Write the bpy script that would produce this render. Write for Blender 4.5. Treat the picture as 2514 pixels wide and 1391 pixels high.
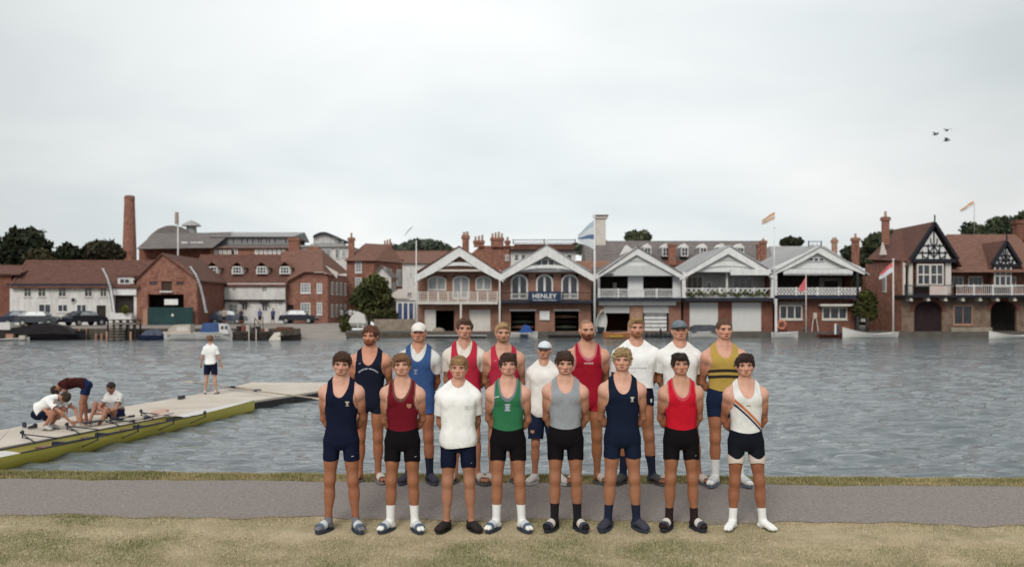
import bpy, bmesh, math, random
import numpy as np
from mathutils import Vector, Matrix, noise as mnoise

for o in list(bpy.data.objects):
    bpy.data.objects.remove(o)
SC = bpy.context.scene
COL = SC.collection
R = math.radians

# ------------------------------------------------------------------ camera
CAM_H = 2.243
FPX = 2444.0           # focal length in photograph pixels
PX0, PY0 = 1257.0, 752.0
cam = bpy.data.objects.new('camera', bpy.data.cameras.new('camera'))
COL.objects.link(cam)
cam.location = (0, 0, CAM_H)
cam.rotation_euler = (R(90), 0, 0)
cam.data.sensor_width = 36.0
cam.data.lens = 36.0 * FPX / 2514.0
cam.data.shift_y = (752.0 - 695.5) / 2514.0
cam.data.clip_start = 0.1
cam.data.clip_end = 3000.0
cam.data.dof.use_dof = True
cam.data.dof.focus_distance = 10.3
cam.data.dof.aperture_fstop = 1.9
SC.camera = cam

# ------------------------------------------------------------------ world: overcast sky
SUN_EL, SUN_AZ = R(38), R(198)      # azimuth clockwise from +Y; sun is high behind the camera
W = bpy.data.worlds.new('World'); SC.world = W; W.use_nodes = True
nt = W.node_tree; N = nt.nodes; L = nt.links
for n in list(N): N.remove(n)
wo = N.new('ShaderNodeOutputWorld'); bg = N.new('ShaderNodeBackground')
sky = N.new('ShaderNodeTexSky'); sky.sky_type = 'NISHITA'; sky.sun_disc = False
sky.sun_elevation = SUN_EL; sky.sun_rotation = SUN_AZ; sky.air_density = 1.0; sky.dust_density = 3.0
sk = N.new('ShaderNodeVectorMath'); sk.operation = 'SCALE'; sk.inputs['Scale'].default_value = 1.0
L.new(sky.outputs[0], sk.inputs[0])
tc = N.new('ShaderNodeTexCoord')
sep = N.new('ShaderNodeSeparateXYZ'); L.new(tc.outputs['Generated'], sep.inputs[0])
# cloud sheet coordinates: the view ray cut with a high flat layer
mz = N.new('ShaderNodeMath'); mz.operation = 'ADD'; mz.inputs[1].default_value = 0.22
ab = N.new('ShaderNodeMath'); ab.operation = 'ABSOLUTE'
L.new(sep.outputs['Z'], ab.inputs[0]); L.new(ab.outputs[0], mz.inputs[0])
dvx = N.new('ShaderNodeMath'); dvx.operation = 'DIVIDE'; L.new(sep.outputs['X'], dvx.inputs[0]); L.new(mz.outputs[0], dvx.inputs[1])
dvy = N.new('ShaderNodeMath'); dvy.operation = 'DIVIDE'; L.new(sep.outputs['Y'], dvy.inputs[0]); L.new(mz.outputs[0], dvy.inputs[1])
cmb = N.new('ShaderNodeCombineXYZ'); L.new(dvx.outputs[0], cmb.inputs[0]); L.new(dvy.outputs[0], cmb.inputs[1])
cmb.inputs[2].default_value = 3.7
nz = N.new('ShaderNodeTexNoise'); nz.inputs['Scale'].default_value = 0.85; nz.inputs['Detail'].default_value = 4.0
nz.inputs['Roughness'].default_value = 0.5; nz.inputs['Distortion'].default_value = 0.3
L.new(cmb.outputs[0], nz.inputs['Vector'])
rp = N.new('ShaderNodeValToRGB')
rp.color_ramp.elements[0].position = 0.33; rp.color_ramp.elements[0].color = (0.56, 0.605, 0.615, 1)
rp.color_ramp.elements[1].position = 0.66; rp.color_ramp.elements[1].color = (0.735, 0.745, 0.735, 1)
L.new(nz.outputs['Fac'], rp.inputs['Fac'])
inv = N.new('ShaderNodeVectorMath'); inv.operation = 'SCALE'; inv.inputs['Scale'].default_value = 1.0 / 0.1
L.new(rp.outputs[0], inv.inputs[0])
mx = N.new('ShaderNodeMix'); mx.data_type = 'RGBA'; mx.inputs['Factor'].default_value = 0.97
L.new(sk.outputs[0], mx.inputs['A']); L.new(inv.outputs[0], mx.inputs['B'])
# the cloud is thinner and brighter over the middle of the river
gd = N.new('ShaderNodeVectorMath'); gd.operation = 'DOT_PRODUCT'; gd.inputs[1].default_value = (-.02, .955, .297)
nn = N.new('ShaderNodeVectorMath'); nn.operation = 'NORMALIZE'; L.new(tc.outputs['Generated'], nn.inputs[0]); L.new(nn.outputs[0], gd.inputs[0])
gm = N.new('ShaderNodeMapRange'); gm.interpolation_type = 'SMOOTHSTEP'; gm.inputs['From Min'].default_value = .86; gm.inputs['From Max'].default_value = 1.0
gm.inputs['To Min'].default_value = 1.0; gm.inputs['To Max'].default_value = 1.30; L.new(gd.outputs['Value'], gm.inputs['Value'])
gs = N.new('ShaderNodeVectorMath'); gs.operation = 'SCALE'; L.new(mx.outputs['Result'], gs.inputs[0]); L.new(gm.outputs[0], gs.inputs['Scale'])
L.new(gs.outputs[0], bg.inputs['Color']); bg.inputs['Strength'].default_value = 0.1
L.new(bg.outputs[0], wo.inputs['Surface'])

sl = bpy.data.lights.new('sun', 'SUN'); sun = bpy.data.objects.new('sun', sl); COL.objects.link(sun)
sl.energy = 1.75; sl.angle = R(24); sl.color = (1.0, 0.965, 0.91)
sun.location = (0, -20, 60)
sun.rotation_euler = Vector((math.sin(SUN_AZ) * math.cos(SUN_EL), math.cos(SUN_AZ) * math.cos(SUN_EL), math.sin(SUN_EL))).to_track_quat('Z', 'Y').to_euler()
SC.view_settings.view_transform = 'Standard'; SC.view_settings.look = 'None'
SC.view_settings.exposure = 0.12; SC.view_settings.gamma = 1.0
SC.view_settings.use_curve_mapping = False
SC.cycles.use_denoising = True
SC.cycles.max_bounces = 5; SC.cycles.diffuse_bounces = 3; SC.cycles.glossy_bounces = 3
SC.cycles.transparent_max_bounces = 6
SC.cycles.caustics_reflective = False; SC.cycles.caustics_refractive = False

# ------------------------------------------------------------------ helpers
def P(px, py, Y):
    """point on the vertical plane y = Y seen at photograph pixel (px, py)"""
    return Vector(((px - PX0) / FPX * Y, Y, CAM_H - (py - PY0) / FPX * Y))
def PX(px, Y): return (px - PX0) / FPX * Y
def PZ(py, Y): return CAM_H - (py - PY0) / FPX * Y
def onz(px, py, z):
    Y = (CAM_H - z) * FPX / (py - PY0)
    return Vector(((px - PX0) / FPX * Y, Y, z))

MATS = {}
def mat(name, col, rough=0.8, metal=0.0, spec=0.3, var=0.0, scale=3.0, bump=0.0, bscale=20.0, attr=None, aniso=(1, 1, 1), col2=None, emit=0, alpha=1.0):
    if name in MATS: return MATS[name]
    m = bpy.data.materials.new(name); m.use_nodes = True
    n = m.node_tree.nodes; l = m.node_tree.links; b = n['Principled BSDF']
    b.inputs['Roughness'].default_value = rough; b.inputs['Metallic'].default_value = metal
    b.inputs['Specular IOR Level'].default_value = spec
    b.inputs['Base Color'].default_value = (*col, 1)
    t = n.new('ShaderNodeTexCoord'); mp = n.new('ShaderNodeMapping'); mp.inputs['Scale'].default_value = aniso
    l.new(t.outputs['Object'], mp.inputs[0])
    src = None
    if attr:
        a = n.new('ShaderNodeAttribute'); a.attribute_name = attr; src = a.outputs['Color']
        l.new(src, b.inputs['Base Color'])
    if var > 0 or col2:
        z = n.new('ShaderNodeTexNoise'); z.inputs['Scale'].default_value = scale; z.inputs['Detail'].default_value = 6
        z.inputs['Roughness'].default_value = 0.65
        l.new(mp.outputs[0], z.inputs['Vector'])
        mm = n.new('ShaderNodeMapRange'); mm.inputs['From Min'].default_value = 0.32; mm.inputs['From Max'].default_value = 0.68
        l.new(z.outputs['Fac'], mm.inputs['Value'])
        x = n.new('ShaderNodeMix'); x.data_type = 'RGBA'
        l.new(mm.outputs[0], x.inputs['Factor'])
        c2 = col2 if col2 else tuple(min(1, c * (1 + var)) for c in col)
        c1 = col if col2 else tuple(c * (1 - var) for c in col)
        if src is not None:
            g = n.new('ShaderNodeVectorMath'); g.operation = 'SCALE'; g.inputs['Scale'].default_value = 1 - var; l.new(src, g.inputs[0])
            h = n.new('ShaderNodeVectorMath'); h.operation = 'SCALE'; h.inputs['Scale'].default_value = 1 + var; l.new(src, h.inputs[0])
            l.new(g.outputs[0], x.inputs['A']); l.new(h.outputs[0], x.inputs['B'])
        else:
            x.inputs['A'].default_value = (*c1, 1); x.inputs['B'].default_value = (*c2, 1)
        l.new(x.outputs['Result'], b.inputs['Base Color'])
    if bump > 0:
        z2 = n.new('ShaderNodeTexNoise'); z2.inputs['Scale'].default_value = bscale; z2.inputs['Detail'].default_value = 4
        l.new(mp.outputs[0], z2.inputs['Vector'])
        bp = n.new('ShaderNodeBump'); bp.inputs['Strength'].default_value = bump; bp.inputs['Distance'].default_value = 0.02
        l.new(z2.outputs['Fac'], bp.inputs['Height']); l.new(bp.outputs[0], b.inputs['Normal'])
    MATS[name] = m
    return m

def tag(o, label=None, cat=None, group=None, kind=None):
    if label: o['label'] = label
    if cat: o['category'] = cat
    if group: o['group'] = group
    if kind: o['kind'] = kind
    return o
def empty(name, loc=(0, 0, 0), rz=0, label=None, cat=None, group=None):
    o = bpy.data.objects.new(name, None); COL.objects.link(o)
    o.empty_display_size = 0.2
    o.location = loc; o.rotation_euler = (0, 0, rz)
    return tag(o, label, cat, group)
def np_mesh(name, v, f, m=None, parent=None, smooth=False, colors=None):
    """v (n,3); f list of tuples or (n,3)/(n,4) array"""
    me = bpy.data.meshes.new(name)
    v = np.asarray(v, np.float32)
    f = np.asarray(f) if not isinstance(f, list) else f
    if isinstance(f, np.ndarray):
        k = f.shape[1]
        me.vertices.add(len(v)); me.vertices.foreach_set('co', v.ravel())
        me.loops.add(f.size); me.loops.foreach_set('vertex_index', f.astype(np.int32).ravel())
        me.polygons.add(len(f)); me.polygons.foreach_set('loop_start', np.arange(0, f.size, k, dtype=np.int32))
        me.update(calc_edges=True)
    else:
        me.from_pydata([tuple(map(float, p)) for p in v], [], f); me.update()
    if smooth: me.polygons.foreach_set('use_smooth', np.ones(len(me.polygons), bool))
    if colors is not None:
        a = me.color_attributes.new('Col', 'FLOAT_COLOR', 'POINT')
        c = np.ones((len(v), 4), np.float32); c[:, :3] = colors
        a.data.foreach_set('color', c.ravel())
    if m: me.materials.append(m)
    o = bpy.data.objects.new(name, me); COL.objects.link(o)
    if parent: o.parent = parent
    return o

class MB:
    """collects simple shapes and links them as one mesh object"""
    def __init__(s): s.v = []; s.f = []
    def add(s, vs, fs):
        b = len(s.v); s.v += [tuple(p) for p in vs]; s.f += [tuple(i + b for i in q) for q in fs]; return s
    def box(s, x0, x1, y0, y1, z0, z1):
        if x0 > x1: x0, x1 = x1, x0
        if y0 > y1: y0, y1 = y1, y0
        if z0 > z1: z0, z1 = z1, z0
        return s.add([(x0, y0, z0), (x1, y0, z0), (x1, y1, z0), (x0, y1, z0), (x0, y0, z1), (x1, y0, z1), (x1, y1, z1), (x0, y1, z1)],
                     [(0, 3, 2, 1), (4, 5, 6, 7), (0, 1, 5, 4), (1, 2, 6, 5), (2, 3, 7, 6), (3, 0, 4, 7)])
    def bar(s, a, b, w, h=None, up=(0, 0, 1)):
        a = Vector(a); b = Vector(b); h = h or w; d = (b - a).normalized(); u = Vector(up)
        if abs(d.dot(u)) > 0.98: u = Vector((0, 1, 0))
        r = d.cross(u).normalized() * w / 2; t = r.cross(d).normalized() * h / 2
        vs = [a - r - t, a + r - t, a + r + t, a - r + t, b - r - t, b + r - t, b + r + t, b - r + t]
        return s.add(vs, [(0, 1, 2, 3), (7, 6, 5, 4), (0, 4, 5, 1), (1, 5, 6, 2), (2, 6, 7, 3), (3, 7, 4, 0)])
    def tube(s, pts, r, n=8, caps=True):
        pts = [Vector(p) for p in pts]; rs = r if isinstance(r, (list, tuple)) else [r] * len(pts)
        vs = []; fs = []
        for i, p in enumerate(pts):
            d = (pts[min(i + 1, len(pts) - 1)] - pts[max(i - 1, 0)]).normalized()
            u = Vector((0, 0, 1)) if abs(d.z) < 0.9 else Vector((1, 0, 0))
            a = d.cross(u).normalized(); b = d.cross(a).normalized()
            for k in range(n):
                t = 2 * math.pi * k / n; vs.append(p + (a * math.cos(t) + b * math.sin(t)) * rs[i])
        for i in range(len(pts) - 1):
            for k in range(n):
                k2 = (k + 1) % n; fs.append((i * n + k, (i + 1) * n + k, (i + 1) * n + k2, i * n + k2))
        if caps: fs += [tuple(range(n)), tuple(reversed(range((len(pts) - 1) * n, len(pts) * n)))]
        return s.add(vs, fs)
    def prism(s, poly, y0, y1):
        """poly: (x, z) outline, extruded along y"""
        n = len(poly)
        vs = [(x, y0, z) for x, z in poly] + [(x, y1, z) for x, z in poly]
        fs = [tuple(range(n)), tuple(reversed(range(n, 2 * n)))] + [(i, n + i, n + (i + 1) % n, (i + 1) % n) for i in range(n)]
        return s.add(vs, fs)
    def prismz(s, poly, z0, z1):
        n = len(poly)
        vs = [(x, y, z0) for x, y in poly] + [(x, y, z1) for x, y in poly]
        fs = [tuple(reversed(range(n))), tuple(range(n, 2 * n))] + [(i, (i + 1) % n, n + (i + 1) % n, n + i) for i in range(n)]
        return s.add(vs, fs)
    def ell(s, c, r, nu=12, nv=8):
        vs = [(c[0], c[1], c[2] - r[2])]
        for j in range(1, nv):
            b = -math.pi / 2 + math.pi * j / nv
            for i in range(nu):
                a = 2 * math.pi * i / nu
                vs.append((c[0] + r[0] * math.cos(b) * math.cos(a), c[1] + r[1] * math.cos(b) * math.sin(a), c[2] + r[2] * math.sin(b)))
        vs.append((c[0], c[1], c[2] + r[2])); fs = []
        for i in range(nu): fs.append((0, 1 + (i + 1) % nu, 1 + i))
        for j in range(nv - 2):
            for i in range(nu):
                a = 1 + j * nu; fs.append((a + i, a + (i + 1) % nu, a + nu + (i + 1) % nu, a + nu + i))
        a = 1 + (nv - 2) * nu
        for i in range(nu): fs.append((a + i, a + (i + 1) % nu, len(vs) - 1))
        return s.add(vs, fs)
    def build(s, name, m, parent=None, smooth=False, fix=True):
        me = bpy.data.meshes.new(name); me.from_pydata(s.v, [], s.f); me.update()
        if fix:
            bm = bmesh.new(); bm.from_mesh(me); bmesh.ops.recalc_face_normals(bm, faces=bm.faces); bm.to_mesh(me); bm.free()
        if smooth: me.polygons.foreach_set('use_smooth', [True] * len(me.polygons))
        if m: me.materials.append(m)
        o = bpy.data.objects.new(name, me); COL.objects.link(o)
        if parent: o.parent = parent
        return o
# ================================================================== PEOPLE
def smin(a, b, k):
    h = np.maximum(k - np.abs(a - b), 0) / k
    return np.minimum(a, b) - h * h * k * 0.25
class Grid:
    def __init__(s, xs, ys, zs): s.xs, s.ys, s.zs = xs, ys, zs
    def field(s): return Fld(s)
class Fld:
    def __init__(s, g):
        s.g = g; s.D = np.full((len(g.xs), len(g.ys), len(g.zs)), 1.0, np.float32)
    def _sl(s, lo, hi):
        g = s.g; r = []
        for a, l, h in ((g.xs, lo[0], hi[0]), (g.ys, lo[1], hi[1]), (g.zs, lo[2], hi[2])):
            r.append(slice(max(0, np.searchsorted(a, l)), min(len(a), np.searchsorted(a, h))))
        return tuple(r)
    def _pts(s, sl):
        g = s.g
        return g.xs[sl[0]][:, None, None], g.ys[sl[1]][None, :, None], g.zs[sl[2]][None, None, :]
    def _put(s, sl, d, k, op):
        if d.size == 0: return
        cur = s.D[sl]
        if op == '+': s.D[sl] = smin(cur, d, k)
        else: s.D[sl] = -smin(-cur, d, k)
    def cap(s, a, b, ra, rb, k=0.02, op='+'):
        a = np.array(a, float); b = np.array(b, float); m = max(ra, rb) + k + 0.035
        sl = s._sl(np.minimum(a, b) - m, np.maximum(a, b) + m); x, y, z = s._pts(sl)
        ab = b - a; L2 = max(float(ab @ ab), 1e-9)
        t = np.clip(((x - a[0]) * ab[0] + (y - a[1]) * ab[1] + (z - a[2]) * ab[2]) / L2, 0, 1)
        d = np.sqrt((x - a[0] - t * ab[0]) ** 2 + (y - a[1] - t * ab[1]) ** 2 + (z - a[2] - t * ab[2]) ** 2) - (ra + (rb - ra) * t)
        s._put(sl, d.astype(np.float32), k, op); return s
    def ell(s, c, r, k=0.02, M=None, op='+'):
        """M: 3x3 world-from-local axes"""
        c = np.array(c, float); r = np.array(r, float); m = max(r) + k + 0.035
        sl = s._sl(c - m, c + m); x, y, z = s._pts(sl)
        x = x - c[0]; y = y - c[1]; z = z - c[2]
        if M is not None:
            x, y, z = (M[0][0] * x + M[1][0] * y + M[2][0] * z, M[0][1] * x + M[1][1] * y + M[2][1] * z, M[0][2] * x + M[1][2] * y + M[2][2] * z)
        k0 = np.sqrt((x / r[0]) ** 2 + (y / r[1]) ** 2 + (z / r[2]) ** 2)
        k1 = np.sqrt((x / r[0] ** 2) ** 2 + (y / r[1] ** 2) ** 2 + (z / r[2] ** 2) ** 2) + 1e-6
        s._put(sl, (k0 * (k0 - 1) / k1).astype(np.float32), k, op); return s
    def prof(s, F, tab, k=0.03, ex=2.4, bounds=None):
        """F=(M, origin) frame, tab rows: z, halfwidth, halfdepth, ycentre"""
        M, o = F; tab = np.array(tab, float)
        zr = (tab[0, 0], tab[-1, 0]); m = tab[:, 1].max() + 0.05
        cs = [np.array(o) + np.array(M) @ np.array([sx * m, sy * m, zz]) for sx in (-1, 1) for sy in (-1, 1) for zz in (zr[0] - .05, zr[1] + .05)]
        sl = s._sl(np.min(cs, 0), np.max(cs, 0)); x, y, z = s._pts(sl)
        x = x - o[0]; y = y - o[1]; z = z - o[2]
        x, y, z = (M[0][0] * x + M[1][0] * y + M[2][0] * z, M[0][1] * x + M[1][1] * y + M[2][1] * z, M[0][2] * x + M[1][2] * y + M[2][2] * z)
        zz = np.linspace(zr[0], zr[1], 60)
        def sm(col):
            v = np.interp(zz, tab[:, 0], tab[:, col]); 
            for _ in range(6): v[1:-1] = (v[:-2] + 2 * v[1:-1] + v[2:]) / 4
            return v
        w = np.interp(z, zz, sm(1)); dd = np.interp(z, zz, sm(2)); c = np.interp(z, zz, sm(3))
        q = (np.abs(x / w) ** ex + np.abs((y - c) / dd) ** ex) ** (1 / ex)
        d = (q - 1) * np.minimum(w, dd)
        d = np.maximum(d, np.maximum(z - zr[1], zr[0] - z))
        s._put(sl, d.astype(np.float32), k, '+'); return s
    def mesh(s, iso=0.0):
        return nets(s.D - iso, s.g.xs, s.g.ys, s.g.zs)

def nets(D, xs, ys, zs):
    S = D < 0
    nx, ny, nz = D.shape
    c = np.zeros((nx - 1, ny - 1, nz - 1), np.int8)
    for a in (0, 1):
        for b in (0, 1):
            for e in (0, 1): c += S[a:nx - 1 + a, b:ny - 1 + b, e:nz - 1 + e]
    act = (c > 0) & (c < 8)
    I, J, K = np.nonzero(act)
    idx = np.full(act.shape, -1, np.int32); idx[I, J, K] = np.arange(len(I))
    acc = np.zeros((len(I), 3)); cnt = np.zeros(len(I))
    X = (xs, ys, zs)
    corners = [(a, b, e) for a in (0, 1) for b in (0, 1) for e in (0, 1)]
    for p in corners:
        for ax in range(3):
            if p[ax] == 0:
                q = list(p); q[ax] = 1
                d0 = D[I + p[0], J + p[1], K + p[2]]; d1 = D[I + q[0], J + q[1], K + q[2]]
                m = (d0 < 0) != (d1 < 0)
                t = np.where(m, d0 / np.where(m, d0 - d1, 1), 0)
                for k3, A, B in ((0, p[0], q[0]), (1, p[1], q[1]), (2, p[2], q[2])):
                    base = (I, J, K)[k3]
                    v0 = X[k3][base + A]; v1 = X[k3][base + B]
                    acc[:, k3] += np.where(m, v0 + (v1 - v0) * t, 0)
                cnt += m
    V = acc / np.maximum(cnt, 1)[:, None]
    quads = []
    for ax in range(3):
        s0 = [slice(1, -1)] * 3; s1 = [slice(1, -1)] * 3
        s0[ax] = slice(0, -1); s1[ax] = slice(1, None)
        A = S[tuple(s0)]; B = S[tuple(s1)]
        i, j, k = np.nonzero(A != B)
        o = [1, 1, 1]; o[ax] = 0
        i = i + o[0]; j = j + o[1]; k = k + o[2]
        fl = S[i, j, k]
        u, w = [(1, 2), (2, 0), (0, 1)][ax]
        def g(du, dw):
            p = [i, j, k]; p[u] = p[u] - du; p[w] = p[w] - dw
            return idx[p[0], p[1], p[2]]
        q = np.stack([g(1, 1), g(0, 1), g(0, 0), g(1, 0)], 1)
        q[~fl] = q[~fl][:, ::-1]
        quads.append(q)
    Q = np.concatenate(quads)
    return V, Q[(Q >= 0).all(1)]
def tris(Q): return np.concatenate([Q[:, [0, 1, 2]], Q[:, [0, 2, 3]]]) if Q.shape[1] == 4 else Q
def clip(V, T, s):
    """keep the part of the triangle mesh where s > 0, cutting at s = 0"""
    pos = s > 0; n = pos[T].sum(1)
    full = T[n == 3]; out = [full]; newv = [V]; base = len(V); extra = []
    emap = {}
    def cut(i, j):
        nonlocal base
        key = (i, j) if i < j else (j, i)
        if key in emap: return emap[key]
        t = s[i] / (s[i] - s[j]); extra.append(V[i] + (V[j] - V[i]) * t); emap[key] = base; base += 1
        return base - 1
    part = []
    for t in T[(n == 1) | (n == 2)]:
        t = [int(q) for q in t]; k = [pos[q] for q in t]
        if sum(k) == 1:
            i = k.index(True); a, b, c = t[i], t[(i + 1) % 3], t[(i + 2) % 3]
            part.append((a, cut(a, b), cut(a, c)))
        else:
            i = k.index(False); a, b, c = t[i], t[(i + 1) % 3], t[(i + 2) % 3]
            p, q = cut(a, b), cut(a, c)
            part.append((p, b, c)); part.append((p, c, q))
    if part: out.append(np.array(part, np.int64))
    Vn = np.concatenate([V, np.array(extra)]) if extra else V
    Tn = np.concatenate(out)
    if len(Tn) == 0: return np.zeros((0, 3)), Tn
    u, inv_ = np.unique(Tn, return_inverse=True)
    return Vn[u], inv_.reshape(-1, 3)
def vnormals(V, T):
    n = np.zeros_like(V); fn = np.cross(V[T[:, 1]] - V[T[:, 0]], V[T[:, 2]] - V[T[:, 0]])
    for i in range(3): np.add.at(n, T[:, i], fn)
    return n / (np.linalg.norm(n, axis=1)[:, None] + 1e-12)
def subdiv(V, T):
    e = np.sort(np.concatenate([T[:, [0, 1]], T[:, [1, 2]], T[:, [2, 0]]]), axis=1)
    u, iv = np.unique(e, axis=0, return_inverse=True); iv = iv.reshape(-1); m = len(T)
    mid = (V[u[:, 0]] + V[u[:, 1]]) / 2; b = len(V); x, y, z = b + iv[:m], b + iv[m:2 * m], b + iv[2 * m:]
    return np.concatenate([V, mid]), np.concatenate([np.stack(q, 1) for q in ((T[:, 0], x, z), (x, T[:, 1], y), (z, y, T[:, 2]), (x, y, z))])
def decal(V, T, bbox, fn, off=0.002, n=2):
    """patch of the cloth surface inside the shape fn(p) > 0, lifted off it"""
    c = V[T].mean(1); k = np.ones(len(T), bool)
    for ax, (lo, hi) in enumerate(bbox): k &= (c[:, ax] > lo - .02) & (c[:, ax] < hi + .02)
    N_ = vnormals(V, T); T2 = T[k]
    if len(T2) == 0: return V[:0], T2
    u, iv = np.unique(T2, return_inverse=True); V2 = V[u] + N_[u] * off; T2 = iv.reshape(-1, 3)
    for _ in range(n): V2, T2 = subdiv(V2, T2)
    return clip(V2, T2, fn(V2))
def vnoise(p, sc, seed=0.0):
    """cheap smooth pseudo-noise made of a few crossed sines, about -1..1"""
    x, y, z = p[..., 0] * sc + seed, p[..., 1] * sc + seed * 1.7, p[..., 2] * sc - seed * .9
    return (np.sin(x + 1.7 * np.sin(y * .9 + seed)) + np.sin(y * 1.3 + 1.3 * np.sin(z * 1.1)) + np.sin(z * 1.6 + 1.5 * np.sin(x * .8 + 2))) / 3
I3 = np.eye(3)
def rot(ax, deg):
    return np.array(Matrix.Rotation(R(deg), 3, ax))
def seg_t(p, a, b):
    a = np.array(a); ab = np.array(b) - a
    return np.clip(((p - a) @ ab) / (ab @ ab), -0.5, 1.5)

TORSO = [(.825, .09, .075, .0), (.87, .148, .105, .005), (.92, .166, .116, .008), (.99, .163, .110, .002), (1.06, .146, .098, -.002),
         (1.12, .143, .096, -.004), (1.20, .154, .104, -.002), (1.29, .168, .115, .002), (1.35, .172, .118, .006), (1.405, .160, .110, .010),
         (1.452, .125, .088, .014), (1.488, .082, .069, .018), (1.53, .060, .058, .018)]
STAND = dict(hip=(.097, .0, .91), knee=(.108, -.005, .50), ankle=(.135, .02, .085), toe=32,
             sh=(.186, .012, 1.418), el=(.203, .085, 1.13), wr=(.075, .165, .955), hand=(-.05, .185, .88),
             chestF=(I3, (0, 0, 0)), pelF=(I3, (0, 0, 0)), headF=(I3, (0, 0, 1.60)), flat=True)
def mir(p, s): return np.array([p[0] * s, p[1], p[2]])
def joints(pose):
    """both sides; a pose may give 'l' and 'r' variants, e.g. el_l"""
    J = {}
    for nm in ('hip', 'knee', 'ankle', 'sh', 'el', 'wr', 'hand'):
        for sd, s in (('r', -1), ('l', 1)):
            v = pose.get(nm + '_' + sd)
            J[nm + '_' + sd] = np.array(v, float) if v is not None else mir(pose[nm], s)
    for sd, s in (('r', -1), ('l', 1)):
        v = pose.get('toedir_' + sd)
        if v is None:
            a = R(pose['toe']); v = (s * math.sin(a), -math.cos(a), 0)
        v = np.array(v, float); J['td_' + sd] = v / np.linalg.norm(v)
    return J

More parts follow.
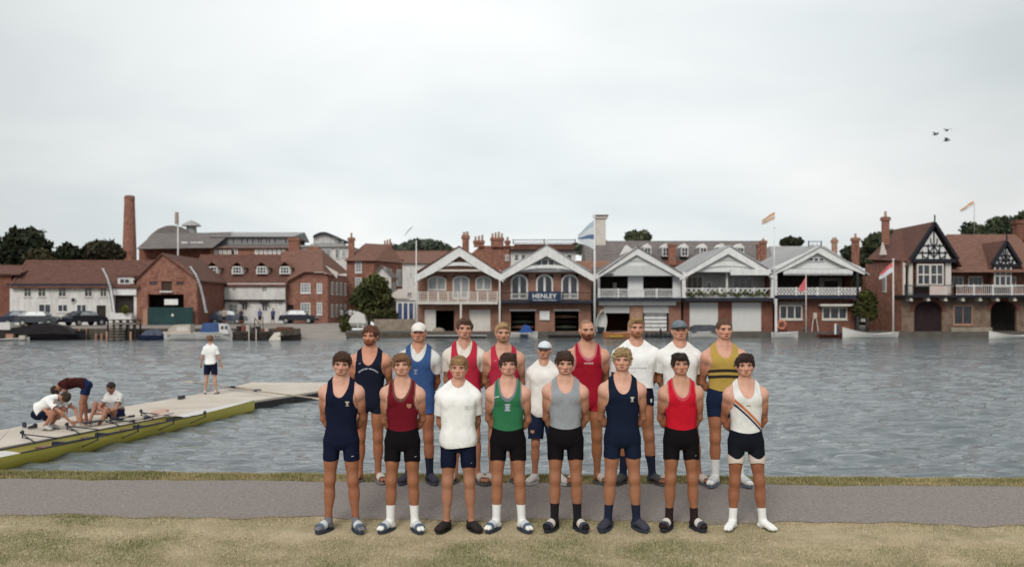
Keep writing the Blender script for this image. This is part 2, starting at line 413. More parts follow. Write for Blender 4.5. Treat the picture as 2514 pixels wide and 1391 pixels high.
def build_person(label, loc, h=1.83, rz=0.0, pose=None, bw=1.0, skin=(.50, .27, .18), tan=(.30, .125, .065), hair=None, beard=None, cap=None,
                 top=None, shorts=None, socks=None, shoes=None, seed=1, res=.0095, group=None, face=True, decals=(), fw=1.0):
    pose = dict(STAND, **(pose or {})); J = joints(pose); rs = np.random.RandomState(seed)
    sc_ = h / 1.838
    root = empty('person', loc, rz, label, 'person', group)
    pts = np.array([J[k] for k in J if not k.startswith('td')] + [np.array(pose['headF'][1]) + np.array(pose['headF'][0]) @ np.array([0, 0, .12])])
    lo = pts.min(0) - (.16, .20, .12); hi = pts.max(0) + (.16, .20, .15); lo[2] = max(lo[2], -.02)
    hM, ho = np.array(pose['headF'][0], float), np.array(pose['headF'][1], float)
    def axis(lo_, hi_, a, b, fine):
        if pose['flat'] and face:
            parts = []
            if lo_ < a: parts.append(np.arange(lo_, a, res))
            parts.append(np.arange(a, min(b, hi_), fine))
            if b < hi_: parts.append(np.arange(b, hi_, res))
            return np.concatenate(parts)
        return np.arange(lo_, hi_, res)
    g = Grid(axis(lo[0], hi[0], ho[0] - .088, ho[0] + .088, res * .6), axis(lo[1], hi[1], ho[1] - .135, ho[1] - .04, res * .55),
             axis(lo[2], hi[2], ho[2] + .005, ho[2] + .16, res * .55))
    cM, co = np.array(pose['chestF'][0], float), np.array(pose['chestF'][1], float)
    pM, po = np.array(pose['pelF'][0], float), np.array(pose['pelF'][1], float)
    C = lambda p: co + cM @ np.array(p, float)
    H = lambda p: ho + hM @ np.array(p, float)
    same = np.allclose(cM, pM) and np.allclose(co, po)
    # ---- torso + legs (used by the clothes too)
    def torso(F, loose=0.0, hemw=0.0, pec=1.0):
        tb = []
        for z, w, d, c in TORSO:
            lw = loose + (hemw * np.clip((1.40 - z) / .35, 0, 1))
            tb.append((z, (w + lw) * bw, (d + lw * .9) * (bw * .5 + .5), c))
        if same: F.prof((cM, co), tb)
        else:
            F.prof((cM, co), [t for t in tb if t[0] >= 1.05], k=.05); F.prof((pM, po), [t for t in tb if t[0] <= 1.13], k=.06)
            F.ell(C((0, 0, 1.08)), (.14 * bw + loose, .10 + loose, .11), .05, cM)
        for s in (-1, 1):
            F.ell(C((s * .078 * bw, -.078 + .012 * (1 - pec), 1.355)), (.080 * bw + loose, .042 + loose, .062), .03 + .03 * (1 - pec), cM)
            F.cap(C((s * .04, .022, 1.555)), C((s * .155 * bw, .02, 1.445)), .042, .045 + loose, .04)
            F.ell(po + pM @ np.array((s * .078, .060, .905)), (.080 * bw, .070, .085), .03, pM)
            F.ell(J['sh_' + 'rxl'[s + 1]] * (bw if same else 1, 1, 1) + (-s * .006 * same, 0, -.004), (.053 * bw + loose, .056 + loose, .068), .035)
            F.ell(C((s * .11 * bw, .06, 1.33)), (.06, .05, .12), .04, cM)
        return F
    def legs(F, extra=0.0, foot=True, thigh_only=False):
        for sd in 'rl':
            hp, kn, an, td = J['hip_' + sd], J['knee_' + sd], J['ankle_' + sd], J['td_' + sd]
            b = bw * .6 + .4
            F.cap(hp, kn, .086 * b + extra, .056 * b + extra * 1.6, .015)
            F.ell(hp + (kn - hp) * .45 + (0, -.012, 0), (.070 * b + extra, .080 * b + extra, .15), .02)
            if thigh_only: continue
            F.cap(kn, an, .052 * b, .036, .02)
            ax = (an - kn) / np.linalg.norm(an - kn)
            bk = np.array([0, 1, 0]) if abs(ax[2]) > .6 else np.array([0, 0, -1])
            F.ell(kn + (an - kn) * .33 + bk * .014, (.056 * b, .056 * b, .13) if abs(ax[2]) > .6 else (.056,) * 3, .03)
            F.ell(kn + (0, -.008, .0), (.050 * b, .052 * b, .075), .03)
            if foot:
                sidev = np.cross(td, (0, 0, 1)); f0 = an.copy(); f0[2] = an[2] - .045
                F.cap(an, f0 + td * .0, .037, .036, .015)
                F.ell(f0 - td * .028 + (0, 0, -.008), (.034, .034, .030), .015)
                for e in (-1, 1):
                    F.cap(f0 + td * .03 + sidev * e * .006 + (0, 0, .018), f0 + td * .125 + sidev * e * .019 + (0, 0, -.010), .033, .024, .015)
                    F.cap(f0 + td * .125 + sidev * e * .019 + (0, 0, -.012), f0 + td * .165 + sidev * e * .018 + (0, 0, -.020), .023, .016, .008)
        return F
    FB = torso(g.field()); FT = FB.D.copy()
    legs(FB)
    if pose['flat']: FB.D = np.maximum(FB.D, .002 - g.zs[None, None, :])
    FL = FB.D.copy()
    # ---- arms and hands
    for sd, s in (('r', -1), ('l', 1)):
        sh, el, wr, hd = J['sh_' + sd] * (bw if same else 1, 1, 1), J['el_' + sd] * (bw if same else 1, 1, 1), J['wr_' + sd], J['hand_' + sd]
        b = bw * .7 + .3
        FB.ell(sh + (-s * .004 * same, 0, -.014), (.054 * b, .056 * b, .072), .03)
        FB.cap(sh, el, .046 * b, .037 * b, .02); FB.ell(sh + (el - sh) * .45 + (0, -.006, 0), (.044 * b, .048 * b, .10), .02)
        FB.cap(el, wr, .037 * b, .025, .012); FB.ell(el + (wr - el) * .25, (.040 * b, .040 * b, .06), .02)
        ax = (hd - wr); ln = np.linalg.norm(ax); ax = ax / ln
        sv = np.cross(ax, (0, 1, 0.2)); sv /= np.linalg.norm(sv)
        pc = wr + ax * .05
        FB.cap(wr, pc, .024, .026, .012)
        FB.cap(wr + ax * .03 - sv * .012, wr + ax * .088 - sv * .022, .018, .015, .01); FB.cap(wr + ax * .03 + sv * .012, wr + ax * .088 + sv * .022, .018, .015, .01)
        curl = np.cross(sv, ax) * s * -.25
        for q, (o_, l_) in enumerate(((-.030, .060), (-.010, .072), (.010, .068), (.029, .052))):
            a0 = wr + ax * .088 + sv * o_; a1 = a0 + (ax + curl * .4) * l_ * .55; a2 = a1 + (ax + curl * 1.6) * l_ * .5
            FB.cap(a0, a1, .0095, .009, .004); FB.cap(a1, a2, .009, .008, .003)
        t0 = wr + ax * .035 - sv * .028 * s; FB.cap(t0, t0 + ax * .03 - sv * .025 * s, .013, .011, .008); FB.cap(t0 + ax * .03 - sv * .025 * s, t0 + ax * .058 - sv * .03 * s, .011, .009, .003)
    # ---- neck and head
    nb = C((0, .022, 1.49))
    FB.cap(nb, H((0, .012, .055)), .062 * (bw * .5 + .5), .056 * (bw * .5 + .5), .03)
    if pose['flat']: FB.cap((0, -.035, 1.475), H((0, -.012, .02)), .022, .028, .03)
    FB.ell(H((0, .018, .128)), (.073 * fw, .092, .088), .01, hM)
    FB.ell(H((0, -.018, .075)), (.065 * fw, .068, .062), .025, hM)
    FB.ell(H((0, -.058, .030)), (.030 * fw, .026, .020), .025, hM)
    for s in (-1, 1):
        FB.cap(H((s * .052 * fw, .01, .062)), H((s * .022, -.058, .028)), .016, .014, .025)
        FB.ell(H((s * .040 * fw, -.058, .086)), (.022, .018, .018), .02, hM)
        FB.ell(H((s * .076 * fw, .012, .098)), (.009, .019, .031), .006, hM @ rot('Z', s * -18))
        FB.ell(H((s * .034, -.088, .112)), (.018, .014, .011), .012, hM, op='-')
        FB.cap(H((s * .012, -.080, .132)), H((s * .050 * fw, -.066, .130)), .011, .008, .012)
    FB.cap(H((0, -.076, .118)), H((0, -.096, .077)), .009, .0135, .014)
    for s in (-1, 1):
        FB.ell(H((s * .012, -.090, .070)), (.009, .010, .008), .006, hM)
        FB.cap(H((0, -.086, .049)), H((s * .020, -.079, .047)), .0065, .004, .005)
    FB.cap(H((-.017, -.080, .037)), H((.017, -.080, .037)), .0068, .0068, .005)
    FB.cap(H((-.024, -.098, .0435)), H((.024, -.094, .0435)), .0035, .0035, .003, op='-')
    FB.ell(H((0, -.08, .028)), (.02, .01, .005), .008, hM, op='-')
    if pose['flat']: FB.D = np.maximum(FB.D, .001 - g.zs[None, None, :])
    V, Q = FB.mesh()
    hl = (V - ho) @ hM
    # ---- skin colour: pale chest, tanned limbs, warmer cheeks, lips
    col = np.empty((len(V), 3)); skin_ = np.array(skin); tan_ = np.array(tan)
    z = V[:, 2]
    if pose['flat']:
        armw = np.clip((np.abs(V[:, 0]) / bw - .15) / .05, 0, 1) * np.clip((1.42 - z) / .16, 0, 1)
        legw = np.clip((.95 - z) / .1, 0, 1)
        w = np.clip(np.maximum(armw, legw), 0, 1) * .95
        w = np.where(z < 1.15, np.maximum(w, .95), w)
        w = np.where(hl[:, 2] > -.04, .13, w)
        w = w + .10 * np.clip((.55 - z) / .1, 0, 1) * np.clip((z - .42) / .06, 0, 1)
    else: w = np.full(len(V), .75)
    w = np.clip(w + .08 * vnoise(V, 40, seed), 0, 1)[:, None]
    col[:] = skin_ * (1 - w) + tan_ * w
    if face:
        ck = np.exp(-(((np.abs(hl[:, 0]) - .042) / .02) ** 2 + ((hl[:, 2] - .080) / .022) ** 2)) * (hl[:, 1] < -.02)
        ck = np.maximum(ck, np.exp(-((hl[:, 0] / .016) ** 2 + ((hl[:, 2] - .075) / .02) ** 2)) * (hl[:, 1] < -.08))
        col *= 1 - ck[:, None] * np.array([.06, .22, .25])
        lp = np.exp(-((hl[:, 0] / .021) ** 4 + ((hl[:, 2] - .043) / .011) ** 4)) * (hl[:, 1] < -.06)
        col = col * (1 - lp[:, None]) + (skin_ * np.array([.74, .52, .52])) * lp[:, None]
        ml = np.exp(-((hl[:, 0] / .024) ** 4 + ((hl[:, 2] - .0435) / .003) ** 2)) * (hl[:, 1] < -.06)
        col *= 1 - .45 * ml[:, None]  # shade painted into the crease between the lips
        so = np.exp(-(((np.abs(hl[:, 0]) - .034) / .019) ** 2 + ((hl[:, 2] - .112) / .012) ** 2)) * (hl[:, 1] < -.03)
        col *= 1 - so[:, None] * np.array([.16, .26, .27])  # eye sockets darkened in the colour, as shade under the brow
    else: hl = hl
    skinm = mat('skin', (.5, .3, .2), .52, spec=.35, attr='Col', var=.06, scale=30, bump=.05, bscale=90)
    lift = shoes['sole'] if shoes else 0.0
    up = np.array([0, 0, lift])
    def put(name, V_, F_, m, parent=root, smooth=True, colors=None):
        V_ = np.asarray(V_, float)
        w_ = np.clip(((V_ - ho) @ hM[:, 2] + .02) / .05, 0, 1) * np.clip((.40 - np.linalg.norm(V_ - ho, axis=1)) / .1, 0, 1)
        hl_ = (V_ - ho) @ hM; V_ = V_ + (hl_ * np.array([.10, .06, -.025])) @ hM.T * (w_ * w_ * (3 - 2 * w_))[:, None]
        return np_mesh(name, (np.asarray(V_) + up) * sc_, F_, m, parent, smooth, colors)
    body = put('body', V, Q, skinm, colors=col)
    # ---- face parts
    for s in (-1, 1):
        mb = MB(); mb.ell((0, 0, 0), (.0125, .0105, .0085), 10, 8)
        put('eye', np.array([H((s * .034 * (fw * .5 + .5) + p[0], -.0745 + p[1], .1125 + p[2])) for p in mb.v]), mb.f, mat('eye', (.45, .42, .40), .25, col2=(.38, .34, .31)))
        mb = MB(); mb.ell((0, 0, 0), (.0066, .004, .0066), 8, 6)
        put('iris', np.array([H((s * .034 * (fw * .5 + .5) + p[0], -.0832 + p[1], .1125 + p[2])) for p in mb.v]), mb.f, mat('iris', (.055, .042, .034), .3, var=.2))
        hc = beard[0] if beard else (hair[1] if hair else (.1, .06, .04))
        mb = MB(); mb.tube([(s * .013, -.090, .1275), (s * .028, -.0885, .1325), (s * .045 * fw, -.0775, .130), (s * .054 * fw, -.066, .124)], [.0022, .0034, .003, .0015], 6)
        put('eyebrow', np.array([H(p) for p in mb.v]), mb.f, mat('brow_%.2f_%.2f' % (hc[0], hc[1]), tuple(c * .55 for c in hc), .9, var=.3, scale=200))
        mb = MB(); mb.tube([(s * .020, -.0845, .1175), (s * .034, -.0885, .1215), (s * .049 * fw, -.078, .1160)], [.0012, .0020, .0012], 5)
        put('eyelid', np.array([H(p) for p in mb.v]), mb.f, mat('lash', (.06, .03, .02), .8, var=.2))
    # ---- hair
    def hairmat(c):
        return mat('hair_%.3f_%.3f_%.3f' % c, tuple(k * .78 for k in c), .55, spec=.3, col2=tuple(k * 1.3 for k in c), scale=28, bump=.9, bscale=130, aniso=(2.2, 2.2, .5))
    HP = dict(res=.0048)
    if hair or beard or cap:
        r = HP['res']; a = np.arange(-.125, .125, r); b_ = np.arange(-.145, .16, r); c_ = np.arange(-.05, .27, r)
        hg = Grid(a, b_, c_)
        X, Y_, Z_ = np.meshgrid(a, b_, c_, indexing='ij'); PT = np.stack([X, Y_, Z_], -1)
    if hair:
        kind, hc = hair[0], hair[1]; th = hair[2] if len(hair) > 2 else .016; fringe = hair[3] if len(hair) > 3 else .150
        F = hg.field(); F.ell((0, .022, .132), (.074 * fw + th * .75, .094 + th * .8, .088 + th), .01)
        if kind in ('mop', 'curly'):
            F.ell((0, -.035, .185), (.062 * fw, .055, .028 + th * .4), .03); F.ell((rs.uniform(-.02, .02), .02, .205), (.06, .07, .03), .03)
        if kind == 'quiff': F.ell((0, -.050, .200), (.052, .045, .030 + th * .5), .03)
        amp = {'short': .0025, 'buzz': .001, 'mop': .0065, 'curly': .0115, 'quiff': .005, 'mullet': .008}[kind]
        fr = {'curly': 95, 'mop': 62}.get(kind, 70)
        nzz = vnoise(PT * np.array([1.0, 1.0, .55 if kind != 'curly' else 1]), fr, seed) + .6 * vnoise(PT, fr * 1.9, seed + 3)
        F.D = F.D - nzz * amp
        # cut away the face and the nape
        ang = np.abs(X) / fw
        wig = .007 * np.sin(X * 170 + seed * 1.3) + .005 * np.sin(X * 310 + seed) if kind in ('mop', 'curly', 'mullet') else .003 * np.sin(X * 140 + seed)
        line = fringe - .006 * (ang / .05) ** 2 + wig
        side = np.clip((ang - .052) / .012, 0, 1)          # temples: hair comes down to a sideburn
        line = line * (1 - side) + (.098 + .012 * (kind == 'short') + .02 * (kind == 'buzz')) * side
        back = np.clip((Y_ + .018) / .035, 0, 1)            # behind the ears
        low = .045 if kind in ('mop', 'curly', 'short', 'quiff', 'buzz') else .0
        line = line * (1 - back) + (low + .02 * np.sin(X * 60) * .1) * back
        earcut = ((X.__abs__() - .082 * fw) / .03) ** 2 + ((Y_ - .012) / .026) ** 2 + ((Z_ - .094) / .034) ** 2 - 1
        F.D = np.maximum(F.D, (line - Z_) * .9)
        F.D = np.maximum(F.D, -earcut * .02)
        hv, hq = F.mesh(); ht = tris(hq)
        if face and kind != 'buzz':
            # locks lying over the hair mass so that its outline and surface break up
            hn = vnormals(hv, ht); nl = {'short': 420, 'quiff': 420, 'mop': 560, 'curly': 620, 'mullet': 560}[kind]
            pk = rs.choice(len(hv), nl); p0 = hv[pk]; n0 = hn[pk]
            ctr_ = np.array([rs.uniform(-.02, .02), .035, .235]); dr_ = p0 - ctr_; dr_ -= (dr_ * n0).sum(1)[:, None] * n0
            dr_ = dr_ / (np.linalg.norm(dr_, axis=1)[:, None] + 1e-6) + rs.normal(0, .75 if kind == 'curly' else .33, (nl, 3)); dr_ -= (dr_ * n0).sum(1)[:, None] * n0 * .8
            dr_ /= np.linalg.norm(dr_, axis=1)[:, None] + 1e-6; sd_ = np.cross(n0, dr_); sd_ /= np.linalg.norm(sd_, axis=1)[:, None] + 1e-6
            ll = rs.uniform(.5, 1.2, nl)[:, None] * {'short': .011, 'quiff': .016, 'mop': .024, 'curly': .020, 'mullet': .026}[kind]; wl = rs.uniform(.0022, .0045, nl)[:, None]
            base_ = p0 + n0 * .0005; mid_ = base_ + dr_ * ll * .5 + n0 * (.0035 + ll * .10); tip_ = base_ + dr_ * ll + n0 * rs.uniform(-.001, .0035, nl)[:, None]
            lv = np.stack([base_ - sd_ * wl, base_ + sd_ * wl, mid_ + sd_ * wl, mid_ - sd_ * wl, tip_], 1).reshape(-1, 3); b0 = len(hv) + 5 * np.arange(nl)[:, None]
            lt = np.concatenate([b0 + [0, 1, 2], b0 + [0, 2, 3], b0 + [3, 2, 4]]); hv = np.concatenate([hv, lv]); ht = np.concatenate([ht, lt])
        put('hair', ho + hv @ hM.T, ht, hairmat(hc))
    if beard:
        F = hg.field(); th = beard[1]
        F.ell((0, -.018, .060), (.061 * fw + th * .6, .069 + th * .7, .060 + th * .5), .02); F.ell((0, -.062, .026), (.034 * fw + th, .028 + th, .022 + th), .03)
        F.D = F.D - (vnoise(PT, 110, seed) * .002)
        ax_ = np.abs(X) / fw
        upper = np.interp(ax_, [0, .012, .03, .055, .075], [.058, .060, .052, .072, .105])
        F.D = np.maximum(F.D, Z_ - upper); F.D = np.maximum(F.D, Y_ + .002)
        lipc = (X / .021) ** 2 + ((Z_ - .041) / .0075) ** 2 - 1
        F.D = np.maximum(F.D, np.where(Y_ < -.05, -lipc * .01, -1))
        hv, hq = F.mesh(); put('beard', ho + hv @ hM.T, hq, hairmat(beard[0]))
    if cap:
        F = hg.field(); F.ell((0, .020, .140), (.083 * fw, .104, .092), .01)
        F.D = np.maximum(F.D, (.142 + .06 * (-(Y_) * .25)) - Z_)
        hv, hq = F.mesh(); cp = put('cap', ho + hv @ hM.T, hq, mat('cap_' + cap[0], cap[1], .85, var=.04, bump=.15, bscale=60, col2=cap[3] if len(cap) > 3 else None, scale=70))
        # curved brim
        bv = []; n = 13
        for j in range(5):
            for i in range(n):
                a_ = math.pi * (i / (n - 1)) ; xx = -math.cos(a_) * (.074 * fw); yy = -.062 - math.sin(a_) * (.012 + .066 * j / 4)
                bv.append((xx * (1 - .04 * j), yy, .150 - (xx / .074) ** 2 * .012 - .016 * (j / 4)))
        bf = [(j * n + i, j * n + i + 1, (j + 1) * n + i + 1, (j + 1) * n + i) for j in range(4) for i in range(n - 1)]
        nb_ = len(bv); bv2 = bv + [(x, y, z - .004) for x, y, z in bv]; bf2 = bf + [tuple(nb_ + q for q in reversed(f)) for f in bf]
        rim = [j * n for j in range(5)][::-1] + list(range(0))
        edge = list(range(0, n)) ; out = list(range(4 * n, 5 * n))
        for e in (edge, out): bf2 += [(e[i], e[i + 1], nb_ + e[i + 1], nb_ + e[i]) for i in range(n - 1)]
        put('brim', np.array([H(p) for p in bv2]), bf2, mat('brim_' + cap[0], cap[2], .85, var=.05), parent=root)
        mb = MB(); mb.ell((0, .020, .233), (.007, .007, .004), 8, 4); put('cap_button', np.array([H(p) for p in mb.v]), mb.f, mat('cap_' + cap[0], cap[1]))
    # ---- clothes
    def loc_c(p): return (p - co) @ cM
    def cloth(name, colr, V_, T_, wr=.0, rough=.75, **kw):
        if wr: V_ = V_ + vnormals(V_, T_) * (wr * (vnoise(V_ * np.array([1.1, 1, .8]), 19, seed) + .6 * vnoise(V_ * np.array([1.2, 1.2, .7]), 55, seed + 5)))[:, None]
        key = 'cloth_%.3f_%.3f_%.3f' % tuple(colr)
        return put(name, V_, T_, mat(key, tuple(colr), rough + .1, spec=.08, var=.07, scale=14, bump=.6 if colr[0] > .2 else .3, bscale=13, aniso=(1, 1, .7), **kw)), V_
    def sing_field(p, hem=None, neck=1.37, scoop=.090, strap=.142):
        q = loc_c(p) if not same else p
        x = np.abs(q[:, 0]) / bw; zz = q[:, 2]; front = q[:, 1] < .02
        nbz = np.where(front, neck, 1.44); r2 = 1.56 - nbz
        f = (np.sqrt((x / scoop) ** 2 + (np.minimum(zz - 1.56, 0) / r2) ** 2) - 1) * .06
        A = np.interp(zz, [1.19, 1.225, 1.26, 1.31, 1.40, 1.6], [.30, .185, .158, .143, strap, strap - .004])
        f = np.minimum(f, A - x)
        return f
    GAR = {}
    if top and top['kind'] in ('singlet', 'unisuit', 'overtee'):
        iso = .0065 if top['kind'] != 'overtee' else .018
        Fc = Fld(g); Fc.D = FL.copy()
        v, q = Fc.mesh(iso); t = tris(q)
        f = sing_field(v, neck=top.get('neck', 1.37), scoop=top.get('scoop', .090))
        if top['kind'] == 'singlet':
            f = np.minimum(f, v[:, 2] - top['hem'] + .030 * np.cos(v[:, 0] / bw / .16 * 1.4) * (v[:, 1] < .02))
        else:
            f = np.minimum(f, v[:, 2] - top['hem'] - .006 * np.cos(v[:, 0] * 30))
        cv, ct = clip(v, t, f)
        nm = 'singlet' if top['kind'] == 'singlet' else 'unisuit'
        ob, cv = cloth(nm, top['col'], cv, ct, wr=.0016 if top['kind'] != 'overtee' else .0022); GAR['top'] = (cv, ct)
        if top.get('trim'):
            tv, tt = decal(cv, ct, ((-1, 1), (-1, 1), (1.15, 1.6)), lambda p: .011 - sing_field(p, neck=top.get('neck', 1.37), scoop=top.get('scoop', .09)), .0015, 0)
            if len(tt): put('trim', tv, tt, mat('trim_%.2f_%.2f_%.2f' % top['trim'], top['trim'], .8, var=.05))
    if top and top['kind'] in ('tee', 'overtee') or (top and top.get('tee')):
        tt_ = top if top['kind'] == 'tee' else top['tee']
        lo_ = .007 if top['kind'] == 'tee' else .001
        Fc = torso(g.field(), loose=lo_, hemw=tt_.get('flare', .022), pec=0.0)
        sl_ = tt_.get('sleeve', .60)
        for sd in 'rl':
            sh, el = J['sh_' + sd] * (bw if same else 1, 1, 1), J['el_' + sd] * (bw if same else 1, 1, 1)
            Fc.cap(sh - (0, 0, .01), sh + (el - sh) * .9, .052 * bw + (0 if same else .008), .060 * bw + (0 if same else .004), .03)
        v, q = Fc.mesh((.007 if same else .012) if top['kind'] == 'tee' else .004); t = tris(q)
        qq = loc_c(v) if not same else v
        f = qq[:, 2] - tt_['hem'] + .012 * np.sin(qq[:, 0] * 9 + seed)
        # sleeve ends
        for sd in 'rl':
            sh, el = J['sh_' + sd] * (bw if same else 1, 1, 1), J['el_' + sd] * (bw if same else 1, 1, 1)
            tt2 = seg_t(v, sh, el); dist = np.linalg.norm(v - (sh + np.clip(tt2, 0, 1)[:, None] * (el - sh)), axis=1)
            inarm = dist < .085 * bw
            f = np.where(inarm & ((np.abs(qq[:, 0]) > .150 * bw) | (not same)), np.minimum(f, (sl_ - tt2) * .30), f)
        nbz = np.where(qq[:, 1] < .02, tt_.get('neck', 1.50), 1.53); r2 = 1.60 - nbz
        f = np.minimum(f, (np.sqrt((qq[:, 0] / (.078 * bw)) ** 2 + (np.minimum(qq[:, 2] - 1.60, 0) / r2) ** 2 + 0) - 1) * .06)
        cv, ct = clip(v, t, f)
        ob, cv2 = cloth('t_shirt', tt_['col'], cv, ct, wr=.0026 if top['kind'] == 'tee' else .0018, rough=.85)
        if top['kind'] == 'tee': GAR['top'] = (cv2, ct)
    if shorts:
        ex = shorts.get('loose', 0.0)
        Fc = torso(g.field(), loose=ex * .5)
        legs(Fc, extra=ex, thigh_only=True)
        v, q = Fc.mesh(.0085); t = tris(q)
        if same and pose['flat']:
            f = np.minimum(shorts.get('waist', 1.05) + .03 * (1 - np.cos(v[:, 0] / .16)) - v[:, 2] - .02 * (v[:, 1] < 0) * np.cos(v[:, 0] / .17 * 1.5), v[:, 2] - shorts['hem'] - .010 * np.cos((np.abs(v[:, 0]) - .11) * 28) + .006)
        else:
            q2 = (v - po) @ pM
            f = 1.08 - q2[:, 2]
            d2 = []
            for sd in 'rl':
                tt2 = seg_t(v, J['hip_' + sd], J['knee_' + sd]); d2.append((np.linalg.norm(v - (J['hip_' + sd] + tt2[:, None] * (J['knee_' + sd] - J['hip_' + sd])), axis=1), tt2))
            near = np.where(d2[0][0] < d2[1][0], d2[0][1], d2[1][1])
            f = np.minimum(f, (shorts.get('t', .55) - near) * .4)
        cv, ct = clip(v, t, f)
        ob, cv = cloth('shorts', shorts['col'], cv, ct, wr=.0016 if ex == 0 else .004); GAR['shorts'] = (cv, ct)
    # ---- socks and shoes
    Fleg = legs(g.field());
    if pose['flat']: Fleg.D = np.maximum(Fleg.D, .002 - g.zs[None, None, :])
    def leg_side(p, sd): return (p[:, 0] > 0) == (sd == 'l')
    if socks:
        v, q = Fleg.mesh(.0045); t = tris(q)
        for sd in 'rl':
            an, kn = J['ankle_' + sd], J['knee_' + sd]
            f = np.where(np.linalg.norm(v - an, axis=1) < .30, (socks['h'] - seg_t(v, an, kn) * np.linalg.norm(kn - an)) - .085 + .0, -1)
            if pose['flat']: f = np.where(leg_side(v, sd), socks['h'] - v[:, 2], -1)
            cv, ct = clip(v, t, f)
            if len(ct): put('sock', cv, ct, mat('sock_%.2f_%.2f_%.2f' % socks['col'], socks['col'], .9, var=.06, scale=40, bump=.3, bscale=80))
    if shoes:
        for sd in 'rl':
            an, td = J['ankle_' + sd], J['td_' + sd]; sv = np.cross(td, (0, 0, 1.0)) * (1 if sd == 'l' else -1)
            z0 = -lift
            if shoes['kind'] != 'none':
                ol = []
                for k_ in range(20):
                    a_ = 2 * math.pi * k_ / 20; fx = math.cos(a_); fy = math.sin(a_)
                    wdt = .046 if fx > -.2 else .038
                    ol.append(np.array(an) + td * (.058 + .128 * np.sign(fx) * abs(fx) ** .8) + sv * (wdt * np.sign(fy) * abs(fy) ** .75 + .004))
                mb = MB(); mb.prismz([(p[0], p[1]) for p in ol], z0 + .0, .004)
                put('sole', np.array(mb.v), mb.f, mat('sole_%.2f' % shoes['solecol'][0], shoes['solecol'], .8, var=.1), smooth=False)
            if shoes['kind'] == 'slide':
                v, q = Fleg.mesh(.011); t = tris(q); fw_ = (v - an) @ td
                f = np.where(leg_side(v, sd), np.minimum(np.minimum(fw_ - .060, .138 - fw_), np.minimum(v[:, 2] - .004, .13 - v[:, 2])), -1)
                cv, ct = clip(v, t, f)
                if len(ct): put('strap', cv, ct, mat('strap_%.2f_%.2f' % shoes['col'][:2], shoes['col'], .6, var=.05))
                if shoes.get('col3') is not None:
                    f = np.where(leg_side(v, sd), np.minimum(np.minimum(fw_ - .112, .150 - fw_), np.minimum(v[:, 2] - .004, .13 - v[:, 2])), -1)
                    cv, ct = clip(v + vnormals(v, t) * .002, t, f)
                    if len(ct): put('toe_band', cv, ct, mat('strap_%.2f_%.2f' % shoes['col3'][:2], shoes['col3'], .6, var=.05))
            if shoes['kind'] in ('trainer', 'clog'):
                v, q = Fleg.mesh(.009 if shoes['kind'] == 'trainer' else .009); t = tris(q); fw_ = (v - an) @ td
                topz = np.interp(fw_, [-.05, .0, .05, .2], [.095, .080, .090, .2]) if shoes['kind'] == 'trainer' else np.interp(fw_, [-.05, .0, .055, .07, .2], [.062, .060, .075, .2, .2])
                f = np.where(leg_side(v, sd), np.minimum(topz - v[:, 2], .13 - v[:, 2]), -1)
                cv, ct = clip(v, t, f)
                if len(ct): put('shoe', cv, ct, mat('shoe_%.2f_%.2f' % shoes['col'][:2], shoes['col'], .7, var=.1, bump=.2, bscale=60))
    # ---- markings on the clothes
    for which, nm, c, bbox, fn in decals:
        if which in GAR:
            dv, dt = decal(*GAR[which], bbox, fn, .0022)
            if len(dt): put(nm, dv, dt, mat('mark_%.2f_%.2f_%.2f' % tuple(c), c, .8, var=.04), smooth=True)
    return root
# ================================================================== GROUND, PATH, RIVER
WZ = -0.60
GV = np.array([-80, 5, 7, 8.5, 9.9, 10.26, 10.8, 11.47, 12.0, 12.25, 12.36, 12.5, 13.2])
GH = np.array([-1.6, -.38, -.22, -.10, 0, .055, .125, .205, .195, .165, .06, -.85, -2.2])
SK = .043
def gz(x, y): return float(np.interp(y + SK * x, GV, GH))
def on_ground(px, py):
    lo, hi = 5.0, 12.3
    for _ in range(40):
        m = (lo + hi) / 2; p = P(px, py, m)
        if p.z > gz(p.x, p.y): lo = m
        else: hi = m
    return P(px, py, lo)
def strip(name, vs, xs, m, dz=0.0, wob=0.0, edge=0.0):
    V_ = []; F_ = []
    for j, v in enumerate(vs):
        for i, x in enumerate(xs):
            vv = v
            if edge and j in (0, len(vs) - 1): vv = v + edge * (math.sin(x * 2.3 + j) + .7 * math.sin(x * 5.1 + 2 * j) + .5 * math.sin(x * 11.7)) * .5
            z = float(np.interp(vv, GV, GH)) + dz + wob * float(vnoise(np.array([x, vv, 0.]), 1.7))
            V_.append((x, vv - SK * x, z))
    n = len(xs)
    for j in range(len(vs) - 1):
        for i in range(n - 1): F_.append((j * n + i, j * n + i + 1, (j + 1) * n + i + 1, (j + 1) * n + i))
    return np_mesh(name, V_, F_, m, smooth=True)
xs_ = np.concatenate([np.linspace(-300, -12, 12), np.linspace(-11.5, 11.5, 231), np.linspace(12, 300, 12)])

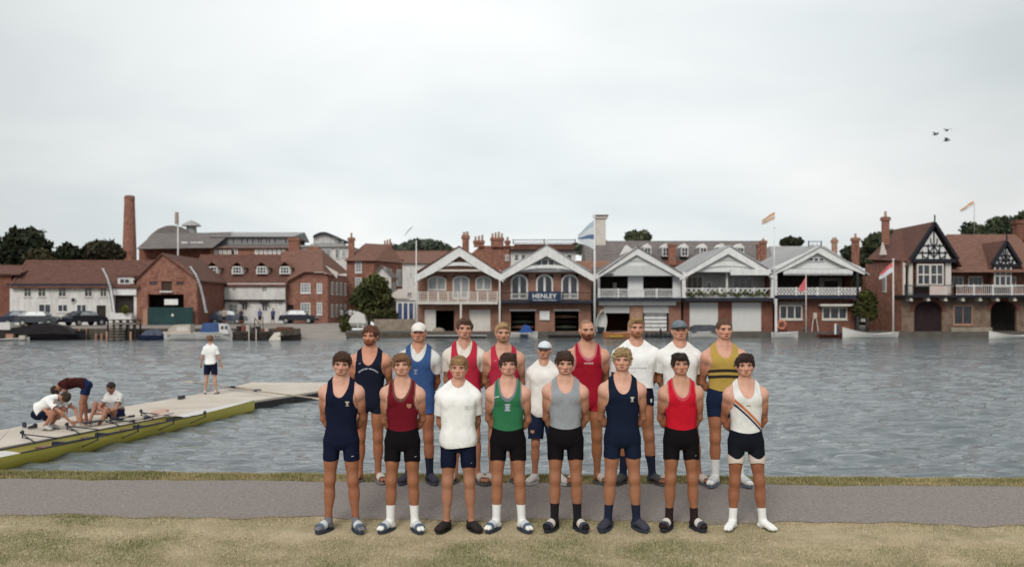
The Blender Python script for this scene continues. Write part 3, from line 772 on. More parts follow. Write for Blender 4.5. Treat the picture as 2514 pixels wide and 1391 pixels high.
def grassmat(name, a, b, c):
    m = bpy.data.materials.new(name); m.use_nodes = True; n = m.node_tree.nodes; l = m.node_tree.links; p = n['Principled BSDF']
    p.inputs['Roughness'].default_value = .9; p.inputs['Specular IOR Level'].default_value = .1
    t = n.new('ShaderNodeNewGeometry')
    z1 = n.new('ShaderNodeTexNoise'); z1.inputs['Scale'].default_value = 2.3; z1.inputs['Detail'].default_value = 7; z1.inputs['Roughness'].default_value = .62
    z2 = n.new('ShaderNodeTexNoise'); z2.inputs['Scale'].default_value = 26; z2.inputs['Detail'].default_value = 5; z2.inputs['Roughness'].default_value = .7
    l.new(t.outputs['Position'], z1.inputs['Vector']); l.new(t.outputs['Position'], z2.inputs['Vector'])
    r1 = n.new('ShaderNodeValToRGB'); r1.color_ramp.elements[0].position = .36; r1.color_ramp.elements[0].color = (*a, 1)
    r1.color_ramp.elements[1].position = .64; r1.color_ramp.elements[1].color = (*b, 1)
    l.new(z1.outputs['Fac'], r1.inputs['Fac'])
    mr = n.new('ShaderNodeMapRange'); mr.inputs['From Min'].default_value = .35; mr.inputs['From Max'].default_value = .68; mr.inputs['To Max'].default_value = .6
    l.new(z2.outputs['Fac'], mr.inputs['Value'])
    x = n.new('ShaderNodeMix'); x.data_type = 'RGBA'; l.new(mr.outputs[0], x.inputs['Factor']); l.new(r1.outputs[0], x.inputs['A']); x.inputs['B'].default_value = (*c, 1)
    l.new(x.outputs['Result'], p.inputs['Base Color'])
    bp = n.new('ShaderNodeBump'); bp.inputs['Strength'].default_value = .6; bp.inputs['Distance'].default_value = .03
    l.new(z2.outputs['Fac'], bp.inputs['Height']); l.new(bp.outputs[0], p.inputs['Normal'])
    return m
M_lawn = grassmat('lawn', (.25, .215, .125), (.52, .43, .29), (.37, .31, .20))
M_verge = grassmat('verge', (.15, .145, .06), (.36, .30, .17), (.22, .195, .095))
M_path = mat('asphalt', (.215, .185, .170), .95, spec=.15, var=.22, scale=34.0, bump=.8, bscale=120, col2=(.345, .305, .285))
strip('lawn', [-80, -20, 0, 4] + list(np.linspace(5, 10.30, 34)), xs_, M_lawn)['kind'] = 'structure'
strip('path', list(np.linspace(10.22, 11.50, 16)), np.concatenate([np.linspace(-300, -12, 12), np.linspace(-11.5, 11.5, 461), np.linspace(12, 300, 12)]), M_path, dz=.006, edge=.07)['kind'] = 'structure'
strip('verge', [10.1, 10.8] + list(np.linspace(11.3, 12.25, 14)) + [12.36, 12.5, 13.2], xs_, M_verge, dz=-.004)['kind'] = 'structure'

# grass blades (uncountable)
def blades(name, v0, v1, n, hgt, seed, cols, xr=None, lean=.6, wmul=1.0):
    rs = np.random.RandomState(seed)
    v = rs.uniform(v0, v1, n); half = (v * 1257 / FPX + .5) if xr is None else xr
    x = rs.uniform(-1, 1, n) * half
    tuft = .8 * vnoise(np.stack([x, v * 1.6, v * 0], 1), 1.3, 2.0) + .8 * vnoise(np.stack([x, v, v * 0], 1), 3.7, 1.0) + .7 * vnoise(np.stack([x, v, v * 0], 1), 8.0, 4.0)
    # the path edges are ragged: thin the blades there
    y = v - SK * x; z = np.interp(v, GV, GH)
    a = rs.uniform(0, 2 * np.pi, n); h = hgt * rs.uniform(.5, 1.25, n) * (1 + .35 * tuft); w = rs.uniform(.0028, .0055, n) * wmul
    dx, dy = np.cos(a), np.sin(a); ln = rs.uniform(.1, lean, n) * h * 1.3
    b = np.stack([x, y, z - .003], 1)
    p0 = b + np.stack([-dy * w, dx * w, 0 * w], 1); p1 = b - np.stack([-dy * w, dx * w, 0 * w], 1)
    p2 = b + np.stack([dx * ln, dy * ln, h], 1)
    V_ = np.stack([p0, p1, p2], 1).reshape(-1, 3); F_ = np.arange(3 * n).reshape(-1, 3)
    g = np.clip(.58 + .46 * tuft + rs.normal(0, .22, n), 0, 1)[:, None]
    c = np.array(cols[0]) * (1 - g) + np.array(cols[1]) * g
    c = c * rs.uniform(.75, 1.25, n)[:, None]
    o = np_mesh(name, V_, F_, mat('blade', (.2, .2, .1), .85, spec=.15, attr='Col'), colors=np.repeat(c, 3, 0)); o['kind'] = 'stuff'
    return o
tag(blades('lawn_grass', 8.0, 10.24, 210000, .017, 5, ((.62, .50, .35), (.215, .225, .095))), 'short dry straw coloured grass of the lawn', 'grass')
tag(blades('verge_grass', 11.52, 12.34, 60000, .038, 6, ((.42, .345, .19), (.19, .185, .075))), 'longer green grass along the river edge', 'grass')
tag(blades('path_edge_grass', 10.16, 10.30, 9000, .016, 8, ((.48, .38, .25), (.26, .21, .10))), 'worn dry grass along the near path edge', 'grass')

# water
def watermat():
    m = bpy.data.materials.new('water'); m.use_nodes = True; n = m.node_tree.nodes; l = m.node_tree.links; p = n['Principled BSDF']
    p.inputs['Base Color'].default_value = (.120, .140, .150, 1); p.inputs['Roughness'].default_value = .03; p.inputs['IOR'].default_value = 1.333
    t = n.new('ShaderNodeNewGeometry')
    last = None
    for sc, ax, st, det in ((1.0, (.45, 1.5, 1), .11, 3), (1.0, (1.6, 6.5, 1), .050, 4), (1.0, (6.0, 20.0, 1), .010, 3)):
        mp = n.new('ShaderNodeMapping'); mp.inputs['Scale'].default_value = ax; mp.inputs['Rotation'].default_value = (0, 0, .06)
        l.new(t.outputs['Position'], mp.inputs[0])
        z = n.new('ShaderNodeTexNoise'); z.inputs['Scale'].default_value = sc; z.inputs['Detail'].default_value = det; z.inputs['Roughness'].default_value = .55; z.inputs['Distortion'].default_value = .5
        l.new(mp.outputs[0], z.inputs['Vector'])
        q = n.new('ShaderNodeMath'); q.operation = 'MULTIPLY'; q.inputs[1].default_value = st; l.new(z.outputs['Fac'], q.inputs[0])
        if last is None: last = q
        else:
            ad = n.new('ShaderNodeMath'); ad.operation = 'ADD'; l.new(last.outputs[0], ad.inputs[0]); l.new(q.outputs[0], ad.inputs[1]); last = ad
    bp = n.new('ShaderNodeBump'); bp.inputs['Strength'].default_value = 1.0; bp.inputs['Distance'].default_value = 1.0
    l.new(last.outputs[0], bp.inputs['Height']); l.new(bp.outputs[0], p.inputs['Normal'])
    return m
def river():
    """wind chop as real geometry: finer near this bank, coarser further out, flat sheet beyond the sides"""
    ys = [11.6]
    while ys[-1] < 93: ys.append(ys[-1] + ys[-1] * .0034)
    ys = np.array(ys); us = np.concatenate([[-4.6, -1.6, -.95], np.linspace(-.66, .66, 460), [.95, 1.6, 4.6]])
    Yg, U = np.meshgrid(ys, us, indexing='ij'); X = U * Yg; Z = np.zeros_like(X); rs = np.random.RandomState(7)
    dy = Yg * .0034
    for k in range(80):
        lam = .18 * (7.5 ** rs.uniform(0, 1)); th = rs.normal(math.radians(86), .38); kx, ky = math.cos(th) * 2 * np.pi / lam, math.sin(th) * 2 * np.pi / lam
        amp = .0084 * lam ** .85 * rs.uniform(.5, 1.2)
        fade = np.clip((lam / dy - 3.2) / 3, 0, 1)
        gust = .75 + .45 * np.sin(X * .21 + 1.3 * k) * np.sin(Yg * .13 + .7 * k)
        Z += amp * fade * gust * np.sin(kx * X + ky * Yg + rs.uniform(0, 6.28) + 1.1 * np.sin(X * .9 / lam ** .5 + k))
    Z *= np.clip((.66 - np.abs(U)) / .05, 0, 1) * np.clip((Yg - 11.6) / 1.0, 0, 1) * np.clip((93 - Yg) / 4, .25, 1)
    V_ = np.stack([X, Yg, WZ + Z], -1).reshape(-1, 3); n, m = X.shape; i = np.arange(n - 1)[:, None] * m + np.arange(m - 1)[None, :]
    F_ = np.stack([i, i + 1, i + m + 1, i + m], -1).reshape(-1, 4)
    return np_mesh('river', V_, F_, watermat(), smooth=True)
river()['kind'] = 'structure'
o = np_mesh('riverbed', [(-400, -8, -2.3), (400, -8, -2.3), (400, 135, -2.3), (-400, 135, -2.3)], [(0, 1, 2, 3)], mat('mud', (.05, .045, .03), .95, var=.2)); o['kind'] = 'structure'

# far bank: quay on the left, slipway, boathouse apron on the right, ground rising behind
M_quay = mat('quay_gravel', (.23, .20, .175), .95, var=.2, scale=.8, bump=.3, bscale=10)
M_stone = mat('quay_wall', (.085, .070, .055), .95, var=.45, scale=2.5, bump=.5, bscale=6, aniso=(1, 1, 2.5))
GQ = .35
YQ = 86.0
qx1 = PX(735, YQ)
def sheet(name, pts, m, kind='structure'):
    o = np_mesh(name, pts, [tuple(range(len(pts)))], m); o['kind'] = kind; return o
xr_ = PX(1000, 112)
sheet('quay', [(-260, YQ, GQ), (qx1, YQ, GQ), (PX(705, 100), 100, GQ), (PX(700, 112), 112, GQ), (-260, 112, GQ)], M_quay)
mb = MB(); mb.box(-260, qx1, YQ + .0, YQ + .5, -2.2, GQ - .004)
o = mb.build('quay_wall', M_stone); tag(o, 'dark weedy stone quay wall along the left bank', 'quay wall')
# slipway runs down into the water between quay and boathouses
sy0 = 85.0
mb = MB(); V_ = [(PX(715, 86), 85.5, WZ - .12), (PX(850, 86), 85.5, WZ - .12), (PX(858, 100), 100, GQ - .1), (PX(700, 100), 100, GQ - .006), (PX(870, 125), 125, GQ + .0), (PX(690, 125), 125, GQ + .0)]
o = np_mesh('slipway', V_, [(0, 1, 2, 3), (3, 2, 4, 5)], mat('slip', (.27, .24, .215), .95, var=.14, scale=.6, bump=.2, bscale=8)); o['kind'] = 'structure'
sheet('street', [(-300, 112, GQ - .004), (PX(700, 112), 112, GQ - .004), (PX(700, 112), 124.9, GQ - .004), (120, 124.9, GQ - .01), (120, 200, GQ + 1), (-300, 200, GQ + 1)], M_quay)
YB = 91.4          # waterline of the boathouses
AZ = -.07          # boathouse floor level
mb = MB(); mb.box(PX(850, YB), 160, YB - .3, YB + 60, -2.2, AZ)
o = mb.build('boathouse_apron', mat('apron', (.105, .092, .080), .95, var=.25, scale=1.2, bump=.3)); o['kind'] = 'structure'
# rising ground far behind
gx = np.linspace(-600, 600, 61); gy = np.linspace(200, 1200, 21); V_ = []; F_ = []
for j, y in enumerate(gy):
    for i, x in enumerate(gx):
        V_.append((x, y, GQ + 1 + (y - 200) * .012 + 18 * math.exp(-((x - 250) / 160) ** 2 - ((y - 520) / 200) ** 2) + 3 * math.sin(x * .01) * (y - 200) / 1000))
for j in range(20):
    for i in range(60): F_.append((j * 61 + i, j * 61 + i + 1, (j + 1) * 61 + i + 1, (j + 1) * 61 + i))
o = np_mesh('hills', V_, F_, mat('hill', (.06, .075, .035), .95, var=.4, scale=.03)); o['kind'] = 'structure'
# ================================================================== BUILDINGS ACROSS THE RIVER
M_brick = mat('brick', (.165, .072, .052), .92, var=.28, scale=2.2, bump=.5, bscale=9, col2=(.34, .165, .118))
M_brickd = mat('dark_brick', (.125, .050, .036), .92, var=.3, scale=1.6, bump=.4, bscale=9, col2=(.225, .095, .066))
M_brickp = mat('pale_brick', (.30, .15, .10), .92, var=.3, scale=1.5, bump=.3, bscale=9, col2=(.42, .26, .19))
M_tile = mat('roof_tile', (.075, .034, .027), .9, scale=1.9, bump=1.0, bscale=5, aniso=(1, 2.6, 2.6), col2=(.165, .078, .058))
M_tile2 = mat('old_roof_tile', (.125, .058, .042), .92, scale=1.8, bump=.7, bscale=5, aniso=(1, 2.6, 2.6), col2=(.225, .118, .088))
M_slate = mat('slate', (.115, .100, .098), .8, scale=1.1, bump=.5, bscale=5, aniso=(1, 3, 3), col2=(.20, .175, .165))
M_lead = mat('grey_roof', (.27, .265, .265), .7, scale=.5, col2=(.36, .36, .36), bump=.1)
M_white = mat('white_render', (.50, .475, .445), .9, scale=1.3, col2=(.72, .71, .69), bump=.3, bscale=6, aniso=(1.6, 1.6, .6))
M_paint = mat('white_paint', (.60, .585, .57), .6, scale=1.8, col2=(.76, .755, .74), aniso=(1.5, 1.5, .7))
M_cream = mat('cream_paint', (.55, .50, .45), .7, scale=2, col2=(.63, .59, .54))
M_wood = mat('dark_wood', (.030, .022, .020), .8, var=.3, scale=4)
M_navyb = mat('navy_beam', (.020, .025, .042), .7, var=.2)
M_glass = mat('window_glass', (.030, .035, .045), .12, spec=.6, var=.5, scale=.8)
M_glassl = mat('curtained_glass', (.26, .28, .29), .25, spec=.6, var=.25, scale=1.5)
M_dark = mat('dark_interior', (.026, .021, .019), .95, col2=(.05, .04, .035), scale=1.5)  # near-black colour of the backing sheets, painting the shade inside openings
M_stonew = mat('rubble_stone', (.19, .16, .125), .95, scale=2.0, bump=.8, bscale=4, col2=(.33, .28, .22))
M_iron = mat('iron', (.03, .032, .038), .6, var=.2)
M_pot = mat('chimney_pot', (.38, .24, .17), .9, var=.2)
def wallm(mb, x0, x1, z0, z1, Y, th=.35, holes=()):
    """wall facing the river with real openings"""
    xs = sorted(set([x0, x1] + [min(max(v, x0), x1) for h in holes for v in h[:2]])); zs = sorted(set([z0, z1] + [min(max(v, z0), z1) for h in holes for v in h[2:]]))
    for i in range(len(xs) - 1):
        j = 0
        while j < len(zs) - 1:
            cx = (xs[i] + xs[i + 1]) / 2
            free = lambda q: not any(h[0] < cx < h[1] and h[2] < (zs[q] + zs[q + 1]) / 2 < h[3] for h in holes)
            if not free(j): j += 1; continue
            k = j
            while k + 1 < len(zs) - 1 and free(k + 1): k += 1
            mb.box(xs[i], xs[i + 1], Y, Y + th, zs[j], zs[k + 1]); j = k + 1
    return mb
def hole(px, py, w, h, Y): return (PX(px - w / 2, Y), PX(px + w / 2, Y), PZ(py + h / 2, Y), PZ(py - h / 2, Y))
def arch_pts(x0, x1, z0, z1, rise, n=8):
    c = (x0 + x1) / 2; a = (x1 - x0) / 2
    return [(x0, z0), (x1, z0)] + [(c + a * math.cos(math.pi * k / n), z1 - rise + rise * math.sin(math.pi * k / n)) for k in range(n + 1)]
def ring(mb, outer, inner, y0, y1):
    n = len(outer)
    vs = [(x, y0, z) for x, z in outer] + [(x, y0, z) for x, z in inner] + [(x, y1, z) for x, z in outer] + [(x, y1, z) for x, z in inner]
    fs = []
    for i in range(n):
        j = (i + 1) % n; fs += [(i, j, n + j, n + i), (2 * n + i, 3 * n + i, 3 * n + j, 2 * n + j), (i, 2 * n + i, 2 * n + j, j), (n + i, n + j, 3 * n + j, 3 * n + i)]
    return mb.add(vs, fs)
def window(par, x0, x1, z0, z1, Y, cols=2, rows=2, fr=.08, bar_=.045, m=None, g=None, arch=0, sill=True, d=.10, name='window', proud=False):
    """frame (part) with its panes and sill (sub-parts); Y is the face of the wall"""
    m = m or M_paint; g = g or M_glass; mb = MB(); y0, y1 = (Y - .13, Y - .003) if proud else (Y - .03, Y + d)
    if arch:
        o = arch_pts(x0, x1, z0, z1, arch); i = arch_pts(x0 + fr, x1 - fr, z0 + fr, z1 - fr, max(arch - fr * .4, .05)); ring(mb, o, i, y0, y1)
    else: ring(mb, [(x0, z0), (x1, z0), (x1, z1), (x0, z1)], [(x0 + fr, z0 + fr), (x1 - fr, z0 + fr), (x1 - fr, z1 - fr), (x0 + fr, z1 - fr)], y0, y1)
    for k in range(1, cols):
        xx = x0 + (x1 - x0) * k / cols; b = bar_ * (1.6 if cols % 2 == 0 and k == cols // 2 else 1); mb.box(xx - b / 2, xx + b / 2, y0 + .02, y1 - .01, z0 + fr, z1 - fr * 1.0 - (arch * .15 if arch else 0))
    for k in range(1, rows):
        zz = z0 + (z1 - z0) * k / rows; mb.box(x0 + fr, x1 - fr, y0 + .025, y1 - .015, zz - bar_ / 2, zz + bar_ / 2)
    f = mb.build(name, m, par)
    p = MB()
    if arch: p.prism(arch_pts(x0 + fr * .5, x1 - fr * .5, z0 + fr * .5, z1 - fr * .5, arch), y1 - .05, y1 - .03)
    else: p.box(x0 + fr * .5, x1 - fr * .5, y1 - .05, y1 - .03, z0 + fr * .5, z1 - fr * .5)
    p.build('pane', g, f)
    if sill: MB().box(x0 - .06, x1 + .06, Y - .10, Y - .031, z0 - .09, z0 - .005).build('sill', m, f)
    return f
def win(par, px, py, w, h, Y, **k):
    a = hole(px, py, w, h, Y); return window(par, a[0], a[1], a[2], a[3], Y, **k)
def roofx(par, xL, xR, eave, ridge, Y0, Y1, m, over=.45, th=.16, hipL=0, hipR=0, name='roof', yr=None):
    """pitched roof whose ridge runs along x; xL..xR at the eaves, hip = how far the ridge end steps in"""
    yr = (Y0 + Y1) / 2 if yr is None else yr
    s = (ridge - eave) / (yr - Y0); e0 = eave - over * s; y0, y1 = Y0 - over, Y1 + over
    s1 = (ridge - eave) / (Y1 - yr); e1 = eave - over * s1
    vs = [(xL, y0, e0), (xR, y0, e0), (xR - hipR, yr, ridge), (xL + hipL, yr, ridge), (xL, y1, e1), (xR, y1, e1)]
    v2 = [(x, y, z - th) for x, y, z in vs]
    fs = [(0, 1, 2, 3), (3, 2, 5, 4), (6 + 3, 6 + 2, 6 + 1, 6 + 0), (6 + 4, 6 + 5, 6 + 2, 6 + 3), (0, 6, 7, 1), (4, 5, 11, 10), (0, 3, 9, 6), (3, 4, 10, 9), (1, 7, 8, 2), (2, 8, 11, 5)]
    if hipL: fs += [(0, 3, 4), (6, 10, 9)]
    if hipR: fs += [(1, 5, 2), (7, 8, 11)]
    mb = MB().add(vs + v2, fs)
    o = mb.build(name, m, par, fix=False)
    if hipR or hipL:
        c = MB()
        if hipL: c.bar(vs[0], vs[3], .16); c.bar(vs[4], vs[3], .16)
        if hipR: c.bar(vs[1], vs[2], .16); c.bar(vs[5], vs[2], .16)
        c.bar(vs[3], vs[2], .18); c.build('ridge_tile', M_tile2 if m is not M_slate else M_lead, o)
    else: MB().bar((xL, yr, ridge + .02), (xR, yr, ridge + .02), .2, .14).build('ridge_tile', M_tile2 if m not in (M_slate, M_lead) else M_lead, o)
    return o
def gable_roof(par, xL, xR, eave, xa, apex, Y0, Y1, m, over=.9, th=.14, side=.5, name='roof'):
    """pitched roof whose gable faces the river"""
    sl = (apex - eave) / (xa - xL); sr = (apex - eave) / (xR - xa)
    a = (xL - side, eave - side * sl); b = (xR + side, eave - side * sr); t = th
    poly = [a, (xa, apex), b, (b[0], b[1] - t), (xa, apex - t), (a[0], a[1] - t)]
    return MB().prism(poly, Y0 - over, Y1 + .3).build(name, m, par)
def solid(par, name, m, x0, x1, y0, y1, z0, z1): return MB().box(x0, x1, y0, y1, z0, z1).build(name, m, par)
def chimney(par, px0, px1, pyt, pyb, Y, pots=2, m=None, poth=12, d=None):
    m = m or M_brick; x0, x1, zt, zb = PX(px0, Y), PX(px1, Y), PZ(pyt, Y), PZ(pyb, Y); w = x1 - x0; d = d or w * .7
    mb = MB(); mb.box(x0, x1, Y, Y + d, zb, zt); mb.box(x0 - .1, x1 + .1, Y - .1, Y + d + .1, zt - .35, zt - .12); mb.box(x0 - .06, x1 + .06, Y - .06, Y + d + .06, zt - .12, zt)
    c = mb.build('chimney', m, par)
    for k in range(pots):
        x = x0 + w * (k + .5) / pots; hh = poth * Y / FPX * (.85 + .15 * ((k * 7) % 3))
        MB().tube([(x, Y + d / 2, zt), (x, Y + d / 2, zt + hh * .9), (x, Y + d / 2, zt + hh)], [.15, .12, .15], 8).build('chimney_pot', M_pot, c)
    return c
def building(name, label, px, Y, z=GQ, cat='building', group=None):
    # the empty stands at the foot of the building; children keep world coordinates
    e = empty(name, (PX(px, Y), Y, z), 0, label, cat, group); BLD.append(e); return e
BLD = []
def railing(par, x0, x1, zb, zt, Y, m, post=1.1, bal=.16, kind='bal', name='railing', th=.05):
    mb = MB(); mb.box(x0, x1, Y - .05, Y + .05, zt - .07, zt); mb.box(x0, x1, Y - .035, Y + .035, zb + .05, zb + .11)
    r = mb.build(name, m, par)
    n = max(1, round((x1 - x0) / post)); mb = MB()
    for k in range(n + 1):
        x = x0 + (x1 - x0) * k / n; MB().box(x - .06, x + .06, Y - .06, Y + .06, zb - .02, zt + .05).build('post', m, r)
    if kind == 'bal':
        q = int((x1 - x0) / bal)
        for k in range(1, q): x = x0 + (x1 - x0) * k / q; mb.box(x - th / 2, x + th / 2, Y - .02, Y + .02, zb + .11, zt - .07)
        mb.box(x0, x1, Y - .015, Y + .015, (zb + zt) / 2 - .02, (zb + zt) / 2 + .02) if kind == 'grid' else None
    elif kind == 'grid':
        q = int((x1 - x0) / bal)
        for k in range(1, q): x = x0 + (x1 - x0) * k / q; mb.box(x - .02, x + .02, Y - .02, Y + .02, zb + .11, zt - .07)
        for k in range(1, 4): z = zb + (zt - zb) * k / 4; mb.box(x0, x1, Y - .012, Y + .012, z - .018, z + .018)
    elif kind == 'lattice':
        hh = zt - zb - .2; st = hh * .62; q = int((x1 - x0 - hh) / st)
        for k in range(-1, q + 2):
            for s in (0, 1):
                a = x0 + k * st; p, q_ = (a, zb + .1), (a + hh, zt - .08)
                if s: p, q_ = (a + hh, zb + .1), (a, zt - .08)
                if min(p[0], q_[0]) < x0 - .01 or max(p[0], q_[0]) > x1 + .01: continue
                mb.bar((p[0], Y - .02 + .03 * s, p[1]), (q_[0], Y - .02 + .03 * s, q_[1]), .07, .03, up=(0, 1, 0))
    o = mb.build('balusters', m, r); o['kind'] = 'stuff'
    return r

# ---------- left bank, front row of buildings
Y1 = 103.0; zq = GQ
b = building('cottage', 'small brick cottage with white side wall at the far left edge', 5, Y1)
x0, x1 = PX(-70, Y1), PX(16, Y1)
solid(b, 'wall', M_brickd, x0, x1, Y1 + 1, Y1 + 9, zq, PZ(668, Y1))
solid(b, 'side_wall', M_white, x1, PX(27, Y1), Y1 + 2.2, Y1 + 8, zq, PZ(668, Y1))
solid(b, 'door', M_navyb, PX(14, Y1), PX(26, Y1), Y1 + 2.12, Y1 + 2.19, zq, PZ(700, Y1))
roofx(b, x0, PX(42, Y1), PZ(668, Y1), PZ(648, Y1), Y1 + 1, Y1 + 8, M_tile)
b = building('white_cottage_row', 'long white painted brick cottage row under a dark red tiled roof', 150, Y1)
x0, x1 = PX(24, Y1), PX(277, Y1)
up_ = [(68, 715, 18, 26), (103, 715, 19, 26), (153, 715, 19, 26), (217, 715, 19, 26), (254, 715, 16, 26)]
lo_ = [(154, 756, 24, 18), (200, 756, 24, 18), (110, 757, 30, 22)]
dr = (PX(237, Y1), PX(260, Y1), zq, PZ(749, Y1))
wallm(MB(), x0, x1, zq, PZ(699, Y1), Y1, holes=[hole(*q, Y1) for q in up_ + lo_] + [dr]).build('wall', M_white, b)
for q in up_: win(b, *q, Y1, cols=2, rows=2, fr=.06, m=M_cream, sill=True)
for q in lo_: win(b, *q, Y1, cols=2, rows=1, fr=.06)
solid(b, 'door', M_wood, dr[0], dr[1], Y1 + .1, Y1 + .18, zq, dr[3])
solid(b, 'back_wall', M_brickd, x0, PX(335, Y1), Y1 + .6, Y1 + 8, zq, PZ(702, Y1))
MB().box(x0 - .2, PX(277, Y1), Y1 - .32, Y1 - .2, PZ(701, Y1), PZ(696, Y1)).build('gutter', M_navyb, b)
yr_ = Y1 + 4.2
roofx(b, PX(30, Y1), PX(345, Y1), PZ(697, Y1), PZ(640, yr_), Y1, Y1 + 8.4, M_tile, hipL=PX(66, yr_) - PX(30, Y1))
MB().tube([(PX(180, Y1), Y1 - .12, PZ(736, Y1)), (PX(180, Y1), Y1 - .02, PZ(736, Y1))], .32, 16).build('round_sign', M_cream, b)
MB().tube([(PX(181, Y1), Y1 - .15, PZ(736, Y1)), (PX(181, Y1), Y1 - .125, PZ(736, Y1))], .2, 14).build('sign_face', M_navyb, b)
# right bay of the row: dormer, fascia, dark opening
dx = PX(288, Y1), PX(328, Y1)
mb = MB(); mb.box(dx[0], dx[1], Y1 + .1, Y1 + 3, PZ(701, Y1), PZ(679, Y1)); mb.build('dormer', M_paint, b)
win(b, 307, 690, 26, 13, Y1 + .1, cols=2, rows=1, fr=.08, name='dormer_window', proud=True)
MB().box(dx[0] - .2, dx[1] + .2, Y1 - .1, Y1 + 3.2, PZ(679, Y1), PZ(676, Y1)).build('dormer_roof', M_tile, b)
op = (PX(281, Y1), PX(329, Y1), PZ(768, Y1), PZ(725, Y1))
wallm(MB(), PX(277, Y1) + .002, PX(336, Y1), zq, PZ(703, Y1), Y1 - .05, holes=[op]).build('bay_wall', M_white, b)
MB().box(PX(275, Y1), PX(337, Y1), Y1 - .3, Y1 - .055, PZ(724, Y1), PZ(706, Y1)).build('fascia', M_paint, b)
solid(b, 'opening_back', M_dark, op[0] - .1, op[1] + .1, Y1 + .35, Y1 + .4, op[2], op[3])
MB().box(PX(283, Y1), PX(333, Y1), Y1 - 1.2, Y1 - .4, zq + .3, PZ(768, Y1)).build('counter', M_paint, b)

b = building('brick_warehouse', 'gabled red brick warehouse with loading door and green hoarding', 405, Y1)
xa, xl, xr = PX(400, Y1), PX(336, Y1) + .01, PX(484, Y1)
ze = PZ(690, Y1)
holes = [hole(377, 690, 20, 18, Y1), hole(443, 690, 19, 18, Y1), hole(410, 696, 26, 36, Y1), (PX(364, Y1), PX(452, Y1), zq, PZ(722, Y1))]
mb = wallm(MB(), xl, xr, zq, ze, Y1 - .1, th=.45, holes=holes)
mb.prism([(xl, ze), (xr, ze), (PX(470, Y1), PZ(672, Y1)), (PX(445, Y1), PZ(650, Y1)), (xa, PZ(624, Y1)), (PX(352, Y1), PZ(668, Y1))], Y1 - .1, Y1 + .35); mb.build('wall', M_brick, b)
for q in ((377, 690, 20, 18), (443, 690, 19, 18)): win(b, *q, Y1 - .1, cols=2, rows=2, m=M_brickd, fr=.06, sill=False)
h_ = holes[2]; solid(b, 'loading_door', mat('brown_door', (.06, .035, .022), .8, var=.2), h_[0], h_[1], Y1 + .08, Y1 + .14, h_[2], h_[3])
MB().box(h_[0] - .1, h_[1] + .1, Y1 - .35, Y1 - .11, h_[2] - .14, h_[2]).build('sill', M_paint, b)
solid(b, 'opening_back', M_dark, PX(360, Y1), PX(456, Y1), Y1 + 2.5, Y1 + 2.6, zq, PZ(720, Y1))
solid(b, 'side_wall', M_brickd, xl, xl + .3, Y1 + .36, Y1 + 12, zq, ze); solid(b, 'side_wall', M_brickd, xr - .3, xr, Y1 + .36, Y1 + 12, zq, ze)
gable_roof(b, xl, xr, PZ(683, Y1), xa, PZ(621, Y1), Y1, Y1 + 12, M_tile, over=.35, side=.3)
MB().box(PX(370, Y1), PX(478, Y1), Y1 - .65, Y1 - .55, zq, PZ(754, Y1)).build('hoarding', mat('teal_hoarding', (.018, .050, .052), .8, var=.25, scale=.8), b)
MB().box(PX(408, Y1), PX(441, Y1), Y1 - .55, Y1 - .5, PZ(748, Y1), PZ(734, Y1)).build('white_board', M_paint, b)
MB().ell((PX(429, Y1), Y1 - .68, PZ(773, Y1)), (.12, .03, .16), 8, 6).build('notice', M_paint, b)
MB().box(PX(354, Y1), PX(366, Y1), Y1 - .4, Y1 - .12, zq, PZ(758, Y1)).build('gate_pier', M_brickp, b)

# curved festoon ladders beside the warehouse
for i, (pts_, lb) in enumerate((([(253, 660), (263, 680), (271, 705), (276, 735), (280, 765)], 'curved blue and white ladder strip left of the warehouse bay'),
                               ([(468, 655), (482, 675), (493, 705), (500, 735), (506, 765)], 'curved blue and white ladder strip right of the brick gable'))):
    yy = Y1 - 1.2; mb = MB()
    c = [Vector((PX(x, yy), yy, PZ(y, yy))) for x, y in pts_]
    e = empty('ladder', (c[-1].x, yy, zq), 0, lb, 'ladder', 'curved ladder strips')
    for s in (-.16, .16): MB().tube([p + Vector((s, 0, 0)) for p in c], .045, 6).build('rail', M_navyb, e)
    for k in range(22):
        t = k / 21 * 3.999; j = int(t); p = c[j].lerp(c[j + 1], t - j); MB().box(p.x - .15, p.x + .15, p.y - .03, p.y + .03, p.z - .05, p.z + .05).build('rung', M_paint, e)
    BLD.append(e)

Y2 = 113.0
b = building('boatman_inn', 'white weatherboarded inn with four dormers under a long red roof', 600, Y2)
x0, x1 = PX(468, Y2), PX(701, Y2)
upw = [(516, 707, 18, 18), (576, 707, 8, 14), (650, 707, 10, 16)]
low = [(518, 755, 22, 34), (546, 752, 16, 26), (573, 757, 22, 22), (601, 750, 14, 24), (650, 752, 14, 24), (689, 743, 10, 12)]
wallm(MB(), x0, x1, PZ(737, Y2), PZ(695, Y2), Y2 - .25, th=.5, holes=[hole(*q, Y2) for q in upw]).build('upper_wall', M_white, b)
wallm(MB(), x0, x1, zq, PZ(737, Y2) - .003, Y2, holes=[hole(*q, Y2) for q in low]).build('lower_wall', M_white, b)
for q in upw: win(b, *q, Y2 - .25, cols=2, rows=1, fr=.05, sill=False, d=.12)
for q in low: win(b, *q, Y2, cols=2, rows=2, fr=.07, sill=False, g=M_glassl if q[0] in (518, 573) else M_glass)
MB().box(x0, x1, Y2 - .36, Y2 - .255, PZ(739, Y2), PZ(735, Y2)).build('fascia', M_wood, b)
for q in (535, 590, 640): MB().box(PX(q, Y2), PX(q + 20, Y2), Y2 - .5, Y2 - .37, PZ(746, Y2), PZ(739.5, Y2)).build('awning', M_wood, b)
solid(b, 'back_wall', M_brickd, x0, x1, Y2 + .6, Y2 + 11, zq, PZ(698, Y2))
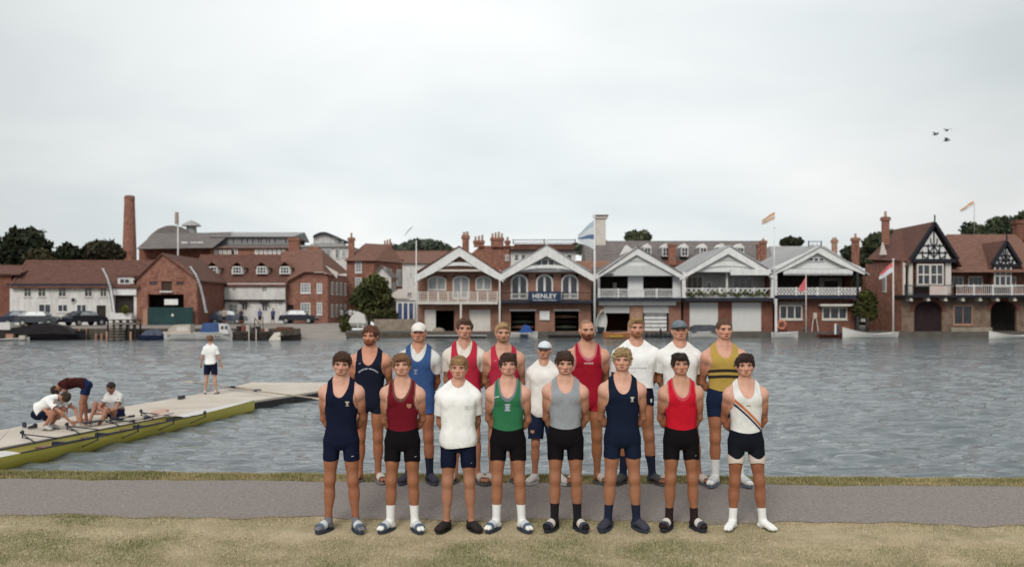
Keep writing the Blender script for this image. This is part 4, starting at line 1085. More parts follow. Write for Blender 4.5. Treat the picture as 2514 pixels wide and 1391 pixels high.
yr_ = Y2 + 5.5
roofx(b, PX(455, Y2), x1 + .2, PZ(694, Y2), PZ(626, yr_), Y2, Y2 + 11, M_tile)
zslope = lambda px_, py_: None
for dxp in (521, 582, 642, 699):
    yy = Y2 + 1.0; a = hole(dxp, 663, 23, 18, yy); e_ = MB()
    mb = MB(); mb.box(a[0] - .12, a[1] + .12, yy + .1, yy + 3.2, a[2] - .05, a[3] + .03); dm = mb.build('dormer', M_cream, b)
    window(dm, a[0], a[1], a[2], a[3], yy + .1, cols=3, rows=2, fr=.1, bar_=.06, m=M_paint, sill=False, name='dormer_window', proud=True)
    c_ = (a[0] + a[1]) / 2; w_ = (a[1] - a[0]) / 2 + .3
    gable_roof(dm, c_ - w_ + .1, c_ + w_ - .1, a[3], c_, a[3] + .62, yy + .2, yy + 4, M_tile2, over=.35, side=.1, th=.1, name='dormer_roof')

Y3 = 114.0
b = building('brick_house', 'red brick corner house with half hipped roof and white sashes', 760, Y3)
x0, x1, x2 = PX(701, Y3), PX(805, Y3), PX(852, Y3)
ws = [(750, 707, 24, 24), (784, 707, 13, 24), (750, 757, 24, 28), (784, 757, 13, 30)]
dr = (PX(708, Y3), PX(722, Y3), zq, PZ(748, Y3))
mb = wallm(MB(), x0, x1, zq, PZ(690, Y3), Y3 - .3, holes=[hole(*q, Y3) for q in ws] + [dr])
mb.prism([(x0, PZ(690, Y3)), (x1, PZ(690, Y3)), (x1, PZ(676, Y3)), (PX(795, Y3), PZ(669, Y3)), (PX(750, Y3), PZ(669, Y3))], Y3 - .3, Y3 + .05); mb.build('wall', M_brick, b)
for q in ws: win(b, *q, Y3 - .3, cols=3 if q[2] > 20 else 2, rows=3, fr=.1, g=M_glassl)
solid(b, 'door', M_wood, dr[0], dr[1], Y3 - .1, Y3, zq, dr[3])
ws2 = [(812, 705, 7, 22), (826, 705, 7, 22), (838, 705, 7, 22), (848, 705, 5, 20), (838, 675, 7, 18), (848, 676, 5, 18), (815, 760, 9, 20), (835, 758, 7, 24)]
# receding side wall towards the right
def side_wall(par, pxa, Ya, pxb, Yb, pyt, pyb_z, m, wins, wh, name='side_wall'):
    A = Vector((PX(pxa, Ya), Ya, 0)); B = Vector((PX(pxb, Yb), Yb, 0)); d = (B - A); n = Vector((d.y, -d.x, 0)).normalized()
    if n.y > 0: n = -n
    z0 = pyb_z; z1 = PZ(pyt, Ya)
    mb = MB(); mb.add([A + Vector((0, 0, z0)), B + Vector((0, 0, z0)), B + Vector((0, 0, z1)), A + Vector((0, 0, z1)), A - n * .3 + Vector((0, 0, z0)), B - n * .3 + Vector((0, 0, z0)), B - n * .3 + Vector((0, 0, z1)), A - n * .3 + Vector((0, 0, z1))], [(0, 1, 2, 3), (4, 7, 6, 5), (3, 2, 6, 7), (0, 4, 5, 1), (1, 5, 6, 2), (0, 3, 7, 4)])
    w = mb.build(name, m, par)
    for t, za, zb in wins:
        c = A + d * t; u = d.normalized() * wh / 2
        mb = MB(); q = []
        for k in (.0, .08): q += [c - u + n * k + Vector((0, 0, za)), c + u + n * k + Vector((0, 0, za)), c + u + n * k + Vector((0, 0, zb)), c - u + n * k + Vector((0, 0, zb))]
        mb.add(q, [(0, 1, 2, 3), (4, 5, 6, 7), (0, 1, 5, 4), (1, 2, 6, 5), (2, 3, 7, 6), (3, 0, 4, 7)]); f = mb.build('window', M_paint, par)
        for s0, s1 in ((-.85, -.08), (.08, .85)):
            MB().add([c + u * s0 + n * .085 + Vector((0, 0, za + .12)), c + u * s1 + n * .085 + Vector((0, 0, za + .12)), c + u * s1 + n * .085 + Vector((0, 0, zb - .12)), c + u * s0 + n * .085 + Vector((0, 0, zb - .12))], [(0, 1, 2, 3)]).build('pane', M_glassl, f, fix=False)
    return w
side_wall(b, 805, Y3 - .29, 853, Y3 + 9, 672, zq, M_brick, [(t, z, z + 1.5) for t in (.2, .42, .64, .86) for z in (1.0, 3.6)], .85)
solid(b, 'back_wall', M_brickd, x0 + .02, x1 - .3, Y3 + .4, Y3 + 9, zq, PZ(692, Y3))
zE, zR = PZ(674, Y3), PZ(612, Y3 + 5)
V_ = [(x0 - .2, Y3 - .8, PZ(697, Y3)), (PX(750, Y3), Y3 - .8, PZ(668, Y3)), (PX(797, Y3), Y3 - .8, PZ(668, Y3)), (x1 + .4, Y3 - .8, PZ(676, Y3)), (PX(742, Y3 + 5), Y3 + 5, zR), (PX(790, Y3 + 5), Y3 + 5, zR), (PX(858, Y3 + 9.3), Y3 + 9.3, PZ(670, Y3 + 9)), (PX(800, Y3 + 13), Y3 + 13, zR - .2), (x0 - .2, Y3 + 12, PZ(690, Y3)), (PX(690, Y3 + 5), Y3 + 5, zR - .3)]
np_mesh('roof', V_, [(0, 1, 4, 9), (1, 2, 5, 4), (2, 3, 6, 5), (5, 6, 7), (4, 5, 7, 9), (9, 7, 8), (0, 9, 8)], M_tile2, b)
# half timbered side gable
MB().prism([(PX(793, Y3), PZ(650, Y3)), (PX(825, Y3), PZ(668, Y3)), (PX(822, Y3), PZ(682, Y3))], Y3 + 1.2, Y3 + 1.5).build('white_gable', M_cream, b)
chimney(b, 708, 734, 583, 632, Y3 + 6, pots=0, m=M_brick)
chimney(b, 755, 782, 607, 628, Y3 + 7, pots=2, m=M_brick, poth=6)

Y4 = 128.0
b = building('tall_brick_house', 'tall brick house with hipped tile roof and white sash windows', 915, Y4)
x0, x1 = PX(851, Y4), PX(918, Y4); ze = PZ(640, Y4)
ws = [(880, 654, 16, 30), (880, 694, 16, 26)]
wallm(MB(), x0, x1, zq, ze, Y4, holes=[hole(*q, Y4) for q in ws]).build('wall', M_brick, b)
for q in ws: win(b, *q, Y4, cols=2, rows=3, fr=.12, g=M_glassl)
side_wall(b, 918, Y4 + .02, 990, Y4 + 7, 641, zq, M_brick, [(.22, 5.0, 7.2), (.5, 5.0, 7.2), (.84, 5.0, 7.2), (.30, 1.8, 3.9)], 1.2)
solid(b, 'back_wall', M_brickd, x0, x1, Y4 + .5, Y4 + 8, zq, ze - .2)
yr_ = Y4 + 5
V_ = [(x0 - .3, Y4 - .5, ze), (x1 + .2, Y4 - .5, ze), (PX(993, Y4 + 7), Y4 + 7, PZ(646, Y4 + 7)), (PX(897, yr_), yr_, PZ(597, yr_)), (PX(955, yr_ + 3), yr_ + 3, PZ(600, yr_ + 3)), (x0 - .3, Y4 + 11, ze)]
np_mesh('roof', V_, [(0, 1, 3), (1, 2, 4, 3), (0, 3, 5), (3, 4, 5), (4, 2, 5)], M_tile2, b)
chimney(b, 855, 869, 583, 640, Y4 + 1, pots=1, m=M_brick, poth=14); chimney(b, 941, 960, 600, 612, Y4 + 8, pots=3, poth=12)
b = building('white_gabled_lodge', 'small white gabled lodge half hidden by the riverside tree', 935, 120)
yy = 119.0; x0, x1, xm = PX(917, yy), PX(960, yy), PX(934, yy)
mb = wallm(MB(), x0, x1, zq, PZ(680, yy), yy, holes=[hole(935, 664, 8, 12, yy)]); mb.prism([(x0, PZ(680, yy)), (x1, PZ(680, yy)), (PX(944, yy), PZ(656, yy)), (xm, PZ(655, yy))], yy, yy + .35); mb.build('wall', M_white, b)
solid(b, 'side_wall', M_white, x0, x1, yy + .4, yy + 5, zq, PZ(690, yy))
gable_roof(b, x0, x1, PZ(676, yy), xm + .15, PZ(651, yy), yy, yy + 6, M_slate, over=.3, side=.2)
win(b, 935, 686, 9, 14, yy, cols=2, rows=2, fr=.08, sill=False, proud=True)

# ---------- the old brewery behind
Y5 = 150.0; zg = GQ + .3
b = building('brewery', 'grey roofed brick brewery building behind the inn', 560, Y5)
solid(b, 'wall', M_brickd, PX(335, Y5), PX(705, Y5), Y5 + 1, Y5 + 16, zg, PZ(604, Y5))
wq = [(530 + 11 * k, 620, 8, 14) for k in range(5)] + [(577, 620, 14, 18)] + [(630 + 11 * k, 618, 8, 12) for k in range(7)]
wallm(MB(), PX(515, Y5), PX(705, Y5), zg, PZ(606, Y5), Y5, holes=[hole(*q, Y5) for q in wq]).build('front_wall', M_brick, b)
for q in wq: win(b, *q, Y5, cols=1, rows=2, fr=.16, g=M_glassl, sill=False)
MB().add([(PX(510, Y5), Y5 - .5, PZ(609, Y5)), (PX(722, Y5), Y5 - .5, PZ(609, Y5)), (PX(722, Y5), Y5 + 3, PZ(597, Y5)), (PX(518, Y5), Y5 + 3, PZ(597, Y5))], [(0, 1, 2, 3)]).build('skirt_roof', M_slate, b, fix=False)
yy = Y5 + 3
gl = MB(); 
x0, x1 = PX(522, yy), PX(712, yy); z0, z1 = PZ(598, yy), PZ(583, yy)
f = MB(); f.box(x0, x1, yy, yy + .3, z0 - .1, z0 + .12); f.box(x0, x1, yy, yy + .3, z1 - .12, z1 + .1)
for k in range(29): x = x0 + (x1 - x0) * k / 28; f.box(x - .09, x + .09, yy, yy + .3, z0, z1)
fo = f.build('window_band', M_lead, b)
rs = random.Random(3)
for k in range(28):
    xa_, xb_ = x0 + (x1 - x0) * k / 28 + .1, x0 + (x1 - x0) * (k + 1) / 28 - .1
    MB().box(xa_, xb_, yy + .12, yy + .16, z0 + .12, z1 - .12).build('pane', M_glassl if rs.random() < .6 else M_glass, fo)
V_ = [(x0 - .3, yy - .6, z1 + .1), (x1 + .6, yy - .6, z1 + .1), (PX(728, yy), yy + 6, PZ(570, yy + 6)), (PX(532, yy), yy + 6, PZ(570, yy + 6)), (x0 - .3, yy + 12, z1), (x1 + .6, yy + 12, z1)]
np_mesh('roof', V_, [(0, 1, 2, 3), (3, 2, 5, 4), (0, 3, 4), (1, 5, 2)], M_lead, b)
solid(b, 'clerestory_core', M_dark, x0, x1, yy + .4, yy + 11, z0 - 1, z1)
# malthouse roofs to the left
yy = Y5 - 2
V_ = [(PX(334, yy), yy, PZ(611, yy)), (PX(522, yy), yy, PZ(608, yy)), (PX(540, yy), yy + 7, PZ(569, yy + 7)), (PX(470, yy), yy + 7, PZ(571, yy + 7)), (PX(336, yy), yy + 7, PZ(572, yy + 7)), (PX(330, yy), yy + 14, PZ(608, yy))]
np_mesh('roof', V_, [(0, 1, 2, 3, 4), (0, 4, 5), (4, 3, 2, 5)], M_slate, b)
V_ = []; yy = Y5 + 6
prof_ = [(362, 584), (372, 572), (388, 558), (408, 550), (425, 549), (445, 553), (462, 562), (480, 578)]
for j, (dy, s) in enumerate(((0, .88), (3, 1.0), (8, .8))):
    for px_, py_ in prof_: V_.append((PX(px_, yy + dy), yy + dy, PZ(590 + (py_ - 590) * s, yy)))
F_ = [(j * 8 + i, j * 8 + i + 1, j * 8 + i + 9, j * 8 + i + 8) for j in range(2) for i in range(7)]
np_mesh('kiln_roof', V_, F_, M_slate, b, smooth=True); MB().prism([(PX(a, yy), PZ(590 + (c - 590) * .88, yy)) for a, c in prof_] + [(PX(480, yy), PZ(600, yy)), (PX(362, yy), PZ(600, yy))], yy, yy + .2).build('kiln_gable', M_slate, b)
for px_ in (452, 489, 474): 
    MB().box(PX(px_ - 8, Y5), PX(px_ + 8, Y5), Y5 + .2, Y5 + .6, PZ(597, Y5), PZ(593, Y5)).build('skylight', M_paint, b)
# ventilator: flared white cowl
yy = Y5 + 8; c = PX(470, yy)
def conez(mb, c, y, prof, n=14):
    vs = []; fs = []
    for r, z in prof:
        for k in range(n): t = 2 * math.pi * k / n; vs.append((c + r * math.cos(t), y + r * math.sin(t), z))
    for j in range(len(prof) - 1):
        for k in range(n): fs.append((j * n + k, j * n + (k + 1) % n, (j + 1) * n + (k + 1) % n, (j + 1) * n + k))
    fs += [tuple(reversed(range(n))), tuple(range((len(prof) - 1) * n, len(prof) * n))]
    return mb.add(vs, fs)
conez(MB(), c, yy, [(.85, PZ(572, yy)), (.75, PZ(553, yy))]).build('ventilator', M_lead, b)
conez(MB(), c, yy, [(1.55, PZ(555, yy)), (1.3, PZ(550, yy)), (.6, PZ(544, yy)), (.1, PZ(541, yy))]).build('ventilator_cowl', M_lead, b)
b = building('chimney_stack', 'tall tapering red brick factory chimney rising above the roofs', 318, 140, cat='chimney')
yy = 140.0; c = PX(318, yy); u = yy / FPX
conez(MB(), c, yy, [(17.5 * u, GQ), (16.5 * u, PZ(618, yy)), (12.2 * u, PZ(492, yy)), (12.6 * u, PZ(491, yy)), (12.6 * u, PZ(484, yy)), (11.5 * u, PZ(481, yy))], 20).build('shaft', M_brick, b, smooth=False)
conez(MB(), c, yy, [(9.5 * u, PZ(480.9, yy)), (9.3 * u, PZ(480.2, yy))], 16).build('flue', M_dark, b)
b = building('flue_pipe', 'slim pale flue pipe with thicker cap above the malthouse', 434, 146, cat='chimney')
yy = 147.0; c = PX(436, yy)
MB().tube([(PX(437, yy), yy, GQ), (PX(437, yy), yy, PZ(548, yy))], .12, 8).build('pole', M_paint, b)
MB().tube([(PX(434, yy), yy, PZ(550, yy)), (PX(434, yy), yy, PZ(521, yy))], [.30, .26], 10).build('pipe', mat('buff', (.36, .29, .26), .8, var=.2), b)
b = building('glass_pavilion', 'pale modern pavilion with curved roof and glazed upper floor', 805, 150)
yy = 152.0
solid(b, 'wall', M_white, PX(740, yy), PX(856, yy), yy, yy + 9, GQ, PZ(606, yy))
for q in ((765, 622, 30, 22), (800, 622, 26, 22), (828, 622, 10, 26), (844, 622, 10, 20)): win(b, *q, yy - .05, cols=2, rows=1, fr=.1, g=M_glassl if q[0] != 828 else M_glass, sill=False, proud=True)
MB().box(PX(736, yy), PX(858, yy), yy - .5, yy + 9.5, PZ(606, yy), PZ(602, yy)).build('terrace', M_lead, b)
x0, x1 = PX(767, yy), PX(838, yy); z0 = PZ(598, yy)
f = MB(); pts_ = [(x0 + (x1 - x0) * k / 14, PZ(590, yy) + (PZ(573, yy) - PZ(590, yy)) * math.sin(math.pi * min(1, (k + 1.5) / 13)) ** .8) for k in range(15)]
for k in range(15): x, z = pts_[k]; f.box(x - .1, x + .1, yy + 1, yy + 1.2, z0, z)
f.box(x0, x1, yy + 1, yy + 1.2, z0 - .1, z0 + .15); fo = f.build('glazing', M_paint, b)
for k in range(14): MB().prism([(pts_[k][0], z0), (pts_[k + 1][0], z0), (pts_[k + 1][0], pts_[k + 1][1] - .1), (pts_[k][0], pts_[k][1] - .1)], yy + 1.1, yy + 1.14).build('pane', M_glassl if k % 4 else M_glass, fo)
MB().prism(pts_ + [(x, z + .28) for x, z in reversed(pts_)], yy + .4, yy + 8).build('roof', M_iron, b)
MB().box(PX(762, yy), PX(842, yy), yy + .3, yy + 8, PZ(602, yy) - .0, PZ(598, yy)).build('parapet', M_lead, b)
solid(b, 'core', M_cream, x0 + .5, x1 - .5, yy + 3, yy + 7, PZ(602, yy), PZ(588, yy))

# houses between the tall brick house and the boathouses
b = building('white_villa', 'white rendered villa partly behind the first boathouse', 1000, 118)
yy = 118.0
ws = [(1008, 676, 7, 16)]
wallm(MB(), PX(988, yy), PX(1075, yy), GQ, PZ(645, yy), yy, holes=[hole(*q, yy) for q in ws]).build('wall', M_white, b)
win(b, *ws[0], yy, cols=2, rows=2, fr=.08, sill=False)
MB().add([(PX(986, yy), yy - .4, PZ(646, yy)), (PX(1080, yy), yy - .4, PZ(646, yy)), (PX(1080, yy), yy + 6, PZ(622, yy + 6)), (PX(996, yy), yy + 6, PZ(622, yy + 6))], [(0, 1, 2, 3)]).build('roof', M_tile2, b, fix=False)
b = building('cafe', 'low white flat roofed cafe with blue glazed conservatory', 965, 106)
yy = 106.0
ws = [(937, 749, 12, 8), (955, 749, 10, 8)]
wallm(MB(), PX(924, yy), PX(985, yy), GQ, PZ(740, yy), yy, holes=[hole(*q, yy) for q in ws]).build('wall', M_white, b)
for q in ws: win(b, *q, yy, cols=1, rows=1, fr=.05, sill=False)
MB().box(PX(915, yy), PX(990, yy), yy - .6, yy + 6, PZ(740, yy), PZ(733, yy)).build('roof', M_slate, b)
solid(b, 'back', M_white, PX(924, yy), PX(1030, yy), yy + .6, yy + 5, GQ, PZ(742, yy))
yc = yy - 2.5
x0, x1 = PX(975, yc), PX(1030, yc); z0, z1 = GQ, PZ(741, yc)
f = MB(); f.box(x0 - .05, x1, yc, yc + .12, z1 - .12, z1 + .1); f.box(x0, x1, yc, yc + .12, z0 + .05, z0 + .3)
for k in range(5): x = x0 + (x1 - x0) * k / 4; f.box(x - .08, x + .08, yc - .01, yc + .13, z0, z1)
fo = f.build('conservatory', M_paint, b)
for k in range(4): MB().box(x0 + (x1 - x0) * k / 4 + .08, x0 + (x1 - x0) * (k + 1) / 4 - .08, yc + .04, yc + .07, z0 + .3, z1 - .12).build('pane', mat('blue_glass', (.05, .075, .16), .15, spec=.6, var=.5, scale=.8), fo)
MB().box(x0 - .2, x1, yc - .1, yc + 2.5, z1 + .1, z1 + .22).build('conservatory_roof', M_lead, b)
MB().prism([(PX(935, yy), PZ(733, yy)), (PX(1026, yy), PZ(733, yy)), (PX(1026, yy), PZ(708, yy)), (PX(970, yy), PZ(708, yy))], yy + 3, yy + 3.3).build('upper_storey', M_cream, b)
win(b, 1005, 722, 10, 12, yy + 3, cols=2, rows=1, fr=.05, sill=False, proud=True)
o = MB(); o.box(PX(928, 100), PX(1032, 97), 97, 97.5, AZ - .3, PZ(783, 97)); o = o.build('stone_wall', M_stonew); tag(o, 'rough flint stone garden wall left of the boathouses', 'wall')
o = MB().box(PX(855, 95), PX(1030, 95), 93.5, 97, -2, AZ + .05).build('landing_strip', mat('landing', (.19, .175, .155), .95, var=.3, bump=.3)); o['kind'] = 'structure'
# ================================================================== THE BOATHOUSES
YF = 92.6
def barge(par, xl, xr, ze, xa, za, y, w, m, curve=0.0, name='bargeboard', th=.14):
    """two fascia boards that meet at the apex; the lower edge may be cut to a curve"""
    for s, xe in ((0, xl), (1, xr)):
        n = 12; up = []; dn = []
        for k in range(n + 1):
            t = k / n; x = xe + (xa - xe) * t; z = ze + (za - ze) * t
            up.append((x, z)); dn.append((x, z - w - curve * math.sin(math.pi * t) ** 1.2 - w * .6 * t))
        MB().prism(up + dn[::-1], y - th, y).build(name, m, par)
def arc_band(par, name, m, x0, x1, z0, rise, w, y, th=.1, n=16):
    c = (x0 + x1) / 2; a = (x1 - x0) / 2
    o = [(c + a * math.cos(math.pi * k / n), z0 + rise * math.sin(math.pi * k / n)) for k in range(n + 1)]
    i = [(c + (a - w * .6) * math.cos(math.pi * k / n), z0 + (rise - w) * math.sin(math.pi * k / n)) for k in range(n + 1)]
    return MB().prism(o + i[::-1], y - th, y).build(name, m, par)
def lunette(par, name, m, px0, px1, py0, py1, Y, scal=0):
    x0, x1, z0, z1 = PX(px0, Y), PX(px1, Y), PZ(py1, Y), PZ(py0, Y); n = 28; pts = [(x0, z0), (x1, z0)]
    for k in range(n + 1):
        t = k / n; x = x1 + (x0 - x1) * t; pts.append((x, z0 + (z1 - z0) * math.sin(math.pi * t) ** .75 * (1 - .10 * scal * abs(math.sin(t * math.pi * 6)))))
    return MB().prism(pts, Y - .05, Y).build(name, m, par)
def shell(b, xl, xr, ze, xa, za, depth, m, mroof, over=1.3, side=.25, base=None):
    """side walls, back and roof behind a front wall"""
    base = AZ if base is None else base
    solid(b, 'side_wall', m, xl, xl + .3, YF + .36, YF + depth, base, ze); solid(b, 'side_wall', m, xr - .3, xr, YF + .36, YF + depth, base, ze)
    MB().prism([(xl, base), (xr, base), (xr, ze), (xa, za - .2), (xl, ze)], YF + depth, YF + depth + .3).build('back_wall', m, b)
    solid(b, 'inner_floor', M_wood, xl + .3, xr - .3, YF + .4, YF + depth, PZ(742, YF) - .1, PZ(742, YF))
    return gable_roof(b, xl, xr, ze, xa, za, YF, YF + depth, mroof, over=over, side=side)
G = 'Victorian boathouses along the river'
M_gtint = mat('grey_green_paint', (.13, .14, .11), .6, var=.3)
M_bath = mat('boathouse_brick', (.20, .095, .065), .92, var=.3, scale=1.3, bump=.4, bscale=9, col2=(.31, .17, .125))
# --- first: brick with cream frames, curved boards
b = building('boathouse', 'pinkish brick boathouse with cream arched windows and curved gable boards, leftmost of five', 1127, YF, AZ, 'boathouse', G)
xl, xr, xa = PX(1026, YF), PX(1229, YF), PX(1129, YF); yb = YF - .9
ze, za = PZ(667, YF), PZ(608, YF)
hs = [hole(1073, 695, 46, 36, YF), hole(1187, 695, 40, 36, YF), hole(1132, 705, 42, 57, YF)]
dd = [(PX(1044, YF), PX(1115, YF), AZ + .02, PZ(762, YF)), (PX(1152, YF), PX(1204, YF), AZ + .02, PZ(760, YF))]
mb = wallm(MB(), xl, xr, AZ, ze, YF, holes=hs + dd); mb.prism([(xl, ze), (xr, ze), (xa, za - .3)], YF, YF + .35); mb.build('wall', M_bath, b)
for q, c in zip(hs, (2, 2, 2)): window(b, *q, YF, cols=2, rows=1, fr=.14, bar_=.12, m=M_cream, g=M_glassl, arch=.35, sill=False)
solid(b, 'sliding_door', M_cream, PX(1043, YF), PX(1070, YF), YF - .08, YF - .01, AZ + .03, PZ(760, YF)); solid(b, 'garage_door', M_cream, dd[1][0], dd[1][1], YF + .08, YF + .16, dd[1][2], dd[1][3])
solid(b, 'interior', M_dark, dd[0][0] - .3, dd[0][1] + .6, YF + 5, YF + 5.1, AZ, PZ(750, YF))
shell(b, xl, xr, ze, xa, za + .12, 15, M_bath, M_tile2, over=1.5, side=.0)
barge(b, PX(1019, yb), PX(1236, yb), PZ(678, yb), PX(1129, yb), PZ(606, yb), yb - .4, .55, M_paint, curve=.15)
arc_band(b, 'gable_arch', M_paint, PX(1026, yb), PX(1230, yb), PZ(690, yb), PZ(644, yb) - PZ(690, yb), .30, yb - .3)
MB().prism([(PX(1040, yb), PZ(662, yb)), (PX(1218, yb), PZ(662, yb)), (xa, PZ(609, yb))], yb - .25, yb - .05).build('gable_panel', M_paint, b)
lunette(b, 'gable_opening', mat('gable_dark', (.075, .035, .026), .9, var=.2), 1108, 1157, 627, 643, yb - .28, 1)
lunette(b, 'gable_frieze', MATS['gable_dark'], 1062, 1198, 652, 663, yb - .28, 1)
for q in ((1090, 1104), (1162, 1176)): lunette(b, 'gable_light', MATS['gable_dark'], q[0], q[1], 637, 643, yb - .28)
MB().box(PX(1050, YF), PX(1212, YF), yb - .45, yb - .06, PZ(667, YF), PZ(662.5, YF)).build('cornice', M_cream, b)
zf = PZ(743, YF - 1.2)
MB().box(PX(1024, yb), PX(1222, yb), YF - 1.3, YF - .02, zf - .12, zf + .1).build('balcony_floor', M_cream, b)
railing(b, PX(1028, yb), PX(1221, yb), zf + .1, PZ(716, yb), YF - 1.2, M_cream, post=.95, kind='grid', bal=.19)
for q in (1024, 1132, 1227): MB().box(PX(q, yb) - .08, PX(q, yb) + .08, YF - 1.35, YF - 1.2, AZ, zf - .12 if q == 1132 else PZ(664, YF)).build('post', M_cream, b)
chimney(b, 1135, 1151, 577, 625, YF + 5, pots=2, m=M_brick, poth=9)

# --- second: brick with white arched windows, sign
b = building('boathouse', 'red brick boathouse with three white arched windows and navy name board, second from left', 1341, YF, AZ, 'boathouse', G)
xl, xr, xa = PX(1232, YF) + .002, PX(1451, YF), PX(1341, YF); ze, za = PZ(668, YF), PZ(606, YF)
hs = [hole(1275, 704, 42, 62, YF), hole(1337, 701, 42, 56, YF), hole(1399, 704, 42, 62, YF)]
dd = [(PX(1254, YF), PX(1314, YF), AZ + .02, PZ(763, YF)), (PX(1362, YF), PX(1421, YF), AZ + .02, PZ(763, YF))]
wq = hole(1337, 647, 48, 22, YF)
mb = wallm(MB(), xl, xr, AZ, ze, YF, holes=hs + dd); mb.build('wall', M_bath, b)
mb = MB(); mb.prism([(xl + .6, ze), (xr - .6, ze), (xa + .01, za - .1)], YF - .78, YF + .2); mb.build('gable_panel', M_paint, b)
for q in hs: window(b, *q, YF, cols=2, rows=1, fr=.15, bar_=.13, m=M_paint, g=M_glass, arch=.6, sill=False)
for q in (hs[0], hs[2]): railing(b, q[0] + .1, q[1] - .1, q[2], q[2] + .55, YF - .1, M_paint, post=3, bal=.16, name='window_railing')
window(b, *wq, YF - .78, cols=3, rows=1, fr=.12, bar_=.1, g=M_glass, proud=True)
shell(b, xl, xr, ze, xa, za + .12, 15, M_bath, M_lead, over=1.5, side=.0)
barge(b, PX(1226, yb), PX(1457, yb), PZ(676, yb), PX(1341, yb), PZ(604, yb), yb - .46, .58, M_paint, curve=.0)
arc_band(b, 'gable_arch', M_paint, PX(1236, yb), PX(1450, yb), PZ(688, yb), PZ(650, yb) - PZ(688, yb), .30, yb - .36)
for s in (-1, 1): MB().prism([(xa + s * 1.9, PZ(662, YF)), (xa + s * 2.9, PZ(662, YF)), (xa + s * 1.4, PZ(632, YF)), (xa + s * 1.0, PZ(632, YF))], YF - .9, YF - .79).build('bracket', M_paint, b)
MB().bar((xa, yb - .5, PZ(606, yb)), (xa, yb - .5, PZ(588, yb)), .12).build('finial', M_paint, b)
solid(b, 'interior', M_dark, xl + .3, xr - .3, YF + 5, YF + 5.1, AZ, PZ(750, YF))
zf = PZ(741, yb)
MB().box(PX(1227, yb), PX(1458, yb), YF - 1.2, YF - .02, zf - .1, zf + .12).build('balcony_floor', M_navyb, b)
railing(b, PX(1229, yb), PX(1457, yb), zf + .12, PZ(717, yb), YF - 1.1, M_iron, post=3.3, bal=.17, th=.022)
for k, d_ in enumerate(dd):
    for j in range(3):
        z = AZ + .35 + .5 * j; MB().tube([(d_[0] + .1, YF + 2.2 - .2 * j, z), ((d_[0] + d_[1]) / 2, YF + 2.2 - .2 * j, z + .02), (d_[1] - .1, YF + 2.2 - .2 * j, z)], [.10, .17, .08], 8).build('racked_boat', (M_brickp, M_gtint, M_wood)[(j + k) % 3], b)
for d_ in dd: MB().box(d_[0] - .1, d_[1] + .1, YF - .06, YF - .01, d_[3], d_[3] + .16).build('lintel', M_cream, b)
MB().box(PX(1325, YF), PX(1349, YF), YF - .15, YF - .04, PZ(785, YF), PZ(763, YF)).build('notice_board', M_paint, b)
sg = MB().box(PX(1297, yb), PX(1377, yb), YF - 1.36, YF - 1.28, PZ(738.5, yb), PZ(715, yb)).build('name_board', mat('sign_navy', (.018, .032, .075), .6, var=.1), b)
def text(par, s, size, loc, m, rx=90, rz=0, ext=.01, ax='CENTER', sp=1.05, name='lettering'):
    c = bpy.data.curves.new(name, 'FONT'); c.body = s; c.size = size; c.extrude = ext; c.align_x = ax; c.align_y = 'CENTER'; c.space_character = sp; c.offset = size * .012
    o = bpy.data.objects.new(name, c); COL.objects.link(o); o.location = loc; o.rotation_euler = (R(rx), 0, R(rz)); c.materials.append(m)
    dg = bpy.context.evaluated_depsgraph_get(); me = bpy.data.meshes.new_from_object(o.evaluated_get(dg)); bpy.data.objects.remove(o)
    o = bpy.data.objects.new(name, me); COL.objects.link(o); o.location = loc; o.rotation_euler = (R(rx), 0, R(rz)); o.parent = par; return o
text(sg, 'HENLEY', 15.5 * 92 / FPX * 1.02, (PX(1336, yb), YF - 1.375, PZ(727, yb)), mat('sign_white', (.70, .70, .68), .6, var=.05))
MB().box(PX(1308, yb), PX(1366, yb), YF - 1.375, YF - 1.362, PZ(737.2, yb), PZ(736.2, yb)).build('underline', MATS['sign_white'], sg)

# --- third: all white timber
M_wht2 = mat('white_boards', (.63, .63, .62), .7, scale=1.2, col2=(.72, .72, .71), bump=.3, bscale=3, aniso=(.4, 1, 7))
b = building('boathouse', 'white timbered boathouse with deep recessed balcony, middle of the five', 1568, YF, AZ, 'boathouse', G)
xl, xr, xa = PX(1467, YF), PX(1672, YF), PX(1562, YF); ze, za = PZ(672, YF), PZ(610, YF)
up_ = [(PX(1473, YF), PX(1542, YF), PZ(736, YF), PZ(678, YF)), (PX(1579, YF), PX(1652, YF), PZ(736, YF), PZ(678, YF))]
dd = [(PX(1482, YF), PX(1546, YF), AZ + .02, PZ(750, YF)), (PX(1579, YF), PX(1642, YF), AZ + .02, PZ(750, YF))]
wallm(MB(), xl, xr, PZ(740, YF), ze, YF, holes=up_).build('upper_wall', M_wht2, b)
wallm(MB(), xl, xr, AZ, PZ(740, YF) - .003, YF, holes=dd).build('wall', M_bath, b)
MB().prism([(xl, ze), (xr, ze), (xa, za)], YF - .78, YF + .2).build('gable_panel', M_wht2, b)
MB().prism([(PX(1502, YF), PZ(677, YF)), (PX(1655, YF), PZ(677, YF)), (PX(1625, YF), PZ(653, YF)), (PX(1515, YF), PZ(653, YF))], YF - .9, YF - .80).build('canopy', mat('canopy_grey', (.54, .54, .53), .8, var=.06), b)
MB().prism([(PX(1534, YF), PZ(642, YF)), (PX(1592, YF), PZ(642, YF)), (PX(1562, YF), PZ(623, YF))], YF - .85, YF - .785).build('gable_inset', MATS['canopy_grey'], b)
solid(b, 'balcony_back', M_dark, xl + .3, xr - .3, YF + 2.4, YF + 2.5, PZ(740, YF), PZ(676, YF))
